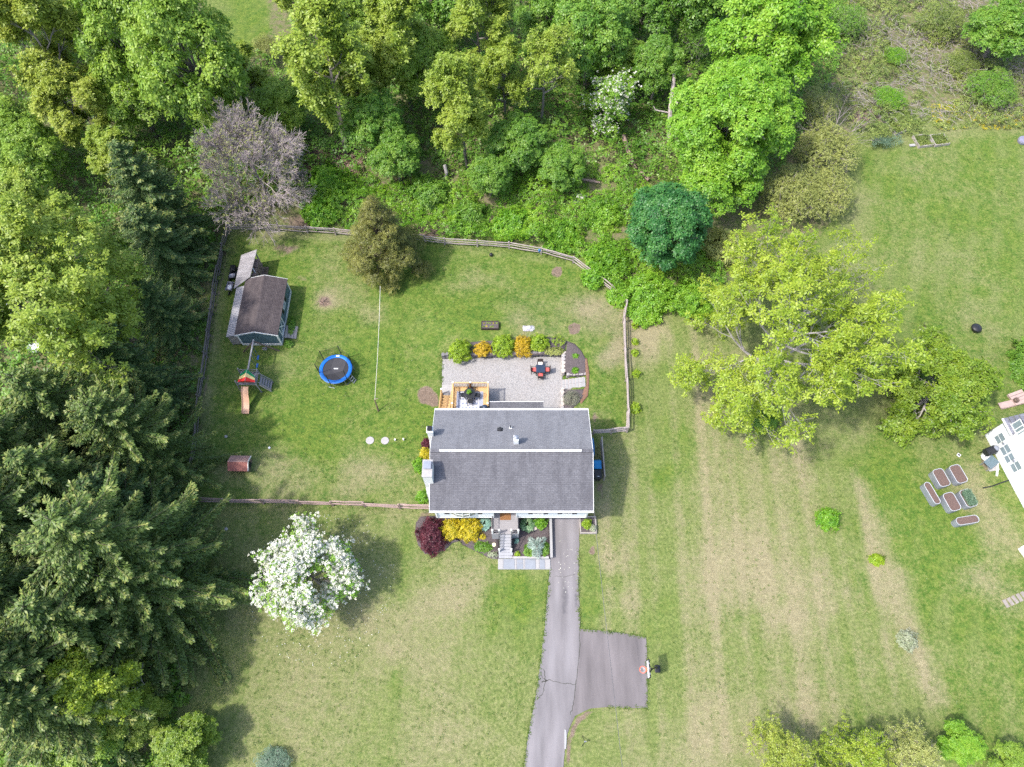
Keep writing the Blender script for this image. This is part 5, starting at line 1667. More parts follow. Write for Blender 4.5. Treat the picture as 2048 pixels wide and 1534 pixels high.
# firewood under the lean-to
wood = thing('firewood_stack', 'stack of split firewood under the far end of the metal roofed lean-to', 'woodpile', (-25.3, 41.3, 0))
rr = random.Random(4)
lg = MB(); lg.lathe((0, 0, -.5), [(.5, 0), (.5, 1)], 7); lg_me = lg.mesh('log', M['log'])
for i in range(7):
    for j in range(9):
        piece('log', lg_me, wood, (-24.95 + rr.uniform(-.05, .05), 40.2 + j * .26 + rr.uniform(-.03, .03), .14 + i * .24), 0, (.22, .22, rr.uniform(.45, .6)), (0, R(90), rr.uniform(-.1, .1)))
pal = thing('pallet', 'weathered wooden pallet lying behind the shed', 'pallet', tuple(P(527, 543, 0)))
c = P(527, 543, 0)
for i in range(5):
    mb = MB(); mb.box((c.x, c.y - .4 + i * .2, .12), (1.0, .13, .02)); mb.build('slat', M['brown_wood'], pal)
for i in range(3):
    mb = MB(); mb.box((c.x - .45 + i * .45, c.y, .055), (.06, .95, .10)); mb.build('stringer', M['brown_wood'], pal)
# mower, wheelbarrow
c = P(465, 543, .6)
mw = thing('riding_mower', 'black riding mower parked beside the lean-to near the left fence', 'mower', (c.x, c.y, 0), R(8))
mb = MB(); mb.box((0, .42, .48), (.5, .72, .36)); mb.add([(-.22, .1, .66), (.22, .1, .66), (.18, .75, .62), (-.18, .75, .62), (-.14, .2, .74), (.14, .2, .74), (.12, .68, .68), (-.12, .68, .68)], [(0, 1, 5, 4), (1, 2, 6, 5), (2, 3, 7, 6), (3, 0, 4, 7), (4, 5, 6, 7)])
mb.build('hood', M['black_metal'], mw, local=True, bevel=.04)
mb = MB(); mb.box((0, -.2, .30), (.9, .8, .16)); mb.build('mowing_deck', M['black_plastic'], mw, local=True, bevel=.04)
mb = MB(); mb.box((0, -.45, .58), (.46, .42, .10)); mb.box((0, -.68, .78), (.44, .10, .36), rx=R(-10)); mb.build('seat', M['lavender_fabric'], mw, local=True, bevel=.04)
mb = MB(); pts = [(.17 * math.cos(a), -.02 + .17 * math.sin(a), .88) for a in np.linspace(0, 2 * math.pi, 15)]; mb.tube(pts, .018, 6); mb.tube([(0, .1, .6), (0, -.02, .88)], .02, 6); mb.build('steering_wheel', M['black_plastic'], mw, local=True)
for x, y, r_ in ((-.4, -.5, .25), (.4, -.5, .25), (-.34, .62, .18), (.34, .62, .18)):
    mb = MB(); mb.M = Matrix.Translation((x, y, r_)) @ Matrix.Rotation(R(90), 4, 'Y'); mb.lathe((0, 0, -.09), [(r_ * .6, 0), (r_, .03), (r_, .15), (r_ * .6, .18)], 14); mb.build('wheel', M['black_plastic'], mw, local=True)
c = P(460, 572, .5)
wb = thing('wheelbarrow', 'pale wheelbarrow standing behind the riding mower', 'wheelbarrow', (c.x, c.y, 0), R(175))
mb = MB(); mb.add([(x * a, y * b + .05, z) for z, a, b in ((.30, .2, .32), (.58, .34, .52)) for x in (-1, 1) for y in (-1, 1)], [(0, 1, 3, 2), (0, 4, 5, 1), (3, 7, 6, 2), (2, 6, 4, 0), (1, 5, 7, 3), (4, 5, 1, 0), (5, 7, 3, 1), (7, 6, 2, 3), (6, 4, 0, 2)])
mb.build('tray', M['lavender_fabric'], wb, local=True)
mb = MB(); mb.lathe((.02, .1, .36), [(.26, 0), (.22, .16), (.10, .24), (.02, .26)], 9, sy=1.3); mb.build('load', M['white_plastic'], wb, local=True, smooth=True)
mb = MB()
for s in (-1, 1): mb.tube([(s * .06, .66, .2), (s * .2, .2, .3), (s * .26, -.75, .58)], .02, 6); mb.tube([(s * .2, -.2, .32), (s * .2, -.3, .02)], .02, 6)
mb.build('frame', M['black_metal'], wb, local=True)
mb = MB(); mb.M = Matrix.Translation((0, .68, .19)) @ Matrix.Rotation(R(90), 4, 'Y'); mb.lathe((0, 0, -.05), [(.12, 0), (.19, .02), (.19, .08), (.12, .1)], 14); mb.build('wheel', M['black_plastic'], wb, local=True)
c = P(530, 698, .05)
blk = MB()
for dx_, dy_, sx, sy in ((-.17, 0, .04, .2), (0, 0, .04, .2), (.17, 0, .04, .2), (0, .09, .38, .035), (0, -.09, .38, .035)): blk.box((c.x + dx_, c.y + dy_, .1), (sx, sy, .2))
single('cinder_block', blk, M['concrete'], 'pale hollow cinder block on the grass before the shed gable', 'block')

# ---------------------------------------------------------------- swing set with tower and slide
BZ = 2.25
a_ap = P(506.7, 682, BZ); b_ap = P(496.5, 737, BZ)
fl = P(558.7, 702, 0); fr = Vector((2 * a_ap.x - fl.x, fl.y - .1, 0))
sw = thing('swing_set', 'wooden swing set with striped canopy tower, slide and climbing ramp', 'playset', (b_ap.x, b_ap.y, 0))
mb = MB(); mb.bar(a_ap + Vector((0, .15, 0)), b_ap - Vector((0, .3, 0)), .11, .15); mb.build('beam', M['play_wood'], sw)
for q in (fl, fr):
    mb = MB(); mb.bar(a_ap - Vector((0, 0, .05)), q, .10, .10); mb.build('leg', M['brown_wood'], sw)
for px, py in ((516, 715), (514.3, 731)):
    p = P(px, py, .5); bx_ = a_ap.lerp(b_ap, (a_ap.y - p.y) / (a_ap.y - b_ap.y))
    mb = MB(); mb.box((p.x, p.y, .5), (.18, .45, .03)); s_ = mb.build('swing_seat', M['blue_swing'], sw, bevel=.01)
    for d_y in (-.2, .2):
        mb = MB(); mb.tube([(p.x, p.y + d_y, .5), (bx_.x, p.y + d_y, BZ - .08)], .012, 5); mb.build('chain', M['blue_swing'], s_)
tz = 1.45
tA, tB = P(477, 769, tz), P(511, 745, tz)        # platform corners
x0_, x1_ = tA.x - .02, P(514, 765, tz).x; y0_, y1_ = tA.y - .05, P(490, 745, tz).y
mb = MB()
for i in range(10): mb.box((x0_ + (x1_ - x0_) * (i + .5) / 10, (y0_ + y1_) / 2, tz), ((x1_ - x0_) / 10 - .012, y1_ - y0_, .035))
tag(mb.build('platform', M['play_wood'], sw), kind='stuff')
tops = []
for x, y, z1 in ((x0_, y0_, 2.25), (x1_, y0_, 2.0), (x1_, y1_, 2.1), (x0_, y1_, 2.25)):
    mb = MB(); ox = -.18 if x == x0_ else .0; mb.bar((x + ox, y, 0), (x, y, z1), .09, .09); mb.build('post', M['play_wood'], sw)
for a, b in (((x0_, y0_), (x1_, y0_)), ((x0_, y1_), (x1_, y1_)), ((x1_, y0_), (x1_, y1_))):
    for z in (tz + .1, tz + .5):
        mb = MB(); mb.bar((*a, z), (*b, z), .035, .11); mb.build('rail', M['play_wood'], sw)
mb = MB()
for i in range(8):
    x = x0_ + .55 + (x1_ - x0_ - .6) * i / 7; mb.box((x, y0_ - .02, tz + .25), (.05, .02, .5))
mb.build('slats', M['play_wood'], sw)
# canopy: three stripes over a ridge
rg0, rg1 = P(493.7, 737.5, 3.0), P(489.6, 761, 3.0)
el0, el1 = P(480.5, 748, 2.35), P(475, 764, 2.35)
er0, er1 = P(509, 752, 2.35), P(510, 764.5, 2.35)
for k, mm in enumerate(('tarp_green', 'tarp_yellow', 'tarp_red')):
    t0, t1 = k / 3, (k + 1) / 3
    mb = MB()
    ra, rb = rg0.lerp(rg1, t0), rg0.lerp(rg1, t1)
    for e0, e1, flip in ((el0, el1, 0), (er0, er1, 1)):
        ea, eb = e0.lerp(e1, t0), e0.lerp(e1, t1)
        ma, mb2 = ra.lerp(ea, .5) - Vector((0, 0, .05)), rb.lerp(eb, .5) - Vector((0, 0, .05))
        vs = [ra, ma, ea, rb, mb2, eb]; vs2 = [v - Vector((0, 0, .012)) for v in vs]
        f = [(0, 1, 4, 3), (1, 2, 5, 4)]; f2 = [tuple(i + 6 for i in q[::-1]) for q in f]
        if flip: f, f2 = [q[::-1] for q in f], [q[::-1] for q in f2]
        mb.add(vs + vs2, f + f2 + [(2, 8, 11, 5)])
    if k == 2:
        ea, eb = el1, er1
        mb.add([rg1, el1, er1, rg1 - Vector((0, .02, 0)), el1 - Vector((0, .02, .0)), er1 - Vector((0, .02, 0))], [(3, 4, 5), (0, 2, 1)])
    mb.build('canopy_stripe', M[mm], sw)
mb = MB(); mb.bar(rg0 - Vector((0, 0, .04)), rg1 - Vector((0, 0, .04)), .05, .05); mb.bar(rg1 - Vector((0, 0, .04)), ((x0_ + x1_) / 2 - .1, y0_, tz + .5), .05, .05); mb.bar(rg0 - Vector((0, 0, .04)), ((x0_ + x1_) / 2 - .1, y1_, tz + .5), .05, .05)
for e in (el0, el1, er0, er1): mb.bar(e, (min(max(e.x, x0_), x1_), y0_ if e in (el1, er1) else y1_, tz + .4), .05, .05)
mb.build('canopy_frame', M['play_wood'], sw)
# slide
s0, s1 = P(490.5, 773, tz + .05), P(492, 828, .12)
mb = MB(); n = 12; rows = []
for i in range(n + 1):
    t = i / n; q = s0.lerp(s1, t)
    z = tz + .02 - (tz - .15) * (t - .06 * math.sin(t * 2 * math.pi)) ** 1.0 + .05 * math.sin(t * 9)
    if t > .88: z = max(z, .16)
    wv = .28 + .03 * t
    rows.append([(q.x - wv - .03, q.y, z + .13), (q.x - wv, q.y, z + .13), (q.x - wv + .04, q.y, z), (q.x + wv - .04, q.y, z), (q.x + wv, q.y, z + .13), (q.x + wv + .03, q.y, z + .13), (q.x + wv - .02, q.y, z - .03), (q.x - wv + .02, q.y, z - .03)])
vs = [p for r_ in rows for p in r_]; fs = []
for i in range(n):
    for k in range(8): fs.append((i * 8 + k, (i + 1) * 8 + k, (i + 1) * 8 + (k + 1) % 8, i * 8 + (k + 1) % 8))
fs.append(tuple(range(7, -1, -1))); fs.append(tuple(n * 8 + k for k in range(8)))
mb.add(vs, fs); mb.build('slide', M['slide'], sw)
# climbing ramp with treads
r0a, r0b = P(520, 752, tz - .1), P(520, 770, tz - .1); r1a, r1b = P(545, 764, .15), P(543, 786, .0)
r1a = Vector((r1b.x, r0a.y, .05)); 
for a, b in ((r0a, r1a), (r0b, r1b)):
    b = Vector((b.x, a.y, .03)); mb = MB(); mb.bar(a, b, .06, .12); mb.build('stringer', M['play_wood'], sw)
    mb = MB(); mb.bar(a + Vector((0, 0, .55)), b + Vector((0, 0, .6)), .05, .06); mb.bar(b, b + Vector((0, 0, .62)), .06, .06); mb.build('handrail', M['play_wood'], sw)
for i in range(5):
    q = r0a.lerp(Vector((r1b.x, r0a.y, .03)), (i + .7) / 5.4)
    mb = MB(); mb.box((q.x, (r0a.y + r0b.y) / 2, q.z + .04), (.19, abs(r0a.y - r0b.y), .035)); mb.build('tread', M['play_wood'], sw)

# ---------------------------------------------------------------- trampoline
c = P(671.5, 738, .82)
tr = thing('trampoline', 'round trampoline with blue edge pad and black safety net', 'trampoline', (c.x, c.y, 0))
Ro, Ri, th = 1.50, 1.17, .82
mb = MB(); mb.lathe((0, 0, th - .02), [(.02, 0), (Ri + .02, 0), (Ri + .02, .012), (.02, .015)], 48); mb.build('jump_mat', M['bounce_mat'], tr, local=True)
mb = MB(); n = 56; vs, fs = [], []
for r_, z in ((Ri, th + .03), (Ri + .04, th + .06), (Ro - .05, th + .06), (Ro, th + .02), (Ro - .02, th - .03), (Ri, th - .0)):
    for k in range(n): vs.append((r_ * math.cos(2 * math.pi * k / n), r_ * math.sin(2 * math.pi * k / n), z))
for i in range(6):
    for k in range(n): fs.append((i * n + k, ((i + 1) % 6) * n + k, ((i + 1) % 6) * n + (k + 1) % n, i * n + (k + 1) % n))
fs = [f[::-1] for f in fs]
mb.add(vs, fs); mb.build('edge_pad', M['blue_pad'], tr, smooth=True, local=True)
mb = MB(); mb.tube([(1.48 * math.cos(a), 1.48 * math.sin(a), th - .06) for a in np.linspace(0, 2 * math.pi, 41)], .025, 6); mb.build('ring', M['galv'], tr, local=True)
mb = MB()
for k in range(5): mb.box((-.16 + k * .085, .06, th + .001), (.062, .09, .004))
mb.box((0, -.02, th + .001), (.3, .02, .004))
mb.build('print', M['white_plastic'], tr, local=True)
mb = MB(); mb.box((.05, 1.33, th + .066), (.3, .16, .006)); mb.build('label_patch', M['white_plastic'], tr, local=True)
post_a = []
for px, py in ((655, 741 - 19), (679, 717), (700, 733), (650.5, 752), (667, 769), (691, 760)):
    pass
angs = [R(a) for a in (142, 76, 22, 196, 256, 318)]
tops = []
for a in angs:
    x, y = 1.50 * math.cos(a), 1.50 * math.sin(a)
    mb = MB(); mb.tube([(x, y, .05), (x, y, th), (x * 1.02, y * 1.02, 2.5)], .035, 6); mb.build('net_pole', M['black_plastic'], tr, local=True)
    for s in (0,):
        mb = MB(); d_ = Vector((-math.sin(a), math.cos(a), 0)) * .3
        mb.tube([(x - d_.x, y - d_.y, th - .06), (x * 1.02 - d_.x, y * 1.02 - d_.y, .03), (x * 1.02 + d_.x, y * 1.02 + d_.y, .03), (x + d_.x, y + d_.y, th - .06)], .022, 6); mb.build('leg', M['galv'], tr, local=True)
    tops.append((a, x * 1.02, y * 1.02))
tops.sort()
mb = MB()
for i in range(6):
    a, b = tops[i], tops[(i + 1) % 6]
    a0, a1 = a[0], b[0] if b[0] > a[0] else b[0] + 2 * math.pi
    m_ = 8; lo, hi = [], []
    for k in range(m_ + 1):
        f = k / m_; an = a0 + (a1 - a0) * f
        lo.append((1.45 * math.cos(an), 1.45 * math.sin(an), th + .05))
        sag = .10 * math.sin(math.pi * f)
        hi.append((a[1] + (b[1] - a[1]) * f, a[2] + (b[2] - a[2]) * f, 2.45 - sag))
    vs = lo + hi
    mb.add(vs, [(k, k + 1, m_ + 2 + k, m_ + 1 + k) for k in range(m_)])
mb.build('net', M['net'], tr, local=True)
mb = MB()
for i in range(6):
    a, b = tops[i], tops[(i + 1) % 6]; pts = []
    for k in range(7):
        f = k / 6; pts.append((a[1] + (b[1] - a[1]) * f, a[2] + (b[2] - a[2]) * f, 2.46 - .10 * math.sin(math.pi * f)))
    mb.tube(pts, .012, 4)
mb.build('net_cord', M['black_plastic'], tr, local=True)
lad = MB(); a = R(-28)
q0 = Vector((1.50 * math.cos(a), 1.50 * math.sin(a), th - .05)); q1 = Vector((1.95 * math.cos(a), 1.95 * math.sin(a), .02)); sd2 = Vector((-math.sin(a), math.cos(a), 0)) * .2
for s in (-1, 1): lad.tube([q0 + sd2 * s, q1 + sd2 * s], .018, 6)
for k in (.3, .6, .9): lad.bar(q0.lerp(q1, k) + sd2, q0.lerp(q1, k) - sd2, .06, .03)
lad.build('ladder', M['galv'], tr, local=True)

# ---------------------------------------------------------------- dog kennel with red metal roof
c = P(480, 928, .5)
kn = thing('dog_kennel', 'small wooden dog kennel with a faded red metal roof', 'kennel', (c.x, c.y, 0), R(-1))
mb = MB(); mb.box((0, 0, .38), (1.62, 1.0, .68)); mb.build('wall', M['brown_wood'], kn, local=True)
mb = MB()
for s in (-1, 1):
    mb.bar((.87, s * .68, .64), (.87, .0, 1.06), .05, .10)
mb.build('rake_board', M['white_wood'], kn, local=True)
for s, mm in ((-1, 'red_tin'), (1, 'red_tin_faded')):
    for i in range(8):
        x = -.86 + 1.72 * (i + .5) / 8
        mb = MB(); mb.bar((x, s * .70, .66), (x, 0, 1.10), 1.72 / 8 - .012, .02, up=(0, 0, 1)); mb.bar((x - .1, s * .70, .675), (x - .1, 0, 1.115), .02, .025)
        mb.build('roof_panel', M[mm], kn, local=True)
mb = MB(); mb.bar((-.87, 0, 1.11), (.87, 0, 1.11), .1, .02); mb.build('ridge_cap', M['red_tin_faded'], kn, local=True)
mb = MB(); mb.box((.815, 0, .36), (.02, .5, .5)); mb.build('doorway', M['black_plastic'], kn, local=True)

# ---------------------------------------------------------------- split rail fences
def unit_rail(mat_, seed):
    r_ = random.Random(seed); mb = MB()
    n, k = 6, 6; vs, fs = [], []
    for i in range(k):
        oy, oz, s = r_.uniform(-.3, .3), r_.uniform(-.25, .25), (.75, 1.0, .95, 1.05, .95, .7)[i]
        for j in range(n): vs.append((-.5 + i / (k - 1), oy + s * math.cos(j * 1.0472) * r_.uniform(.85, 1.1), oz + s * math.sin(j * 1.0472) * r_.uniform(.85, 1.1)))
    for i in range(k - 1):
        for j in range(n): fs.append((i * n + j, (i + 1) * n + j, (i + 1) * n + (j + 1) % n, i * n + (j + 1) % n))
    fs.append(tuple(range(n))); fs.append(tuple((k - 1) * n + j for j in range(n - 1, -1, -1)))
    mb.add(vs, fs)
    return mb.mesh('rail', mat_)


def unit_post(mat_):
    mb = MB(); mb.add([(x, y, z) for z, s in ((-.1, .5), (.96, .5), (1.0, .36)) for x, y in ((-s, -s), (s, -s), (s, s), (-s, s))],
                      [(0, 1, 5, 4), (1, 2, 6, 5), (2, 3, 7, 6), (3, 0, 4, 7), (4, 5, 9, 8), (5, 6, 10, 9), (6, 7, 11, 10), (7, 4, 8, 11), (8, 9, 10, 11)])
    return mb.mesh('post', mat_)


UR = {k: [unit_rail(M[k], i) for i in range(3)] for k in ('rail_wood', 'rail_pink', 'rail_dark')}
UP = {k: unit_post(M[k]) for k in ('rail_wood', 'rail_pink', 'rail_dark')}
rr = random.Random(77)


def fence(label, px_pts, kind, span=2.75, hgt=1.12, rails=(.32, .66, 1.0), rthick=.055, group='split rail fences round the back yard', wire=False):
    pts = [PG(*p) for p in px_pts]
    mid = pts[len(pts) // 2]
    t = thing('split_rail_fence', label, 'fence', (mid.x, mid.y, 0), 0, group)
    nodes = []
    for i in range(len(pts) - 1):
        a, b = pts[i], pts[i + 1]; n = max(1, round((b - a).length / span))
        for k in range(n): nodes.append(a.lerp(b, k / n))
    nodes.append(pts[-1])
    for i, p in enumerate(nodes):
        z = float(G(p.x, p.y)); p.z = z
        piece('post', UP[kind], t, (p.x, p.y, z), rr.uniform(-.3, .3), (.14, .14, hgt * rr.uniform(.97, 1.06)))
    for i in range(len(nodes) - 1):
        a, b = nodes[i], nodes[i + 1]; d = b - a; ln = d.length; rz = math.atan2(d.y, d.x); pitch = -math.asin(max(-1, min(1, d.z / ln)))
        for h in rails:
            c_ = (a + b) / 2 + Vector((-d.y, d.x, 0)).normalized() * rr.uniform(-.05, .05)
            piece('rail', UR[kind][rr.randrange(3)], t, (c_.x, c_.y, c_.z + h + rr.uniform(-.03, .03)), 0, (ln * 1.06, rthick * rr.uniform(.85, 1.2), rthick * rr.uniform(.85, 1.25)), (0, pitch + rr.uniform(-.012, .012), rz + rr.uniform(-.012, .012)))
    return t


fence('weathered grey three rail fence along the left edge of the yard by the spruces', [(461, 462), (449, 500), (432, 590), (415, 715), (402, 800), (396, 880), (379, 1003)], 'rail_dark')
fence('pinkish three rail fence crossing the front from the spruces to the house', [(379, 1004), (602, 1009), (730, 1013), (800, 1017), (862, 1019)], 'rail_pink', 3.1, 1.12, (.34, .68, 1.02))
fence('grey rail fence in front of the bright green thicket behind the yard', [(462, 462), (560, 462), (672, 470), (760, 478), (850, 484), (890, 489), (955, 493), (1018, 497), (1082, 508), (1146, 526), (1200, 566), (1222, 583), (1251, 613)], 'rail_wood')
fence('weathered rail fence down the right side of the yard', [(1251, 613), (1246, 645), (1248, 700), (1251, 762), (1254, 826), (1253, 864), (1222, 867), (1186, 869)], 'rail_wood', 2.7, 1.12, (.34, .68, 1.02), .065)

# ---------------------------------------------------------------- small things on the lawn
def disc(px, py, r_, h, m_, name, label, cat, group=None, n=20):
    p = PG(px, py); mb = MB(); mb.lathe((p.x, p.y, p.z - .03), [(r_, 0), (r_, h + .02), (r_ * .92, h + .03), (r_ * .3, h + .035)], n)
    return single(name, mb, m_, label, cat, group)


disc(740, 881, .36, .05, M['concrete'], 'septic_lid', 'round concrete septic lid in the lawn, further from the house', 'lid', 'concrete septic lids')
disc(770, 881.5, .35, .05, M['concrete'], 'septic_lid', 'round concrete septic lid in the lawn, nearer the house', 'lid', 'concrete septic lids')
disc(539, 896, .10, .10, M['white_plastic'], 'ground_drain', 'white round pipe cap in the grass right of the kennel', 'cap', 'pipe caps in the lawn', 12)
disc(452, 873, .13, .05, M['concrete'], 'ground_drain', 'grey round cap in the grass above the kennel', 'cap', 'pipe caps in the lawn', 12)
disc(452.5, 1058, .14, .05, M['concrete'], 'ground_drain', 'grey round cap in the front lawn below the left fence corner', 'cap', 'pipe caps in the lawn', 12)
disc(790.5, 880.5, .08, .22, M['white_plastic'], 'vent_stub', 'white pipe stub beside the septic lids', 'pipe', 'pipe stubs by the septic lids', 10)
disc(807.5, 880, .08, .3, M['white_wood'], 'vent_stub', 'greyish pipe stub nearest the house wall', 'pipe', 'pipe stubs by the septic lids', 10)
disc(988, 1090, .17, .12, M['cream'], 'stepping_stone', 'cream round stone in the mulch beside the front stairs', 'stone', None, 18)
# raised planter
c = PG(980, 650, .25)
gp_ = thing('planter_box', 'dark wooden planter with seedlings above the bright shrubs', 'planter', (c.x, c.y, c.z - .25))
mb = MB()
bz = c.z - .25
for s in (-1, 1): mb.box((c.x, c.y + s * .40, bz + .15), (1.62, .05, .34)); mb.box((c.x + s * .80, c.y, bz + .15), (.05, .76, .34))
mb.build('frame', M['dark_wood'], gp_)
mb = MB(); mb.box((c.x, c.y, bz + .12), (1.54, .74, .3)); mb.build('soil', M['mulch'], gp_)
rng_ = np.random.default_rng(9)
for k in range(9):
    q = np.array([c.x - .6 + (k % 5) * .3 + rng_.uniform(-.05, .05), c.y + (.18 if k < 5 else -.18), bz + .3])
    o = bpy.data.objects.new('seedling', np_mesh('seedling', rosettes(rng_, np.tile(q, (4, 1)) + rng_.normal(0, .03, (4, 3)) - np.array(gp_.location), np.tile([[0, 0, 1.]], (4, 1)), 5, .10, .05), 4, M['leaf_yellow'] if k % 3 == 0 else M['leaf_lime_bush']))
    COL.objects.link(o); o.parent = gp_
# pale bag with stakes
c = PG(1056, 657)
bag = thing('soil_bag', 'crumpled white and purple bag lying on the grass above the shrubs', 'bag', tuple(c))
mb = MB(); rr = random.Random(2); n, m_ = 9, 7; vs = []
for j in range(m_):
    for i in range(n):
        u, v = i / (n - 1) - .5, j / (m_ - 1) - .5
        e = max(0, (1 - (2 * abs(u)) ** 3)) * max(0, (1 - (2 * abs(v)) ** 3))
        vs.append((u * .95 + rr.uniform(-.04, .04), v * .62 + rr.uniform(-.04, .04), .02 + .18 * e + rr.uniform(-.03, .03)))
fs = [(j * n + i, j * n + i + 1, (j + 1) * n + i + 1, (j + 1) * n + i) for j in range(m_ - 1) for i in range(n - 1)]
mb.add(vs, fs); mb.build('sack', M['lavender_fabric'], bag, local=True)
mb = MB(); mb.box((.02, .0, .22), (.34, .28, .05), rz=.3); mb.build('bundle', M['white_plastic'], bag, local=True, bevel=.02)
mb = MB()
for k in range(5): mb.bar((.25, -.2 + k * .09, .12), (.62, -.12 + k * .07, .03), .03, .03)
mb.build('stakes', M['white_wood'], bag, local=True)
# little black garden ball and a stake with blue bird
c = P(982, 509, .2); mb = MB(); mb.lathe((c.x, c.y, 0), [(.05, 0), (.15, .06), (.19, .18), (.15, .3), (.04, .35)], 12); single('garden_ball', mb, M['black_plastic'], 'small black ball on the grass near the back fence', 'ball', smooth=True)
c = P(1079, 502, 1.2); bh = thing('birdhouse', 'small blue birdhouse on a fence post at the back', 'birdhouse', (c.x, c.y, 1.05))
mb = MB(); mb.box((0, 0, .14), (.16, .16, .24)); mb.build('box', M['blue_tarp'], bh, local=True)
mb = MB(); mb.bar((-.12, 0, .26), (.0, 0, .36), .24, .02); mb.bar((.12, 0, .26), (.0, 0, .36), .24, .02); mb.build('roof', M['blue_tarp'], bh, local=True)
# rope from the cedar to a leaning post
c = P(757, 822, 0); pt_ = P(749.5, 800, 1.5)
lp = thing('rope_post', 'leaning wooden post in the lawn where the long rope ends', 'post', tuple(c))
mb = MB(); mb.tube([c, c.lerp(pt_, .5), pt_], [.07, .06, .05], 7); mb.build('pole', M['brown_wood'], lp)
mb = MB(); mb.tube([pt_ + Vector((-.05, 0, .05)), pt_ + Vector((.12, .05, .12)), pt_ + Vector((.3, .12, .1))], .03, 5); mb.build('hook', M['log'], lp)
rp_ = MB(); e = P(760.5, 572, 3.2); rp_.tube([pt_.lerp(e, k / 14) - Vector((0, 0, .35 * math.sin(math.pi * k / 14))) for k in range(15)], .022, 4)
single('rope', rp_, M['rope'], 'long pale rope stretched from the golden cedar to the leaning post', 'rope')
# dead branch
rr = random.Random(31); c = P(645, 606, 0); br = MB()
for k in range(14):
    a = rr.uniform(0, 6.28); l = rr.uniform(.3, .9); o = Vector((c.x + rr.uniform(-.5, .5), c.y + rr.uniform(-.2, .2), rr.uniform(.03, .2)))
    br.tube([o, o + Vector((math.cos(a) * l * .5, math.sin(a) * l * .5, .1)), o + Vector((math.cos(a) * l, math.sin(a) * l, rr.uniform(-.02, .2)))], [.03, .02, .008], 4)
single('dead_branch', br, M['log'], 'tangle of dead brown branches on the grass right of the shed', 'branch')
# tripod sprinkler, white plank, oil spots
c = P(1169, 1483, 0); tp_ = thing('tripod_sprinkler', 'small black tripod sprinkler on the grass right of the driveway', 'sprinkler', tuple(c))
for a in (2.0, 4.1, .1):
    mb = MB(); mb.tube([(.02 * math.cos(a), .02 * math.sin(a), .38), (.42 * math.cos(a), .42 * math.sin(a), 0)], .018, 5); mb.build('leg', M['black_metal'], tp_, local=True)
mb = MB(); mb.lathe((0, 0, .34), [(.03, 0), (.06, .03), (.06, .1), (.03, .16)], 8); mb.box((.05, 0, .46), (.14, .04, .04)); mb.build('head', M['galv'], tp_, local=True)
mb = MB(); c = P(1130, 1478, .04); rr = random.Random(5)
pts = [(-.08, -.62), (.05, -.66), (.10, -.3), (.13, .1), (.12, .6), (-.02, .64), (-.05, .1)]
mb.prism([(c.x + x, c.y + y) for x, y in pts], .02, .07); single('stone_slab', mb, M['limestone'], 'long pale stone lying along the right driveway edge', 'stone', bevel=.015)

# ---------------------------------------------------------------- basketball hoop
b0 = P(1315.5, 1338, 0); bt = P(1297, 1320, 2.75); bb_ = P(1297, 1357, 2.75)
hp = thing('basketball_hoop', 'portable basketball hoop with orange rim at the edge of the parking pad', 'basketball hoop', (b0.x, b0.y, 0))
cy = (bt.y + bb_.y) / 2; bx_ = (bt.x + bb_.x) / 2; hw = abs(bt.y - bb_.y) / 2
mb = MB()
mb.box((bx_, cy, 2.75), (.05, hw * 2, .9)); mb.build('backboard', M['white_plastic'], hp)
mb = MB()
for s in (-1, 1): mb.box((bx_, cy + s * (hw - .02), 2.75), (.08, .05, .94))
mb.box((bx_, cy, 3.22), (.08, hw * 2 + .04, .05)); mb.box((bx_, cy, 2.28), (.08, hw * 2 + .04, .05)); mb.build('backboard_frame', M['black_metal'], hp)
for d_ in (-.35, .0, .35):
    mb = MB(); mb.box((bx_, cy + d_, 3.249), (.05, .1, .008)); mb.build('print', M['galv'], hp)
rcx = bx_ - .36
mb = MB(); mb.tube([(rcx + .23 * math.cos(a), cy + .23 * math.sin(a), 2.45) for a in np.linspace(0, 2 * math.pi, 25)], .022, 6); mb.box((bx_ - .08, cy, 2.45), (.13, .22, .05)); rim = mb.build('rim', M['orange_paint'], hp)
mb = MB()
for k in range(12):
    a = k * math.pi / 6; mb.tube([(rcx + .22 * math.cos(a), cy + .22 * math.sin(a), 2.44), (rcx + .14 * math.cos(a + .26), cy + .14 * math.sin(a + .26), 2.2), (rcx + .13 * math.cos(a), cy + .13 * math.sin(a), 2.02)], .008, 4)
    mb.tube([(rcx + .22 * math.cos(a), cy + .22 * math.sin(a), 2.44), (rcx + .14 * math.cos(a - .26), cy + .14 * math.sin(a - .26), 2.2), (rcx + .13 * math.cos(a), cy + .13 * math.sin(a), 2.02)], .008, 4)
mb.build('net', M['white_plastic'], rim)
mb = MB(); mb.tube([(b0.x - .1, b0.y, .15), (b0.x - .35, b0.y, 1.6), (bx_ + .22, cy, 2.7)], .055, 8); mb.build('pole', M['black_metal'], hp)
for z in (2.5, 2.95):
    mb = MB(); mb.bar((bx_ + .3, cy, z - .2), (bx_ + .03, cy + .25, z), .04, .04); mb.bar((bx_ + .3, cy, z - .2), (bx_ + .03, cy - .25, z), .04, .04); mb.build('bracket', M['black_metal'], hp)
mb = MB(); mb.box((b0.x - .05, b0.y, .10), (.42, .55, .18)); mb.build('base', M['black_plastic'], hp, bevel=.07)

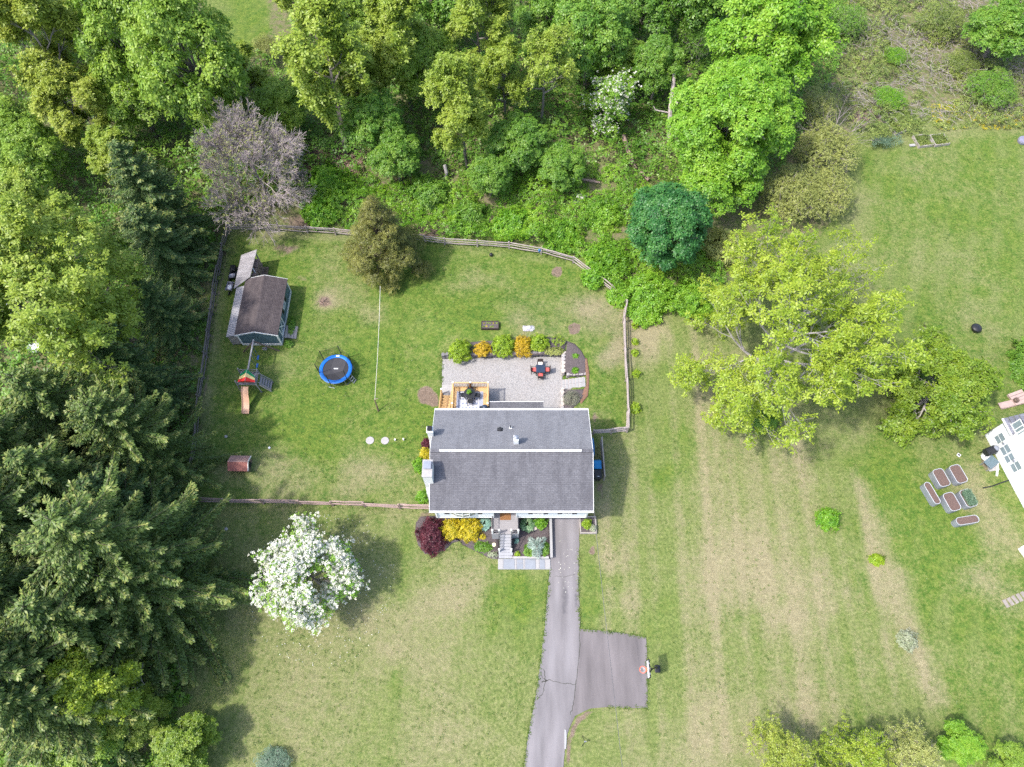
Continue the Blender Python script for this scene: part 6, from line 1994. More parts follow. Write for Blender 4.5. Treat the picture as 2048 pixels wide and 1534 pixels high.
# ---------------------------------------------------------------- overhead cable from the house to the street
cb = MB(); w0 = Vector((EX1 + .02, EY0 + .3, 4.9))
w1 = P(1240, 1534, 3.6)
w2 = w0 + (w1 - w0) * 2.4
pts = []
for k in range(31):
    t = k / 30; q = w0.lerp(w2, t); q.z = 4.9 + 2.2 * t - 4.2 * t * (1 - t); pts.append(q)
cb.tube(pts, .017, 4)
single('power_cable', cb, M['cable'], 'thin grey overhead cable running from the house corner to the street', 'cable')

# ---------------------------------------------------------------- planter by the garage
c = P(1176, 1050, 0)
pb = thing('planter_box', 'square timber edged planter right of the garage drive', 'planter', (c.x, c.y, 0))
xa, xb, ya, yb = P(1160, 1050).x, P(1191, 1050).x, P(1176, 1067).y, P(1176, 1035).y
for bx4 in (((xa + xb) / 2, ya, xb - xa + .12, .12), ((xa + xb) / 2, yb, xb - xa + .12, .12), (xa, (ya + yb) / 2, .12, yb - ya - .12), (xb, (ya + yb) / 2, .12, yb - ya - .12)):
    mb = MB(); mb.box((bx4[0], bx4[1], .12), (bx4[2], bx4[3], .26)); mb.build('edge_timber', M['grey_wood'], pb, bevel=.015)
mb = MB(); mb.box(((xa + xb) / 2, (ya + yb) / 2, .09), (xb - xa - .1, yb - ya - .1, .2)); mb.build('mulch', M['mulch'], pb)
c = P(1070, 1058, .3); mb = MB(); mb.box((c.x, c.y, .34), (.34, .24, .08), rz=.5); single('flat_stone', mb, M['tan_stone'], 'flat tan stone in the mulch under the green shrubs by the porch', 'stone', bevel=.02)

M['rim_metal'] = mat('rim_metal', (.44, .45, .48), .5, .1, 3)
# ---------------------------------------------------------------- neighbour: white walled house, garden, beds
A, C = P(1969.5, 870, 0), P(2042, 1006, 0)
v = (C - A).normalized(); nn = Vector((-v.y, v.x, 0))        # along the wall, and into the house
nb = thing('neighbour_house', "neighbour's white walled house with a row of windows at the right edge", 'house', (A.x, A.y, 0))


def NP(a, b, z): return Vector((A.x + nn.x * a + v.x * b, A.y + nn.y * a + v.y * b, z))


def nbox(mb, a0, a1, b0, b1, z0, z1, mi=0):
    vs = [NP(a, b, z) for a in (a0, a1) for b in (b0, b1) for z in (z0, z1)]
    mb.add(vs, [(0, 1, 3, 2), (4, 6, 7, 5), (0, 4, 5, 1), (2, 3, 7, 6), (0, 2, 6, 4), (1, 5, 7, 3)], mi)
    return mb


def on_wall(px, py):
    """where a survey pixel meets the near wall: distance along it and height"""
    d = ray(px, py); o = Vector((0, 0, CAM_H))
    t = (A - o).dot(nn) / d.dot(nn); q = o + d * t
    return (q - A).dot(v), q.z


B1 = 1.35
nbox(MB(), 0, 7, 0, B1, 0, 3.15).build('wall', M['siding'], nb)
nbox(MB(), .0, 7, B1 + .003, 11, 0, 5.6).build('wall', M['siding'], nb)
mb = MB()
for i in range(36): nbox(mb, -.014, -.001, .06, 10.9 if i * .15 > 3.0 else 10.9, .12 + i * .15 if i * .15 < 2.9 else 9, .235 + i * .15 if i * .15 < 2.9 else 9.001) if i * .15 < 2.9 else nbox(mb, -.014, -.001, B1 + .1, 10.9, .12 + i * .15, .235 + i * .15)
tag(mb.build('clapboards', M['siding'], nb), kind='stuff')
mb = MB()
for i in range(9): nbox(mb, -.25 + i * .4, .15 + i * .4, -.22, B1 - .02, 3.16 + i * .11, 3.24 + i * .11)
mb.build('roof', M['shingle_blue'], nb)
mb = MB(); nbox(mb, -.34, -.255, -.24, B1 - .02, 3.08, 3.22); mb.build('gutter', M['white_paint'], nb)
mb = MB(); nbox(mb, -.12, -.02, B1 - .05, B1 + .06, .02, 5.5); mb.build('corner_board', M['white_paint'], nb)
for px, py, wv, wz, gl_ in ((2000.5, 877, .40, .62, 'glass_sky'), (2011.5, 899.5, .40, .62, 'glass_sky'), (2019.5, 916, .34, .62, 'glass_sky'), (2032.5, 933.5, .40, .62, 'glass_sky'), (2038, 855, .55, .60, 'glass_sky')):
    b, z = on_wall(px, py)
    fr = MB()
    nbox(fr, -.05, -.016, b - wv, b + wv, z + wz - .06, z + wz); nbox(fr, -.07, -.016, b - wv - .04, b + wv + .04, z - wz, z - wz + .07)
    nbox(fr, -.05, -.016, b - wv, b - wv + .06, z - wz + .07, z + wz - .06); nbox(fr, -.05, -.016, b + wv - .06, b + wv, z - wz + .07, z + wz - .06)
    nbox(fr, -.045, -.016, b - wv + .06, b + wv - .06, z - .02, z + .02) if px != 2038 else nbox(fr, -.045, -.016, b - .03, b + .03, z - wz + .07, z + wz - .06)
    f = fr.build('window', M['white_paint'], nb)
    nbox(MB(), -.03, -.017, b - wv + .06, b + wv - .06, z - wz + .07, z + wz - .06).build('pane', M[gl_], f)
for px, py in ((2008, 886), (2029, 921)):
    b, z = on_wall(px, py); mb = MB(); nbox(mb, -.12, -.016, b - .13, b + .13, z - .09, z + .09); mb.build('wall_vent', M['galv'], nb)
# things by the neighbour's wall
c = P(1993, 899, 1.3)
sm = thing('covered_grill', "grey black round grill standing against the neighbour's white wall", 'grill', (c.x - .35, c.y, 0), R(20))
mb = MB(); mb.tube([(-.45, 0, .95), (.45, 0, 1.05)], .34, 16); mb.build('barrel', M['black_plastic'], sm, local=True)
mb = MB(); mb.lathe((.42, .0, 1.2), [(.2, 0), (.26, .06), (.22, .16), (.04, .2)], 12); mb.build('lid', M['galv'], sm, local=True)
for sx in (-1, 1):
    for sy in (-1, 1):
        mb = MB(); mb.bar((sx * .35, sy * .2, .8), (sx * .4, sy * .3, 0), .04, .04); mb.build('leg', M['black_metal'], sm, local=True)
c = P(1983, 924, .7)
tt = thing('covered_table', "green topped garden table with a white bag beside the neighbour's grill", 'table', (c.x, c.y, 0), R(35))
mb = MB(); mb.box((0, 0, .7), (1.1, .8, .05)); mb.build('tabletop', M['shed_blue'], tt, local=True)
for sx in (-1, 1):
    for sy in (-1, 1):
        mb = MB(); mb.box((sx * .48, sy * .34, .34), (.05, .05, .68)); mb.build('leg', M['galv'], tt, local=True)
mb = MB()
for k in range(6): mb.bar((-.5, -.35 + k * .14, .74), (.5, -.35 + k * .14, .74), .015, .015); mb.bar((-.5 + k * .2, -.38, .742), (-.5 + k * .2, .38, .742), .012, .012)
mb.build('wire_rack', M['galv'], tt, local=True)
c = P(1976, 911, .5); mb = MB(); rr = random.Random(3)
mb.lathe((c.x, c.y, 0), [(.30, 0), (.40, .15), (.33, .4), (.16, .52), (.03, .55)], 9); single('white_sack', mb, M['white_plastic'], "bulging white sack beside the neighbour's garden table", 'sack')
mb = MB(); mb.bar(P(1996, 921, .16), P(1993.5, 952, .07), .14, .10); single('drain_pipe', mb, M['white_paint'], "white drain pipe lying on the grass at the neighbour's white wall", 'pipe')
mb = MB(); mb.tube([P(1966, 976, .04), P(1985, 972, .06), P(2001, 966, .04), P(2018, 960, .3)], .05, 6); single('garden_hose', mb, M['black_plastic'], "thick black hose lying on bare ground beside the neighbour's house", 'hose')
sheet('paving_slab', [P(1970, 902), P(1996, 930), P(1999, 940), P(1979, 943), P(1965, 912)], .03, M['concrete'], "grey slab under the grill beside the neighbour's house")
c = P(1916, 911, .1); lt = thing('garden_light', 'small square dark topped solar light in the grass above the metal beds', 'light', tuple(P(1916, 911, 0)))
mb = MB(); mb.box((0, 0, .12), (.28, .28, .06), rz=.78); mb.build('frame', M['white_plastic'], lt, local=True)
mb = MB(); mb.box((0, 0, .157), (.17, .17, .01), rz=.78); mb.build('panel', M['black_plastic'], lt, local=True)
mb = MB(); mb.tube([(0, 0, -.05), (0, 0, .1)], .02, 6); mb.build('spike', M['black_metal'], lt, local=True)


def metal_bed(px, py, w_, l_, rot, label, h=.72, fill='soil', r_=.28):
    c = P(px, py, h); t = thing('garden_bed', label, 'raised bed', (c.x, c.y, 0), R(rot), 'galvanised raised beds on the neighbour lawn')
    out = []
    for cx, cy, a0 in ((w_ / 2 - r_, l_ / 2 - r_, 0), (-w_ / 2 + r_, l_ / 2 - r_, 90), (-w_ / 2 + r_, -l_ / 2 + r_, 180), (w_ / 2 - r_, -l_ / 2 + r_, 270)):
        for k in range(7): out.append((cx + r_ * math.cos(R(a0 + k * 15)), cy + r_ * math.sin(R(a0 + k * 15))))
    n = len(out); vs = []; prof = []
    for i in range(7): prof.append((1.0 if i % 2 else 1.018, h * i / 6))
    prof += [(1.02, h + .01), (.955, h + .01), (.955, h - .1)]
    for s, z in prof:
        for x, y in out: vs.append((x * s, y * s, z))
    fs = [(i * n + k, i * n + (k + 1) % n, (i + 1) * n + (k + 1) % n, (i + 1) * n + k) for i in range(len(prof) - 1) for k in range(n)]
    mb = MB(); mb.add(vs, fs); mb.build('side', M['galv'], t, local=True)
    mb = MB(); mb.tube([(x * .99, y * .99, h + .01) for x, y in out + out[:1]], .026, 5); mb.build('rim', M['rim_metal'], t, local=True)
    mb = MB(); mb.prism([(x * .955, y * .955) for x, y in out], h - .25, h - .05); mb.build('soil', M['soil'], t, local=True)
    if fill != 'soil':
        g_ = np.random.default_rng(3); pts = np.stack([g_.uniform(-w_ / 2 + .12, w_ / 2 - .12, 420), g_.uniform(-l_ / 2 + .12, l_ / 2 - .12, 420), h + g_.uniform(0, .28, 420)], 1)
        o = bpy.data.objects.new('plants', np_mesh('plants', rosettes(g_, pts, np.tile([[0, 0, 1.]], (420, 1)), 5, .14, .05, el=(0, 1.0)), 4, M['leaf_blueish'])); COL.objects.link(o); o.parent = t
    return t


metal_bed(1883, 955, .98, 1.55, 15, 'wide soil filled metal bed, upper left of the group')
metal_bed(1917, 947.5, 1.0, 1.60, 15, "wide soil filled metal bed nearest the neighbour's grill")
metal_bed(1864.5, 986, .56, 1.95, 17, 'narrow upright soil filled metal bed, leftmost of the group', r_=.26)
metal_bed(1904, 1003, .98, 1.55, 15, 'wide soil filled metal bed in the middle beside the planted one')
metal_bed(1937, 996, 1.0, 1.50, 15, 'metal bed crowded with bluish green plants', fill='p')
metal_bed(1935, 1040, .62, 1.95, 99, 'narrow soil filled metal bed lying crosswise below the others', r_=.29)
# fire pit, wooden bench, planks, bricks, posts
c = P(1953, 656, .4); fp_ = thing('fire_pit', 'round black covered fire pit alone on the green lawn', 'fire pit', (c.x, c.y, 0))
mb = MB(); mb.lathe((0, 0, .15), [(.25, 0), (.42, .12), (.48, .26), (.48, .3)], 22); mb.build('bowl', M['black_metal'], fp_, local=True)
mb = MB(); mb.lathe((0, 0, .46), [(.47, 0), (.46, .04), (.3, .14), (.06, .18)], 22); mb.build('cover', M['black_plastic'], fp_, local=True, smooth=True)
for k in range(3):
    mb = MB(); a = k * 2.09; mb.bar((.3 * math.cos(a), .3 * math.sin(a), .25), (.42 * math.cos(a), .42 * math.sin(a), 0), .03, .03); mb.build('leg', M['black_metal'], fp_, local=True)
c = P(2035, 797, .3); wd = thing('timber_step', "pinkish timber deck steps behind the neighbour's house", 'steps', tuple(P(2035, 797, 0)), R(20))
for i in range(4):
    mb = MB(); mb.box((-.1, .45 - i * .3, .32), (1.5, .27, .05)); mb.build('plank', M['pinkish_wood'], wd, local=True)
mb = MB()
for x in (-.7, .5): mb.box((x, 0, .15), (.08, 1.2, .28))
mb.build('frame', M['pinkish_wood'], wd, local=True)
mb = MB(); mb.bar(P(1999, 812, .2), P(2048, 800, .25), .55, .08); mb.bar(P(2001, 814, .05), P(2048, 802, .1), .5, .14); single('timber_ledge', mb, M['pinkish_wood'], 'long low pinkish timber ledge beside the timber deck steps', 'ledge')
c = P(2033, 800, .5); mb = MB(); mb.lathe((c.x, c.y, .3), [(.16, 0), (.22, .05), (.22, .3), (.17, .34), (.05, .28)], 12); single('flower_pot', mb, M['brown_wood'], 'brown flower pot standing on the timber ledge', 'pot')
M['path_brick'] = mat('path_brick', (.22, .19, .165), .9, .3, 4, .3, 14, col2=(.31, .275, .25))
brk = thing('brick_path', "short row of pale paving bricks in the grass at the right edge", 'path', tuple(P(2024, 1204, 0)))
for k in range(5):
    c = P(2012 + k * 9, 1207 - k * 4, 0); q = MB(); q.box((c.x, c.y, .0), (.30, .62, .07), rz=R(24 + (k * 37 % 11) - 5)); q.build('brick', M['path_brick'], brk, bevel=.01)
c = P(2046, 1108, .3); mb = MB(); mb.box((c.x + .25, c.y, .28), (.32, 1.2, .5), rz=R(22)); mb.box((c.x + .25, c.y, .55), (.4, 1.28, .05), rz=R(22)); single('white_trough', mb, M['white_wood'], 'white painted trough cut off by the right picture edge', 'trough', bevel=.02)
# timber garden frames in the weeds top right
for px, py, sx, sy, rz, lb in ((1782, 243, 1.3, 3.6, 24, 'long narrow weedy timber bed frame before the brambles'), (1846, 281, 1.6, 1.6, 10, 'square weathered timber bed frame at the edge of the far lawn, left one'), (1879, 279, 1.6, 1.5, 10, 'square weathered timber bed frame at the edge of the far lawn, right one')):
    c = P(px, py, .2); t = thing('bed_frame', lb, 'bed frame', (c.x, c.y, 0), R(rz), 'timber bed frames by the brambles')
    for a, b, w_, l_ in ((0, sy / 2, sx + .12, .12), (0, -sy / 2, sx + .12, .12), (sx / 2, 0, .12, sy - .12), (-sx / 2, 0, .12, sy - .12)):
        mb = MB(); mb.box((a, b, .13), (w_, l_, .3)); mb.build('timber', M['grey_wood'], t, local=True)
    g_ = np.random.default_rng(int(px)); n = 260; pts = np.stack([g_.uniform(-sx / 2, sx / 2, n), g_.uniform(-sy / 2, sy / 2, n), g_.uniform(.05, .35, n)], 1)
    o = bpy.data.objects.new('weeds', np_mesh('weeds', rosettes(g_, pts, np.tile([[0, 0, 1.]], (n, 1)), 5, .2, .06, el=(0, 1.0)), 4, M['leaf_bramble'])); COL.objects.link(o); o.parent = t
mb = MB(); mb.bar(P(1819, 291, .1), P(1830, 290, .1), .3, .12); single('concrete_block', mb, M['concrete'], 'pale block in the grass left of the square timber frames', 'block')
M['tub'] = mat('tub', (.22, .21, .29), .7, .15, 3)
c = P(2046, 281, .2); mb = MB(); mb.lathe((c.x, c.y, 0), [(.5, 0), (.55, .25), (.5, .4), (.2, .45), (.03, .46)], 14); single('blue_tub', mb, M['tub'], 'lavender covered tub at the far right picture edge', 'tub')
# clutter in the neighbour yard seen through the trees on the left
for px, py, s, m_, nm, lb in ((70, 693, .8, 'white_plastic', 'tarp_heap', 'crumpled white tarp under the left yellow green oak'), (22, 617, 1.0, 'lavender_fabric', 'tarp_heap', 'pale heap of sheeting seen through leaves at the left edge'), (99, 682, .4, 'white_plastic', 'tarp_heap', 'small white bundle right of the crumpled white tarp')):
    c = P(px, py, .3); mb = MB(); rr = random.Random(px)
    n = 9; vs, fs = [], []
    for r_, z in ((1, 0), (.95, .25), (.7, .5), (.35, .62), (.05, .55)):
        for k in range(n): vs.append((c.x + s * r_ * math.cos(k * 6.283 / n) * rr.uniform(.75, 1.25), c.y + s * .7 * r_ * math.sin(k * 6.283 / n) * rr.uniform(.75, 1.25), z * s * rr.uniform(.8, 1.2)))
    for i in range(4):
        for k in range(n): fs.append((i * n + k, i * n + (k + 1) % n, (i + 1) * n + (k + 1) % n, (i + 1) * n + k))
    fs.append(tuple(4 * n + k for k in range(n)))
    mb.add(vs, fs); single(nm, mb, M[m_], lb, 'tarp', 'pale tarps in the left neighbour yard')
# ---------------------------------------------------------------- shrubs and bed plants
def shrub(px, py, rpx, h, leafm, label, seed, ry=None, n=None, L=.13, W=.08, cat='shrub', group=None, name='shrub', z0=None, k=5, up=.6, lump=.17, dz=.35, r_boost=False):
    """px, py: where the middle of the bush shows"""
    c = PG(px, py, h * dz) if z0 is None else P(px, py, z0 + h * dz)
    g = float(G(c.x, c.y)) if z0 is None else z0
    m_ = mpp(px, py, h * .5) * (1.08 if r_boost else 1)
    rx_, ry_ = rpx * m_, (ry or rpx) * m_
    n = n or int(260 * rx_ * ry_ * (1 + h) / (L * 6) + 120)
    n_, w, l = gen_shrub(seed, rx_, ry_, h, n, k, L, W, leafm, lump, up=up)
    return plant_tree((name, w, l), (c.x, c.y, g), 0, 1.0, label, cat, None, group)


shrub(921, 701, 20, 1.15, 'leaf_lime_bush', 'lime green round shrub at the left end of the stone wall', 1, group='clipped shrubs above the stone wall', r_boost=True)
shrub(965, 698, 15, .85, 'leaf_orange', 'small golden orange shrub, second from the left above the wall', 2, L=.10, W=.06, group='clipped shrubs above the stone wall', r_boost=True)
shrub(1008, 690, 20, 1.15, 'leaf_lime_bush', 'lime green round shrub between the two golden orange ones', 3, group='clipped shrubs above the stone wall', r_boost=True)
shrub(1045, 691, 16, 1.0, 'leaf_orange', 'larger golden orange shrub squeezed between two lime green ones', 4, ry=19, L=.10, W=.06, group='clipped shrubs above the stone wall', r_boost=True)
shrub(1078, 685, 17, 1.1, 'leaf_lime_bush', 'lime green round shrub at the right end of the row above the wall', 5, group='clipped shrubs above the stone wall', r_boost=True)
shrub(865, 1071, 28, 1.5, 'leaf_red', 'dark red laceleaf maple shrub at the front house corner', 6, ry=36, L=.12, W=.06, name='red_maple_shrub', up=.2)
shrub(906, 1058, 25, 1.3, 'leaf_yellow', 'yellow leaved shrub next to the dark red one', 7, ry=21, L=.14, W=.08)
shrub(939, 1056, 24, 1.2, 'leaf_yellow', 'yellow leaved shrub beside the bluish hosta', 8, ry=24, L=.14, W=.08)
shrub(1082, 1046, 11, .7, 'leaf_bush', 'small bright green shrub by the grey kerb next to the garage drive', 9, z0=.25)
shrub(851, 909, 11, 1.2, 'leaf_yellow', 'yellow variegated shrub between the two chimneys', 10)
shrub(838, 930, 11, 1.2, 'leaf_bush', 'green shrub against the large white chimney', 11, ry=14)
shrub(845, 993, 12, .9, 'leaf_bush', 'round green shrub by the house wall just above the front fence', 12)
shrub(853, 886, 9, .7, 'leaf_red', 'small dark red bush at the foot of the narrow chimney', 13)
shrub(1174, 1048, 9, .6, 'leaf_lime_bush', 'yellow green shrub in the square planter right of the garage', 14, z0=.15)
shrub(1185, 1056, 6, .35, 'leaf_pale', 'pale pinkish small plant in the corner of the square planter', 15, z0=.15, cat='plant')
shrub(1270, 651, 7, .5, 'leaf_lime_bush', 'small yellow green sapling at the top outside the right rail fence', 16, n=60, group='saplings outside the right fence')
shrub(1270, 683, 7, .5, 'leaf_lime_bush', 'small sapling, second down outside the right rail fence', 17, n=60, group='saplings outside the right fence')
shrub(1270, 705, 7, .5, 'leaf_lime_bush', 'small sapling, third down outside the right rail fence', 18, n=60, group='saplings outside the right fence')
shrub(1272, 747, 8, .5, 'leaf_lime_bush', 'small sapling, fourth down outside the right rail fence', 19, n=70, group='saplings outside the right fence')
shrub(1271, 816, 10, .6, 'leaf_lime_bush', 'largest yellow green sapling at the bottom outside the right rail fence', 20, n=120, group='saplings outside the right fence')
shrub(1657, 1038, 21, 1.3, 'leaf_bush', 'round bright green bush alone on the dry field', 21, L=.15)
shrub(1754, 1119, 16, .5, 'leaf_lime_bush', 'low lime green bush on the tan strip of the dry field', 22, ry=11)
shrub(1815, 1280, 20, .7, 'leaf_pale', 'whitish flowering bush at the edge of the dry field', 23, L=.10, W=.06)
shrub(1850, 652, 10, .4, 'leaf_bramble', 'small brownish shrub right of the big yellow green tree', 24, n=70)
shrub(2058, 728, 26, 2.6, 'leaf_green', 'dense green hedge bush cut off by the right edge near the timber steps', 25, ry=52, L=.2, W=.12)
shrub(583, 652, 6, .5, 'leaf_green', 'green plants against the right shed wall', 26, ry=20, cat='plant')
shrub(577, 688, 7, .5, 'leaf_green', 'low green plants below the shed ramp', 27, ry=7, cat='plant')
shrub(1528, 838, 34, 1.3, 'leaf_green', 'dark green bush growing under the big yellow green tree', 28, ry=24, L=.18)
shrub(1143, 795, 16, .6, 'tuft_grey', 'grey green feathery tuft in the lowest mulch bed', 29, L=.20, W=.02, cat='plant', name='ornamental_grass')
shrub(1151, 712, 5, .25, 'leaf_bush', 'upper small green tuft in the black mulch bed', 30, n=60, cat='plant')
shrub(1151, 741, 6, .25, 'leaf_bush', 'lower small green tuft in the black mulch bed', 31, n=70, cat='plant')
shrub(1116, 682, 14, .5, 'leaf_lime_bush', 'sparse yellow twiggy shrub at the right end of the wall bed', 32, n=90, L=.12, W=.05)
shrub(1108, 702, 20, .35, 'leaf_olive', 'olive creeping plant spilling over the right end of the stone wall', 33, ry=8, n=300, L=.09, cat='plant')
shrub(966, 1094, 20, .22, 'leaf_green', 'low green creeper along the curved edge of the front bed', 34, ry=12, n=330, L=.10, cat='plant', name='ground_cover')
shrub(984, 1109, 11, .25, 'leaf_pale', 'pale flowering clump at the foot of the front stairs', 35, ry=7, n=70, L=.09, cat='plant')
shrub(966, 1074, 6, .25, 'leaf_yellow', 'tiny yellow plant in the mulch beside the stairs', 36, n=30, cat='plant')
shrub(1035, 1108, 5, .25, 'leaf_lime_bush', 'tiny yellow green plant in the lower left corner of the walled bed', 37, n=30, z0=.25, cat='plant')
shrub(1033, 1081, 4, .3, 'leaf_hosta_blue', 'tiny bluish plant right of the front stairs', 38, n=24, z0=.25, cat='plant')
shrub(1061, 1100, 13, .35, 'leaf_green', 'low green creeper left under the blue weeping conifer', 39, ry=13, n=260, z0=.25, cat='plant', name='ground_cover')
shrub(1089, 1098, 9, .35, 'leaf_green', 'low green creeper right under the blue weeping conifer', 391, ry=13, n=200, z0=.25, cat='plant', name='ground_cover')


def hosta(px, py, rpx, leafm, label, seed, z0):
    rng = np.random.default_rng(seed); c = P(px, py, z0 + .3); r_ = rpx * mpp(px, py, .4)
    n = 60; a = np.arange(n) * 2.4; rr_ = r_ * np.sqrt((np.arange(n) + .5) / n) * .85
    base = np.stack([np.cos(a) * rr_, np.sin(a) * rr_, .50 - .32 * (rr_ / r_) ** 2], 1)
    d = norm(np.stack([np.cos(a), np.sin(a), -.25 - .3 * rr_ / r_], 1)); s = norm(np.cross(d, [0, 0, 1.0])); l = .20 + .10 * rng.random((n, 1)); w = .10
    # broad leaves, each folded along its rib: two quads
    tip = base + d * l; mid = base + d * l * .45; up = np.cross(s, d) * .02
    q1 = np.stack([base, mid + s * w - up * -1, tip, mid], 1); q2 = np.stack([base, mid, tip, mid - s * w - up * -1], 1)
    lv = np.concatenate([q1, q2], 1).reshape(-1, 3)
    t = thing('hosta', label, 'plant', (c.x, c.y, z0))
    o = bpy.data.objects.new('leaves', np_mesh('leaves', lv, 4, M[leafm])); COL.objects.link(o); o.parent = t
    mb = MB()
    for k in range(10): mb.tube([(0, 0, 0), (math.cos(k * .63) * r_ * .5, math.sin(k * .63) * r_ * .5, .38)], .012, 4)
    mb.build('stems', M['leaf_green'], t, local=True)
    return t


hosta(969, 1047, 12, 'leaf_hosta_blue', 'blue green hosta between the yellow shrub and the porch', 1, .06)
hosta(1055, 1049, 14, 'leaf_hosta', 'green and white hosta right of the porch', 2, .25)
# weeping blue conifer
rng = np.random.default_rng(61); c = P(1073, 1096, .6)
wc = thing('weeping_conifer', 'silvery blue weeping conifer in the walled bed', 'conifer', (c.x, c.y, .25))
sk = Skeleton(61); pts, axs = [], []
for ang, ln in ((R(48), 1.05), (R(125), .95), (R(100), .5), (R(20), .6), (R(-80), .8), (R(165), .7), (R(-110), .7), (R(-60), .6), (R(75), .8), (R(140), .75)):
    p = np.array([0, 0, .75]); d = np.array([math.cos(ang), math.sin(ang), .15])
    for k in range(9):
        q = p + d * ln / 9 + np.array([0, 0, -.012 * k]); sk.seg(p, q, .02, .015); p = q
        for s in (-1, 1):
            for j in range(3):
                sd3 = np.array([-d[1], d[0], 0]) * s * (.08 + .07 * j) * (1.3 - k / 9); pts.append(p + sd3 + np.array([0, 0, -.05 * j]) + rng.normal(0, .02, 3)); axs.append(norm((sd3 + np.array([0, 0, .2]))[None])[0])
sk.seg(np.array([0, 0, 0.]), np.array([0, 0, .75]), .05, .04)
o = bpy.data.objects.new('crown', np_mesh('crown', rosettes(rng, np.array(pts), np.array(axs), 5, .12, .03, el=(0, .8)), 4, M['leaf_blue'])); COL.objects.link(o); o.parent = wc
o = bpy.data.objects.new('trunk', sk.wood('trunk', M['bark_brown'], 4)); COL.objects.link(o); o.parent = wc


# ---------------------------------------------------------------- masses of ground cover and undergrowth (nobody could count these)
def pix_poly(pts, n):
    """n random ground points inside a polygon given in survey pixels, with the area"""
    w = [P(*p) for p in pts]; xs_ = [p.x for p in w]; ys_ = [p.y for p in w]
    rng = np.random.default_rng(int(n * 10))
    out = np.zeros((0, 2))
    ar = abs(sum(w[i].x * w[(i + 1) % len(w)].y - w[(i + 1) % len(w)].x * w[i].y for i in range(len(w)))) / 2
    m_ = int(ar * n); tries = int(m_ * (max(xs_) - min(xs_)) * (max(ys_) - min(ys_)) / ar)
    X = rng.uniform(min(xs_), max(xs_), tries); Y = rng.uniform(min(ys_), max(ys_), tries)
    ins = np.zeros(tries, bool)
    for i in range(len(w)):
        a, b = w[i], w[(i + 1) % len(w)]
        c = (a.y > Y) != (b.y > Y)
        ins ^= c & (X < a.x + (Y - a.y) * (b.x - a.x) / ((b.y - a.y) if abs(b.y - a.y) > 1e-9 else 1e-9))
    return X[ins], Y[ins]


def undergrowth(pts, dens, hmax, leafm, label, seed, L=.26, W=.15, gap=.33, name='undergrowth', freq=.45, k=5, hmin=.15):
    X, Y = pix_poly(pts, dens)
    rng = np.random.default_rng(seed)
    f = lambda x, y: vnoise(x + 500, y + 500, freq, freq, seed, 3)
    h0 = f(X, Y)
    keep = h0 > gap * rng.uniform(.85, 1.15, len(X)); X, Y, h0 = X[keep], Y[keep], h0[keep]
    hh = lambda v: hmin + hmax * np.clip((v - gap) / (1 - gap), 0, 1) * 1.6
    e = .25
    gxn = (hh(f(X + e, Y)) - hh(f(X - e, Y))) / (2 * e); gyn = (hh(f(X, Y + e)) - hh(f(X, Y - e))) / (2 * e)
    nrm = norm(np.stack([-gxn, -gyn, np.ones_like(gxn)], 1))
    z = hh(h0) * np.where(rng.random(len(X)) < .3, rng.uniform(.3, .85, len(X)), rng.uniform(.88, 1.06, len(X)))
    p = np.stack([X, Y, z], 1) + rng.normal(0, .06, (len(X), 3))
    lv = rosettes(rng, p, norm(nrm + np.array([0, 0, .5])), k, L, W)
    o = bpy.data.objects.new(name, np_mesh(name, lv, 4, M[leafm])); COL.objects.link(o)
    return tag(o, label, None, None, 'stuff')


undergrowth([(600, 400), (690, 350), (900, 380), (1100, 350), (1200, 330), (1330, 390), (1450, 560), (1420, 640), (1258, 630), (1215, 578), (1160, 515), (1080, 500), (955, 485), (850, 475), (660, 462), (610, 440)],
            30, 1.9, 'leaf_ivy', 'bright green thicket of vines spilling over the back fence', 3, freq=.32, L=.20, W=.12)
undergrowth([(-60, -160), (360, -160), (380, 60), (600, 160), (560, -160), (1680, -160), (1700, 60), (1640, 220), (1500, 420), (1330, 390), (1200, 330), (1100, 350), (900, 380), (690, 350), (600, 400), (470, 440), (380, 560), (-200, 560)],
            8, 2.3, 'leaf_wood', 'dark green undergrowth on the woodland floor', 7, L=.36, W=.21, gap=.24, freq=.22, k=4)
undergrowth([(1690, -160), (2300, -160), (2300, 250), (2048, 262), (1930, 258), (1880, 262), (1800, 275), (1740, 300), (1690, 250), (1620, 200), (1640, 60)],
            13, 1.6, 'leaf_bramble', 'tangled brambles behind the far lawn', 9, L=.24, W=.12, gap=.40, freq=.30)
undergrowth([(452, 470), (438, 530), (424, 600), (408, 720), (394, 820), (380, 1000), (335, 1250), (200, 1250), (100, 1000), (200, 600), (380, 440)],
            8, .9, 'leaf_wood', 'low green growth under the spruces along the left fence', 11, L=.24, W=.14, gap=.38)
undergrowth([(-250, 480), (380, 480), (330, 640), (300, 760), (250, 1100), (340, 1300), (430, 1534), (430, 1640), (-200, 1640)],
            7, 1.1, 'leaf_wood', 'dim green growth below the trees of the left boundary', 13, L=.38, W=.22, gap=.25, k=4)
undergrowth([(1740, 282), (1790, 280), (1800, 292), (1770, 302), (1738, 300)], 40, .8, 'leaf_blueish', 'bank of bluish grass before the timber bed frames', 15, L=.3, W=.05, gap=.2, name='tall_grass')
undergrowth([(1850, 215), (2000, 225), (2048, 235), (2048, 258), (1930, 262), (1880, 262)], 9, .5, 'leaf_yellow', 'yellow flowering weeds along the far lawn', 17, L=.15, W=.07, gap=.46, name='weeds')
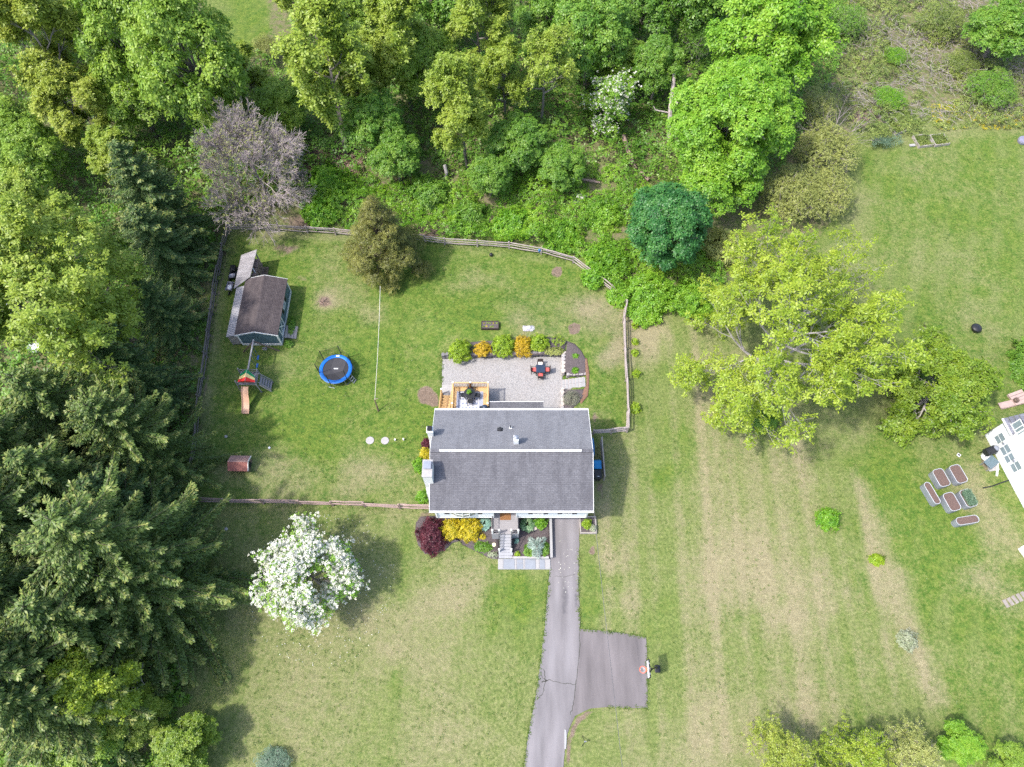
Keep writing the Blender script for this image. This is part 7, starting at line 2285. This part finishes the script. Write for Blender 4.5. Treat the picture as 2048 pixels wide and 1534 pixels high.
# bare bramble canes
X, Y = pix_poly([(1690, -60), (2200, -60), (2200, 235), (1900, 245), (1760, 240), (1640, 190), (1640, 60)], 7)
rng = np.random.default_rng(3); f_ = vnoise(X + 90, Y + 90, .18, .18, 5, 3); kq = f_ > .44; X, Y = X[kq], Y[kq]; n = len(X)
a = rng.uniform(0, 6.28, n); l = rng.uniform(.5, 1.6, n); p0 = np.stack([X, Y, rng.uniform(.1, .9, n)], 1)
d0 = np.stack([np.cos(a), np.sin(a), rng.uniform(-.1, .8, n)], 1); p1 = p0 + d0 * (l * .5)[:, None]; p2 = p1 + (d0 * [1, 1, -.5] + rng.normal(0, .2, (n, 3))) * (l * .5)[:, None]
v = seg_mesh_verts(np.concatenate([p0, p1]), np.concatenate([p1, p2]), np.full(2 * n, .018), np.full(2 * n, .013), 3)
o = bpy.data.objects.new('bramble_canes', np_mesh('bramble_canes', v, 4, M['twig_grey'])); COL.objects.link(o); tag(o, 'grey brown bare bramble canes behind the far lawn', None, None, 'stuff')
# leaf litter where the wood floor shows
X, Y = pix_poly([(600, 300), (720, 300), (730, 350), (640, 372), (590, 350)], 55); n = len(X); rng = np.random.default_rng(2)
M['litter'] = leaf_mat('litter', (.16, .10, .07), (.29, .19, .14), (.42, .31, .24), .1, 1)
lv = rosettes(rng, np.stack([X, Y, rng.uniform(.02, .08, n)], 1), np.tile([[0, 0, 1.]], (n, 1)), 2, .15, .09)
o = bpy.data.objects.new('leaf_litter', np_mesh('leaf_litter', lv, 4, M['litter'])); COL.objects.link(o); tag(o, 'brown leaf litter below the leaning woodland trunk', None, None, 'stuff')

# individual bushes of the thicket along the back fence
thick = [(1300, 585, 48, 2.0, 'leaf_lime', 'large lime bush over the right bend of the back fence'), (1215, 520, 42, 1.9, 'leaf_bush', 'bright green bush at the fence left of the dark blue green maple'),
         (1385, 600, 42, 1.8, 'leaf_lime', 'lime bush where the thicket meets the big yellow green tree'), (1120, 470, 36, 1.4, 'leaf_bush', 'bright green bush behind the middle of the back fence'),
         (1030, 445, 40, 1.5, 'leaf_bush', 'green bush behind the left half of the back fence'), (940, 430, 38, 1.4, 'leaf_green', 'green bush right of the golden cedar'),
         (1210, 430, 34, 1.4, 'leaf_lime', 'lime bush left of the dark blue green maple'), (1290, 640 - 18, 32, 1.2, 'leaf_lime', 'low lime bush at the top of the right rail fence'), (1190, 553, 26, 1.5, 'leaf_bush', 'bright green bush hiding a stretch of fence left of the right bend'), (1240, 590, 24, 1.4, 'leaf_lime', 'lime bush hanging over the fence just before the right corner'),
         (655, 365, 42, 1.9, 'leaf_bush', 'bright green bush between the bare tree and the golden cedar'), (640, 425, 36, 1.6, 'leaf_bush', 'bright green bush behind the fence left of the golden cedar'),
         (860, 385, 38, 1.8, 'leaf_green', 'green bush with grey twigs above the golden cedar'), (1450, 500, 44, 2.0, 'leaf_olive', 'olive leaved bush right of the dark blue green maple')]
for i, (px, py, r_, h, lm, lb) in enumerate(thick):
    shrub(px, py, r_, h, lm, lb, 100 + i, L=.22, W=.13, n=int(r_ * r_ * .75), group='bushes of the thicket', lump=.2, name='bush')

# ---------------------------------------------------------------- trees
def spot_tree(proto, px, py, rpx, label, leaf=None, zc=None, rnom=4.6, hz=1.0, rz=0.0, name=None, cat='tree', group=None):
    """px, py, rpx: middle and half width of the crown as it shows; zc: nominal height of the crown's middle"""
    s = 1.0
    for _ in range(4):
        z = zc * s * hz; s = rpx * mpp(px, py, z) / rnom
    z = zc * s * hz
    c = P(px, py, z)
    return plant_tree(proto, (c.x, c.y, 0), rz, (s, s, s * hz), label, cat, M[leaf] if leaf else None, group, name)


oak_a = gen_open_tree(11, 13.5, 4.9, 4.2, 4, 10, 4, L=.30, W=.15, per=2)
oak_b = gen_open_tree(12, 14.5, 4.9, 4.8, 4, 11, 4, L=.28, W=.14, per=2, lean=(.05, .02))
oak_c = gen_open_tree(13, 13.0, 5.2, 5.2, 4, 9, 4, L=.30, W=.15, per=1, leafless=.35)
map_a = gen_dense_tree(21, 11.5, 4.6, 2.4, 22, .36, 4200, L=.28, W=.17)
map_b = gen_dense_tree(22, 10.5, 4.6, 2.0, 18, .40, 4200, L=.28, W=.17)
map_c = gen_dense_tree(23, 12.5, 4.6, 2.0, 26, .33, 5200, L=.26, W=.16)
ol_a = gen_dense_tree(24, 6.0, 4.6, .6, 20, .38, 3600, k=4, L=.17, W=.10, bark='twig_grey')
spr_a = gen_spruce(31, 15.0, 5.6, ws=.26, whorl=.62)
spr_b = gen_spruce(32, 14.0, 5.2, droop=.38, whorl=.66, ws=.24)
spr_c = gen_spruce(33, 15.0, 7.4, droop=.22, whorl=.72, per=7, ws=.22, L=.25)

big_m = None


def T(proto, px, py, rpx, *a, **k):
    return spot_tree(proto, px, py, rpx * (1.16 if py < 420 and proto is not big_m and proto is not ol_a else 1.0), *a, **k)


woods_g = 'trees of the wood behind the yard'
# left wood and the top edge
T(oak_a, 75, 85, 112, 'golden yellow oak in the upper left corner', 'leaf_gold', 9, 4.9, name='oak_tree')
T(map_a, 255, 70, 92, 'bright green maple at the top, left of the mown gap', 'leaf_maple', 7, rz=1, hz=1.3, name='maple_tree')
T(map_c, 382, 128, 96, 'bright green maple at the left side of the mown gap', 'leaf_maple', 7, rz=2, hz=1.4, name='maple_tree')
T(map_b, 265, 190, 72, 'green maple below two brighter ones, right of the golden oaks', 'leaf_maple', 6, rz=4, name='maple_tree')
T(oak_b, 145, 218, 82, 'smaller golden oak below the corner one', 'leaf_gold', 9, 4.9, rz=2, hz=.8, name='oak_tree')
T(map_b, 18, 262, 62, 'green round maple at the left edge between the golden oaks', 'leaf_maple', 6, rz=.5, name='maple_tree')
T(map_a, 20, 15, 70, 'dark green tree in the extreme upper left corner', 'leaf_green', 7, rz=3, name='maple_tree')
T(oak_a, 492, 140, 58, 'small yellow green oak above the bare grey tree', 'leaf_spring', 9, 4.9, rz=1.4, hz=.8, name='oak_tree')
T(oak_b, 640, 118, 112, 'tall yellow green oak with a bare leaning trunk over brown leaf litter', 'leaf_spring', 9.5, 4.9, rz=0, name='oak_tree')
T(oak_a, 800, 62, 92, 'yellow green oak at the top edge right of the leaning trunk oak', 'leaf_spring', 9, 4.9, rz=2.2, name='oak_tree')
T(oak_b, 925, 200, 80, 'narrow yellow green oak in the middle of the wood', 'leaf_spring', 9.5, 4.9, rz=3.3, hz=1.1, name='oak_tree')
T(oak_a, 950, 30, 88, 'yellow green oak at the top edge above the narrow one', 'leaf_spring', 9, 4.9, rz=4.2, name='oak_tree')
T(oak_c, 1085, 128, 82, 'thin open oak with visible dark trunks left of the white dogwood', 'leaf_spring', 9, 5.2, rz=.6, hz=1.05, name='oak_tree')
T(map_b, 1180, 75, 76, 'deep green tree behind the open oak at the top', 'leaf_green', 6, rz=1.7, hz=1.1, name='maple_tree')
T(map_a, 1318, 130, 48, 'small pointed green tree above the grey snag', 'leaf_green', 7, rz=2.5, hz=1.2, name='maple_tree')
T(map_b, 1290, 10, 70, 'dark green tree at the top edge above the small pointed one', 'leaf_wood', 6, rz=3.5, name='maple_tree')
T(ol_a, 1392, 72, 55, 'grey green bushy tree at the top beside the bright maples', 'leaf_wood', 3.5, rz=.4, hz=1.5, name='bushy_tree')
T(map_c, 1535, 75, 108, 'bright lime maple at the top below the bare leaning trunk', 'leaf_lime', 7.2, rz=2.2, name='maple_tree')
big_m = None
big_m = gen_dense_tree(28, 13.0, 5.4, 1.2, 40, .28, 11500, L=.24, W=.14, matn='leaf_lime')
T(big_m, 1470, 235, 132, 'largest bright lime maple right of the grey snag', None, 7.6, 5.4, rz=.8, name='maple_tree')
T(map_b, 1440, 345, 78, 'lime maple directly above the dark blue green one', 'leaf_lime', 6, rz=5, hz=.8, name='maple_tree')
deep = gen_dense_tree(29, 9.5, 4.3, .8, 46, .25, 8500, L=.24, W=.15, matn='leaf_deep')
T(deep, 1336, 452, 88, 'dark blue green maple standing in the lime thicket', None, 5.2, 4.2, hz=1.12, name='maple_tree')
T(ol_a, 1655, 295, 66, 'olive leaved tree with grey dead twigs at the corner of the far lawn', 'leaf_olive', 3.5, rz=1.1, name='olive_leaved_tree')
T(ol_a, 1585, 385, 70, 'olive leaved tree above the big yellow green tree', 'leaf_olive', 3.5, rz=2.6, name='olive_leaved_tree')
T(ol_a, 1655, 385, 60, 'olive leaved tree at the edge of the far lawn', 'leaf_olive', 3.5, rz=4.6, name='olive_leaved_tree')
T(ol_a, 1630, 215, 48, 'small olive tree beside the brambles and the lime maples', 'leaf_olive', 3.5, rz=3.6, name='olive_leaved_tree')
T(map_a, 742, 240, 58, 'green tree behind the leaning trunk oak', 'leaf_green', 7, rz=5.5, name='maple_tree')
T(map_b, 700, 20, 62, 'green tree at the top between two yellow green oaks', 'leaf_maple', 6, rz=.2, name='maple_tree')
T(map_b, 790, 310, 48, 'small green tree above the golden cedar', 'leaf_green', 6, rz=2.9, name='maple_tree')
T(map_a, 1035, 280, 58, 'green tree in the shade below the thin open oak', 'leaf_wood', 7, rz=4.4, hz=.8, name='maple_tree')
T(map_b, 980, 350, 40, 'small leafy green tree behind the thicket in the middle', 'leaf_green', 6, rz=1.2, name='maple_tree')
T(map_b, 1120, 330, 46, 'small green tree left of the fallen log', 'leaf_green', 6, rz=5.2, hz=.8, name='maple_tree')
T(map_a, 1095, 20, 62, 'green tree at the top edge behind the thin open oak', 'leaf_green', 7, rz=.9, name='maple_tree')
T(ol_a, 530, 95, 30, 'small thin tree on the right side of the mown gap', 'leaf_olive', 3.5, rz=.9, hz=1.3, name='bushy_tree')
T(ol_a, 1985, 175, 52, 'dark green bush tree among the brambles at the right', 'leaf_green', 3.5, rz=.3, hz=.8, name='bushy_tree')
T(map_b, 2005, 60, 62, 'green tree in the upper right corner', 'leaf_green', 6, rz=2.2, hz=.8, name='maple_tree')
T(ol_a, 1880, 40, 50, 'green brown thicket tree at the top right', 'leaf_bramble', 3.5, rz=2.9, hz=.8, name='bushy_tree')
T(ol_a, 1690, 40, 45, 'green bush tree right of the bare leaning trunk', 'leaf_green', 3.5, rz=3.9, hz=1.0, name='bushy_tree')
T(ol_a, 1790, 110, 26, 'small green bush in the middle of the brambles', 'leaf_bush', 3.5, rz=1.9, hz=.6, name='bushy_tree')
T(ol_a, 1780, 195, 34, 'green bush above the long timber bed frame', 'leaf_bush', 3.5, rz=5.9, hz=.6, name='bushy_tree')
T(ol_a, 1925, 125, 38, 'olive green bush among grey bramble canes', 'leaf_bramble', 3.5, rz=4.9, hz=.6, name='bushy_tree')
T(oak_b, 720, 150, 62, 'slim yellow green oak between the leaning trunk oak and the narrow one', 'leaf_spring', 9.5, 4.9, rz=5.1, hz=.95, name='oak_tree')
T(oak_a, 1010, 150, 66, 'yellow green oak between the narrow oak and the thin open one', 'leaf_spring', 9, 4.9, rz=1.1, hz=1.0, name='oak_tree')
T(map_a, 855, 130, 66, 'lime tree in the middle of the wood behind the narrow oak', 'leaf_maple', 7, rz=2.1, name='maple_tree')
T(map_c, 560, 215, 52, 'bright green tree between the bare grey tree and the leaning trunk oak', 'leaf_maple', 7, rz=3.3, hz=.8, name='maple_tree')
T(map_c, 440, 205, 56, 'bright green tree just above the bare grey tree', 'leaf_maple', 7, rz=.7, hz=.8, name='maple_tree')
T(map_b, 1240, 120, 50, 'bright green tree behind the woodland dogwood', 'leaf_maple', 6, rz=.7, name='maple_tree')
T(map_b, 60, 320, 62, 'bright green tree between the golden oaks and the left edge oak', 'leaf_maple', 6, rz=2.7, name='maple_tree')
T(oak_a, 225, 300, 58, 'yellow green oak above the topmost dark spruce', 'leaf_spring', 9, 4.9, rz=2.7, hz=.8, name='oak_tree')
# trees that rise just beyond the top edge
for i, (px, lf, pr, lb) in enumerate(((130, 'leaf_maple', map_b, 'green tree cut off by the top edge above the golden oak'), (600, 'leaf_spring', oak_a, 'yellow green oak cut off by the top edge right of the mown gap'),
                                  (870, 'leaf_green', map_b, 'green tree cut off by the top edge above two oaks'), (1410, 'leaf_wood', map_a, 'dark tree cut off by the top edge left of the lime maple'))):
    T(pr, px, -55, 85, lb, lf, 8, 4.7, rz=i * 1.3, name='tall_tree')

# the big left oak with two trunks
oak_l = gen_open_tree(41, 17.0, 9.0, 7.0, 4, 18, 4, L=.32, W=.16, per=2, r_trunk=.38, lean=(-.10, .06), stems=2, lo=5, hi=60, ratio=.68)
c = P(292, 702, 0)
plant_tree(oak_l, (c.x, c.y, 0), R(20), 1.0, 'big yellow green oak with two dark trunks left of the shed', 'tree', M['leaf_spring'], name='oak_tree')
T(oak_a, 60, 420, 95, 'yellow green oak at the left edge beside the twin trunk oak', 'leaf_spring', 9, 4.9, rz=3.8, name='oak_tree')

# bare grey tree
bare = gen_open_tree(51, 9.0, 8.2, .7, 5, 23, 4, L=.12, W=.06, k=3, per=1, r_trunk=.18, leafless=.90, ratio=.68, lo=-4, hi=62, spread=.66, trop=.07, rmin=.015, wn=3, nseg=2, wob=.22, first=.46)
c = P(545, 412, 0)
bm = bare[1]; bm.materials[0] = M['twig_grey']
plant_tree((bare[0], bm, bare[2]), (c.x, c.y, 0), R(100), (1.0, 1.0, 1.0), 'bare grey tree with fine twigs behind the shed', 'tree', M['leaf_olive'], name='bare_tree')

# golden cedar
ced = gen_dense_tree(55, 9.9, 4.4, .1, 70, .30, 22000, k=5, L=.17, W=.06, matn='leaf_cedar', bark='bark_brown', shape=1.12, cone=True)
c = P(776, 535, 0)
plant_tree(ced, (c.x, c.y, 0), 0, 1.0, 'dense golden brown cedar inside the back fence', 'tree', None, name='cedar_tree')

# big open yellow green tree on the right
big = gen_open_tree(61, 12.5, 12.3, 3.0, 4, 17, 4, L=.29, W=.14, k=6, per=2, r_trunk=.36, ratio=.68, lo=4, hi=58, spread=.76, trop=.04, first=.5)
big[1].materials[0] = M['bark_pale']
c = P(1556, 700, 6.0)
plant_tree(big, (c.x, c.y, 0), 0, .95, 'big open yellow green tree on the right lawn', 'tree', M['leaf_walnut'], name='walnut_tree')
wee = gen_open_tree(62, 6.6, 5.6, 1.4, 4, 17, 4, L=.25, W=.14, k=6, per=2, r_trunk=.26, ratio=.66, lo=5, hi=50, spread=.75, trop=-.03)
wee[1].materials[0] = M['bark_pale']
c = P(1872, 778, 3.2)
plant_tree(wee, (c.x, c.y, 0), 0, 1.0, 'low spreading green tree left of the white walled house', 'tree', M['leaf_cherry'], name='cherry_tree')

# flowering dogwoods: petals and leaves are separate parts
def dogwood(px, py, rpx, h, seed, label, n_f, n_l):
    rng = np.random.default_rng(seed); r_ = rpx * mpp(px, py, h * .6); c = P(px, py, h * .58)
    n_, w, l = gen_open_tree(seed, h, r_, h * .28, 4, 13, 4, L=.17, W=.09, k=5, per=1, r_trunk=.17, lo=-8, hi=62, spread=.8, trop=.0, ratio=.69)
    t = plant_tree((n_, w, l), (c.x, c.y, 0), 0, 1.0, label, 'tree', M['leaf_lime'], name='dogwood_tree')
    co = np.empty(len(l.vertices) * 3, np.float32); l.vertices.foreach_get('co', co); co = co.reshape(-1, 20, 3)[:, 0]
    f3 = np.sin(co[:, 0] * 1.9 + seed) * np.sin(co[:, 1] * 2.2 + 1) + .6 * np.sin(co[:, 0] * 4.1 + co[:, 1] * 3.3) + .5 * np.sin(co[:, 2] * 3.1)
    ok = np.nonzero(f3 > -.55 + rng.normal(0, .25, len(co)))[0]
    idx = rng.choice(ok, n_f); p = co[idx] + rng.normal(0, .17, (n_f, 3)) + [0, 0, .10]
    q = rosettes(rng, p, np.tile([[0, 0, 1.]], (n_f, 1)), 4, .115, .115, el=(-.15, .35), jit=.35)
    o = bpy.data.objects.new('blossom', np_mesh('blossom', q, 4, M['petal_white'])); COL.objects.link(o); o.parent = t
    return t


dogwood(617, 1148, 118, 6.2, 71, 'white flowering dogwood on the front lawn', 8200, 0)
dogwood(1222, 205, 62, 6.0, 72, 'white flowering dogwood in the wood beside the fallen log', 1500, 0)
c = P(1160, 397, .6)
w_ = shrub(1160, 397, 12, .9, 'petal_white', 'small white blossoming bush in the thicket', 140, n=70, L=.12, W=.09)

# spruces along the left boundary: tx, ty is where the tip shows
for i, (tx, ty, h, pr, lf, lb) in enumerate((
        (225, 285, 13.5, spr_a, 'leaf_spruce_dark', 'dark spruce left of the bare grey tree'), (262, 415, 10.5, spr_b, 'leaf_spruce_dark', 'dark spruce below the bare grey tree'),
        (272, 560, 8.5, spr_a, 'leaf_spruce_dark', 'dark spruce left of the shed by the fence'), (18, 742, 15, spr_b, 'leaf_spruce', 'spruce at the left edge below the twin trunk oak'),
        (165, 800, 13.5, spr_a, 'leaf_spruce', 'spruce left of the swing set behind the fence'), (248, 735, 7.5, spr_b, 'leaf_spruce_dark', 'lower spruce at the fence beside the striped canopy'),
        (85, 1040, 17, spr_a, 'leaf_spruce', 'tallest spruce with long radiating boughs left of the dogwood'), (25, 905, 15, spr_b, 'leaf_spruce', 'spruce at the left edge above the tallest one'),
        (235, 905, 9.0, spr_b, 'leaf_spruce', 'spruce at the fence left of the kennel'), (30, 1215, 15, spr_b, 'leaf_spruce', 'spruce at the left edge below the tallest one'),
        (185, 1150, 12, spr_a, 'leaf_spruce', 'spruce beside the lower front lawn left of the dogwood'), (-20, 1400, 14, spr_a, 'leaf_spruce', 'spruce in the lower left corner'),
        (160, 960, 12, spr_b, 'leaf_spruce_dark', 'spruce between the tallest one and the front fence corner'), (285, 1030, 7.0, spr_a, 'leaf_spruce_dark', 'short spruce at the front corner of the rail fence'),
        (130, 640, 13, spr_b, 'leaf_spruce_dark', 'spruce hidden under the twin trunk oak'),         (20, 1290, 13, spr_b, 'leaf_spruce', 'spruce left above the yellow green maple'),
        (-90, 830, 16, spr_a, 'leaf_spruce', 'spruce cut off by the left edge, upper one of four'), (-110, 1000, 16, spr_b, 'leaf_spruce', 'spruce cut off by the left edge, second of four'),
        (-100, 1160, 16, spr_a, 'leaf_spruce', 'spruce cut off by the left edge, third of four'), (-90, 1330, 15, spr_b, 'leaf_spruce', 'spruce cut off by the left edge, lowest of four'))):
    c = P(tx, ty, h); hn = 15.0 if pr is spr_a else 14.0
    s = h / hn; sr = s * (1.0 if h > 12 else 1.12)
    if i in (6, 17, 19, 10, 4): pr = spr_c
    plant_tree(pr, (c.x, c.y, 0), i * 1.37, (sr, sr, s), lb, 'spruce', M[lf], 'spruces along the left boundary')

lowl = gen_open_tree(16, 10.5, 4.6, 2.0, 4, 13, 4, L=.27, W=.145, k=6, per=2, ratio=.69, lo=5, hi=65)
T(lowl, 195, 1362, 104, 'yellow green maple in front of the spruces at the lower left', 'leaf_walnut', 6.5, 4.6, rz=2.4, name='maple_tree', hz=1.35)
T(oak_a, 270, 1440, 80, 'yellow green oak at the bottom left beside a bare sapling', 'leaf_spring', 9, 4.9, rz=.4, hz=.6, name='oak_tree')
T(lowl, 368, 1492, 76, 'dark green tree at the bottom left against the front lawn', 'leaf_cherry', 6.5, rz=1.5, hz=.7, name='maple_tree')
T(map_a, 150, 1480, 90, 'green tree at the bottom left corner', 'leaf_maple', 7, rz=3.1, hz=.7, name='maple_tree')
T(ol_a, 545, 1528, 36, 'small bluish bush at the bottom edge of the front lawn', 'leaf_blueish', 3.5, hz=.5, name='bushy_tree')
# bottom right
thin = gen_open_tree(15, 6.5, 4.6, .8, 4, 13, 4, L=.22, W=.11, k=5, per=1, leafless=.50, r_trunk=.14, ratio=.69, lo=0, hi=65, spread=.8)
thin[1].materials[0] = M['twig_grey']
T(thin, 1555, 1500, 88, 'thin golden tree at the bottom edge right of the parking pad', 'leaf_gold', 4, 4.6, rz=1.9, name='oak_tree')
T(thin, 1712, 1512, 92, 'thin yellow green tree with grey twigs at the bottom edge', 'leaf_walnut', 4, 4.6, rz=2.9, name='oak_tree')
T(thin, 1630, 1560, 80, 'thin yellow tree cut off by the bottom edge between two others', 'leaf_walnut', 4, 4.6, rz=4.2, name='oak_tree')
T(lowl, 1922, 1488, 54, 'bright green round tree at the bottom right', 'leaf_lime', 6.5, rz=.3, hz=.7, name='maple_tree')
T(thin, 1818, 1500, 80, 'twiggy olive tree between two greener ones at the bottom right', 'leaf_olive', 4, 4.6, rz=1.3, name='oak_tree')
T(map_b, 2030, 1540, 48, 'green tree in the lower right corner', 'leaf_maple', 6, rz=2.3, hz=.7, name='maple_tree')

# dead trunks, snag and logs
def snag(pts, rad, label, name='dead_trunk', m_='dead_wood', stubs=()):
    p0 = pts[0]; t = thing(name, label, 'dead tree', (p0.x, p0.y, 0))
    mb = MB(); mb.tube(pts, rad, 8); mb.build('trunk', M[m_], t)
    for s in stubs:
        mb = MB(); mb.tube(s[0], s[1], 6); mb.build('branch', M[m_], t)
    return t


b = P(1338, 275, 0); m1 = P(1341, 215, 3.0); tp = P(1350, 132, 6.3)
snag([b, b.lerp(m1, .5), m1, m1.lerp(tp, .5) + Vector((.05, .1, 0)), tp], [.26, .24, .23, .22, .14], 'grey broken snag with short dead branches beside the lime maple', 'dead_tree',
     stubs=[([P(1336, 225, 2.4), P(1326, 223, 2.6), P(1311, 220, 2.8), P(1307, 212, 3.2)], [.09, .08, .06, .03]), ([P(1344, 200, 3.2), P(1356, 206, 3.2)], [.1, .07]), ([P(1371, 192, 3.6), P(1384, 182, 4.0), P(1396, 175, 4.2)], [.11, .12, .08]), ([P(1345, 195, 3.4), P(1371, 192, 3.6)], [.1, .1])])
b = P(1596, 60, 0); snag([b, P(1603, 35, 1.6), P(1616, 0, 3.6), P(1632, -50, 6.5), P(1640, -110, 9)], [.34, .31, .28, .25, .2], 'bare grey leaning trunk at the top right of the lime maples', 'dead_tree', 'bark_pale')
lg = MB(); lg.tube([P(1246, 272, .5), P(1258, 305, .35), P(1271, 338, .2)], [.26, .24, .21], 8); single('fallen_log', lg, M['log'], 'long brown fallen log below the woodland dogwood', 'log')
lg = MB(); lg.tube([P(1282, 345, .3), P(1290, 352, .3), P(1298, 360, .25)], [.22, .22, .2], 8); single('fallen_log', lg, M['log'], 'short cut log above the dark blue green maple', 'log')
lg = MB(); lg.tube([P(1156, 357, .4), P(1178, 361, .35), P(1200, 365, .3)], [.12, .13, .1], 7); single('fallen_log', lg, M['log'], 'thin fallen log lying across the thicket', 'log')
lg = MB(); lg.tube([P(890, 358, .1), P(893, 345, .8), P(889, 330, 1.5)], [.22, .2, .18], 8); single('tree_stump', lg, M['bark_pale'], 'pale broken stump above the thicket right of the golden cedar', 'stump')
# bare sapling lower left
sk = Skeleton(91); sk.limb((0, 0, 0), (.1, .1, 1), 4.2, .07, 1, 3, 3, .5, .05, .6)
c = P(292, 1395, 1.5); t = thing('bare_sapling', 'bare pale sapling among the green trees at the lower left', 'tree', (c.x, c.y, 0))
o = bpy.data.objects.new('trunk', sk.wood('trunk', M['bark_pale'], 5)); COL.objects.link(o); o.parent = t
sk = Skeleton(92); sk.limb((0, 0, 0), (-.2, .5, 1), 4.5, .10, 1, 4, 3, .55, .05, .6)
c = P(92, 1440, 1.0); t = thing('bare_sapling', 'bare grey tree top in the lower left corner', 'tree', (c.x, c.y, 0))
o = bpy.data.objects.new('trunk', sk.wood('trunk', M['bark_pale'], 5)); COL.objects.link(o); o.parent = t
sk = Skeleton(93)
for k in range(6): sk.limb((0, 0, .8), (math.cos(k), math.sin(k), .9), 2.6, .07, 1, 3, 4, .6, .05, .6)
c = P(1672, 268, 2.0); t = thing('bare_tree', 'grey dead crown showing above the olive leaved trees', 'tree', (c.x, c.y, 0)); t.scale = (1.25,) * 3
sk.seg(np.array([0, 0, -.1]), np.array([0, 0, .9]), .14, .1)
o = bpy.data.objects.new('trunk', sk.wood('trunk', M['twig_grey'], 4)); COL.objects.link(o); o.parent = t

# ---------------------------------------------------------------- tufts in the turf, petals on the grass
rng = np.random.default_rng(404)
parts = []
for poly, d in (([(400, 1000), (455, 480), (850, 490), (1160, 540), (1245, 640), (1245, 860), (860, 1010)], 3.2), ([(390, 1020), (830, 1025), (1000, 1145), (1090, 1145), (1050, 1534), (440, 1534)], 2.6),
                ([(1262, 640), (1420, 660), (1700, 940), (1880, 1400), (1700, 1534), (1300, 1534), (1300, 1270), (1165, 1250), (1190, 1070), (1255, 900)], 2.2), ([(1740, 310), (2060, 270), (2060, 1500), (1960, 1534), (1800, 1120), (1710, 930), (1830, 700)], 2.2)):
    X, Y = pix_poly(poly, d); kq = vnoise(X + 300, Y + 300, .5, .5, 17, 3) > rng.uniform(.35, .6, len(X)); X, Y = X[kq], Y[kq]
    inb = (X > PAT_L - .3) & (X < P(1180, 740).x) & (Y > 15) & (Y < P(1000, 668).y); X, Y = X[~inb], Y[~inb]
    parts.append(np.stack([X, Y, G(X, Y) + .0], 1))
def along(poly, per_m, w, z=.0):
    out = []
    for i in range(len(poly) - 1):
        a, b = P(*poly[i]), P(*poly[i + 1]); n = int((b - a).length * per_m); t = rng.random(n)
        out.append(np.stack([a.x + (b.x - a.x) * t + rng.normal(0, w, n), a.y + (b.y - a.y) * t + rng.normal(0, w, n), np.full(n, z)], 1))
    q = np.concatenate(out); q[:, 2] = G(q[:, 0], q[:, 1]); return q


parts += [along(LE[1:], 14, .07), along(RE[1:4], 14, .07), along(RE[9:], 10, .07), along([(1160, 1258), (1245, 1266), (1292, 1275)], 14, .06), along([(1294, 1290), (1295, 1416), (1215, 1415)], 12, .06),
          along([(461, 462), (449, 500), (432, 590), (415, 715), (402, 800), (396, 880), (379, 1003)], 9, .18), along([(379, 1005), (602, 1010), (860, 1020)], 6, .14),
          along([(1251, 613), (1246, 645), (1248, 700), (1251, 762), (1253, 864)], 5, .15), along([(850, 486), (955, 494), (1082, 509), (1146, 527)], 12, .25), along([(883, 718), (883, 770)], 14, .08)]
pts = np.concatenate(parts); n = len(pts)
lv = rosettes(rng, pts, np.tile([[0, 0, 1.]], (n, 1)), 4, .15, .06, el=(.1, .9))
M['tuft'] = leaf_mat('tuft', (.05, .11, .018), (.11, .18, .03), (.22, .26, .07), .2, .3)
o = bpy.data.objects.new('grass_tufts', np_mesh('grass_tufts', lv, 4, M['tuft'])); COL.objects.link(o); tag(o, 'coarse darker tufts scattered through the mown grass', None, None, 'stuff')
c = P(640, 1175); n = 420; a = rng.uniform(0, 6.28, n); d = 6.2 * np.sqrt(rng.random(n))
pts = np.stack([c.x + d * np.cos(a), c.y + d * np.sin(a), np.full(n, .03)], 1)
pts = np.concatenate([pts, np.stack([rng.uniform(P(1115, 1100).x, P(1150, 1100).x, 40), rng.uniform(P(1100, 1200).y, P(1100, 1080).y, 40), np.full(40, .045)], 1)])
lv = rosettes(rng, pts, np.tile([[0, 0, 1.]], (len(pts), 1)), 1, .09, .07, el=(-.1, .1))
o = bpy.data.objects.new('fallen_petals', np_mesh('fallen_petals', lv, 4, M['petal_white'])); COL.objects.link(o); tag(o, 'white fallen petals scattered on the grass and the driveway', None, None, 'stuff')
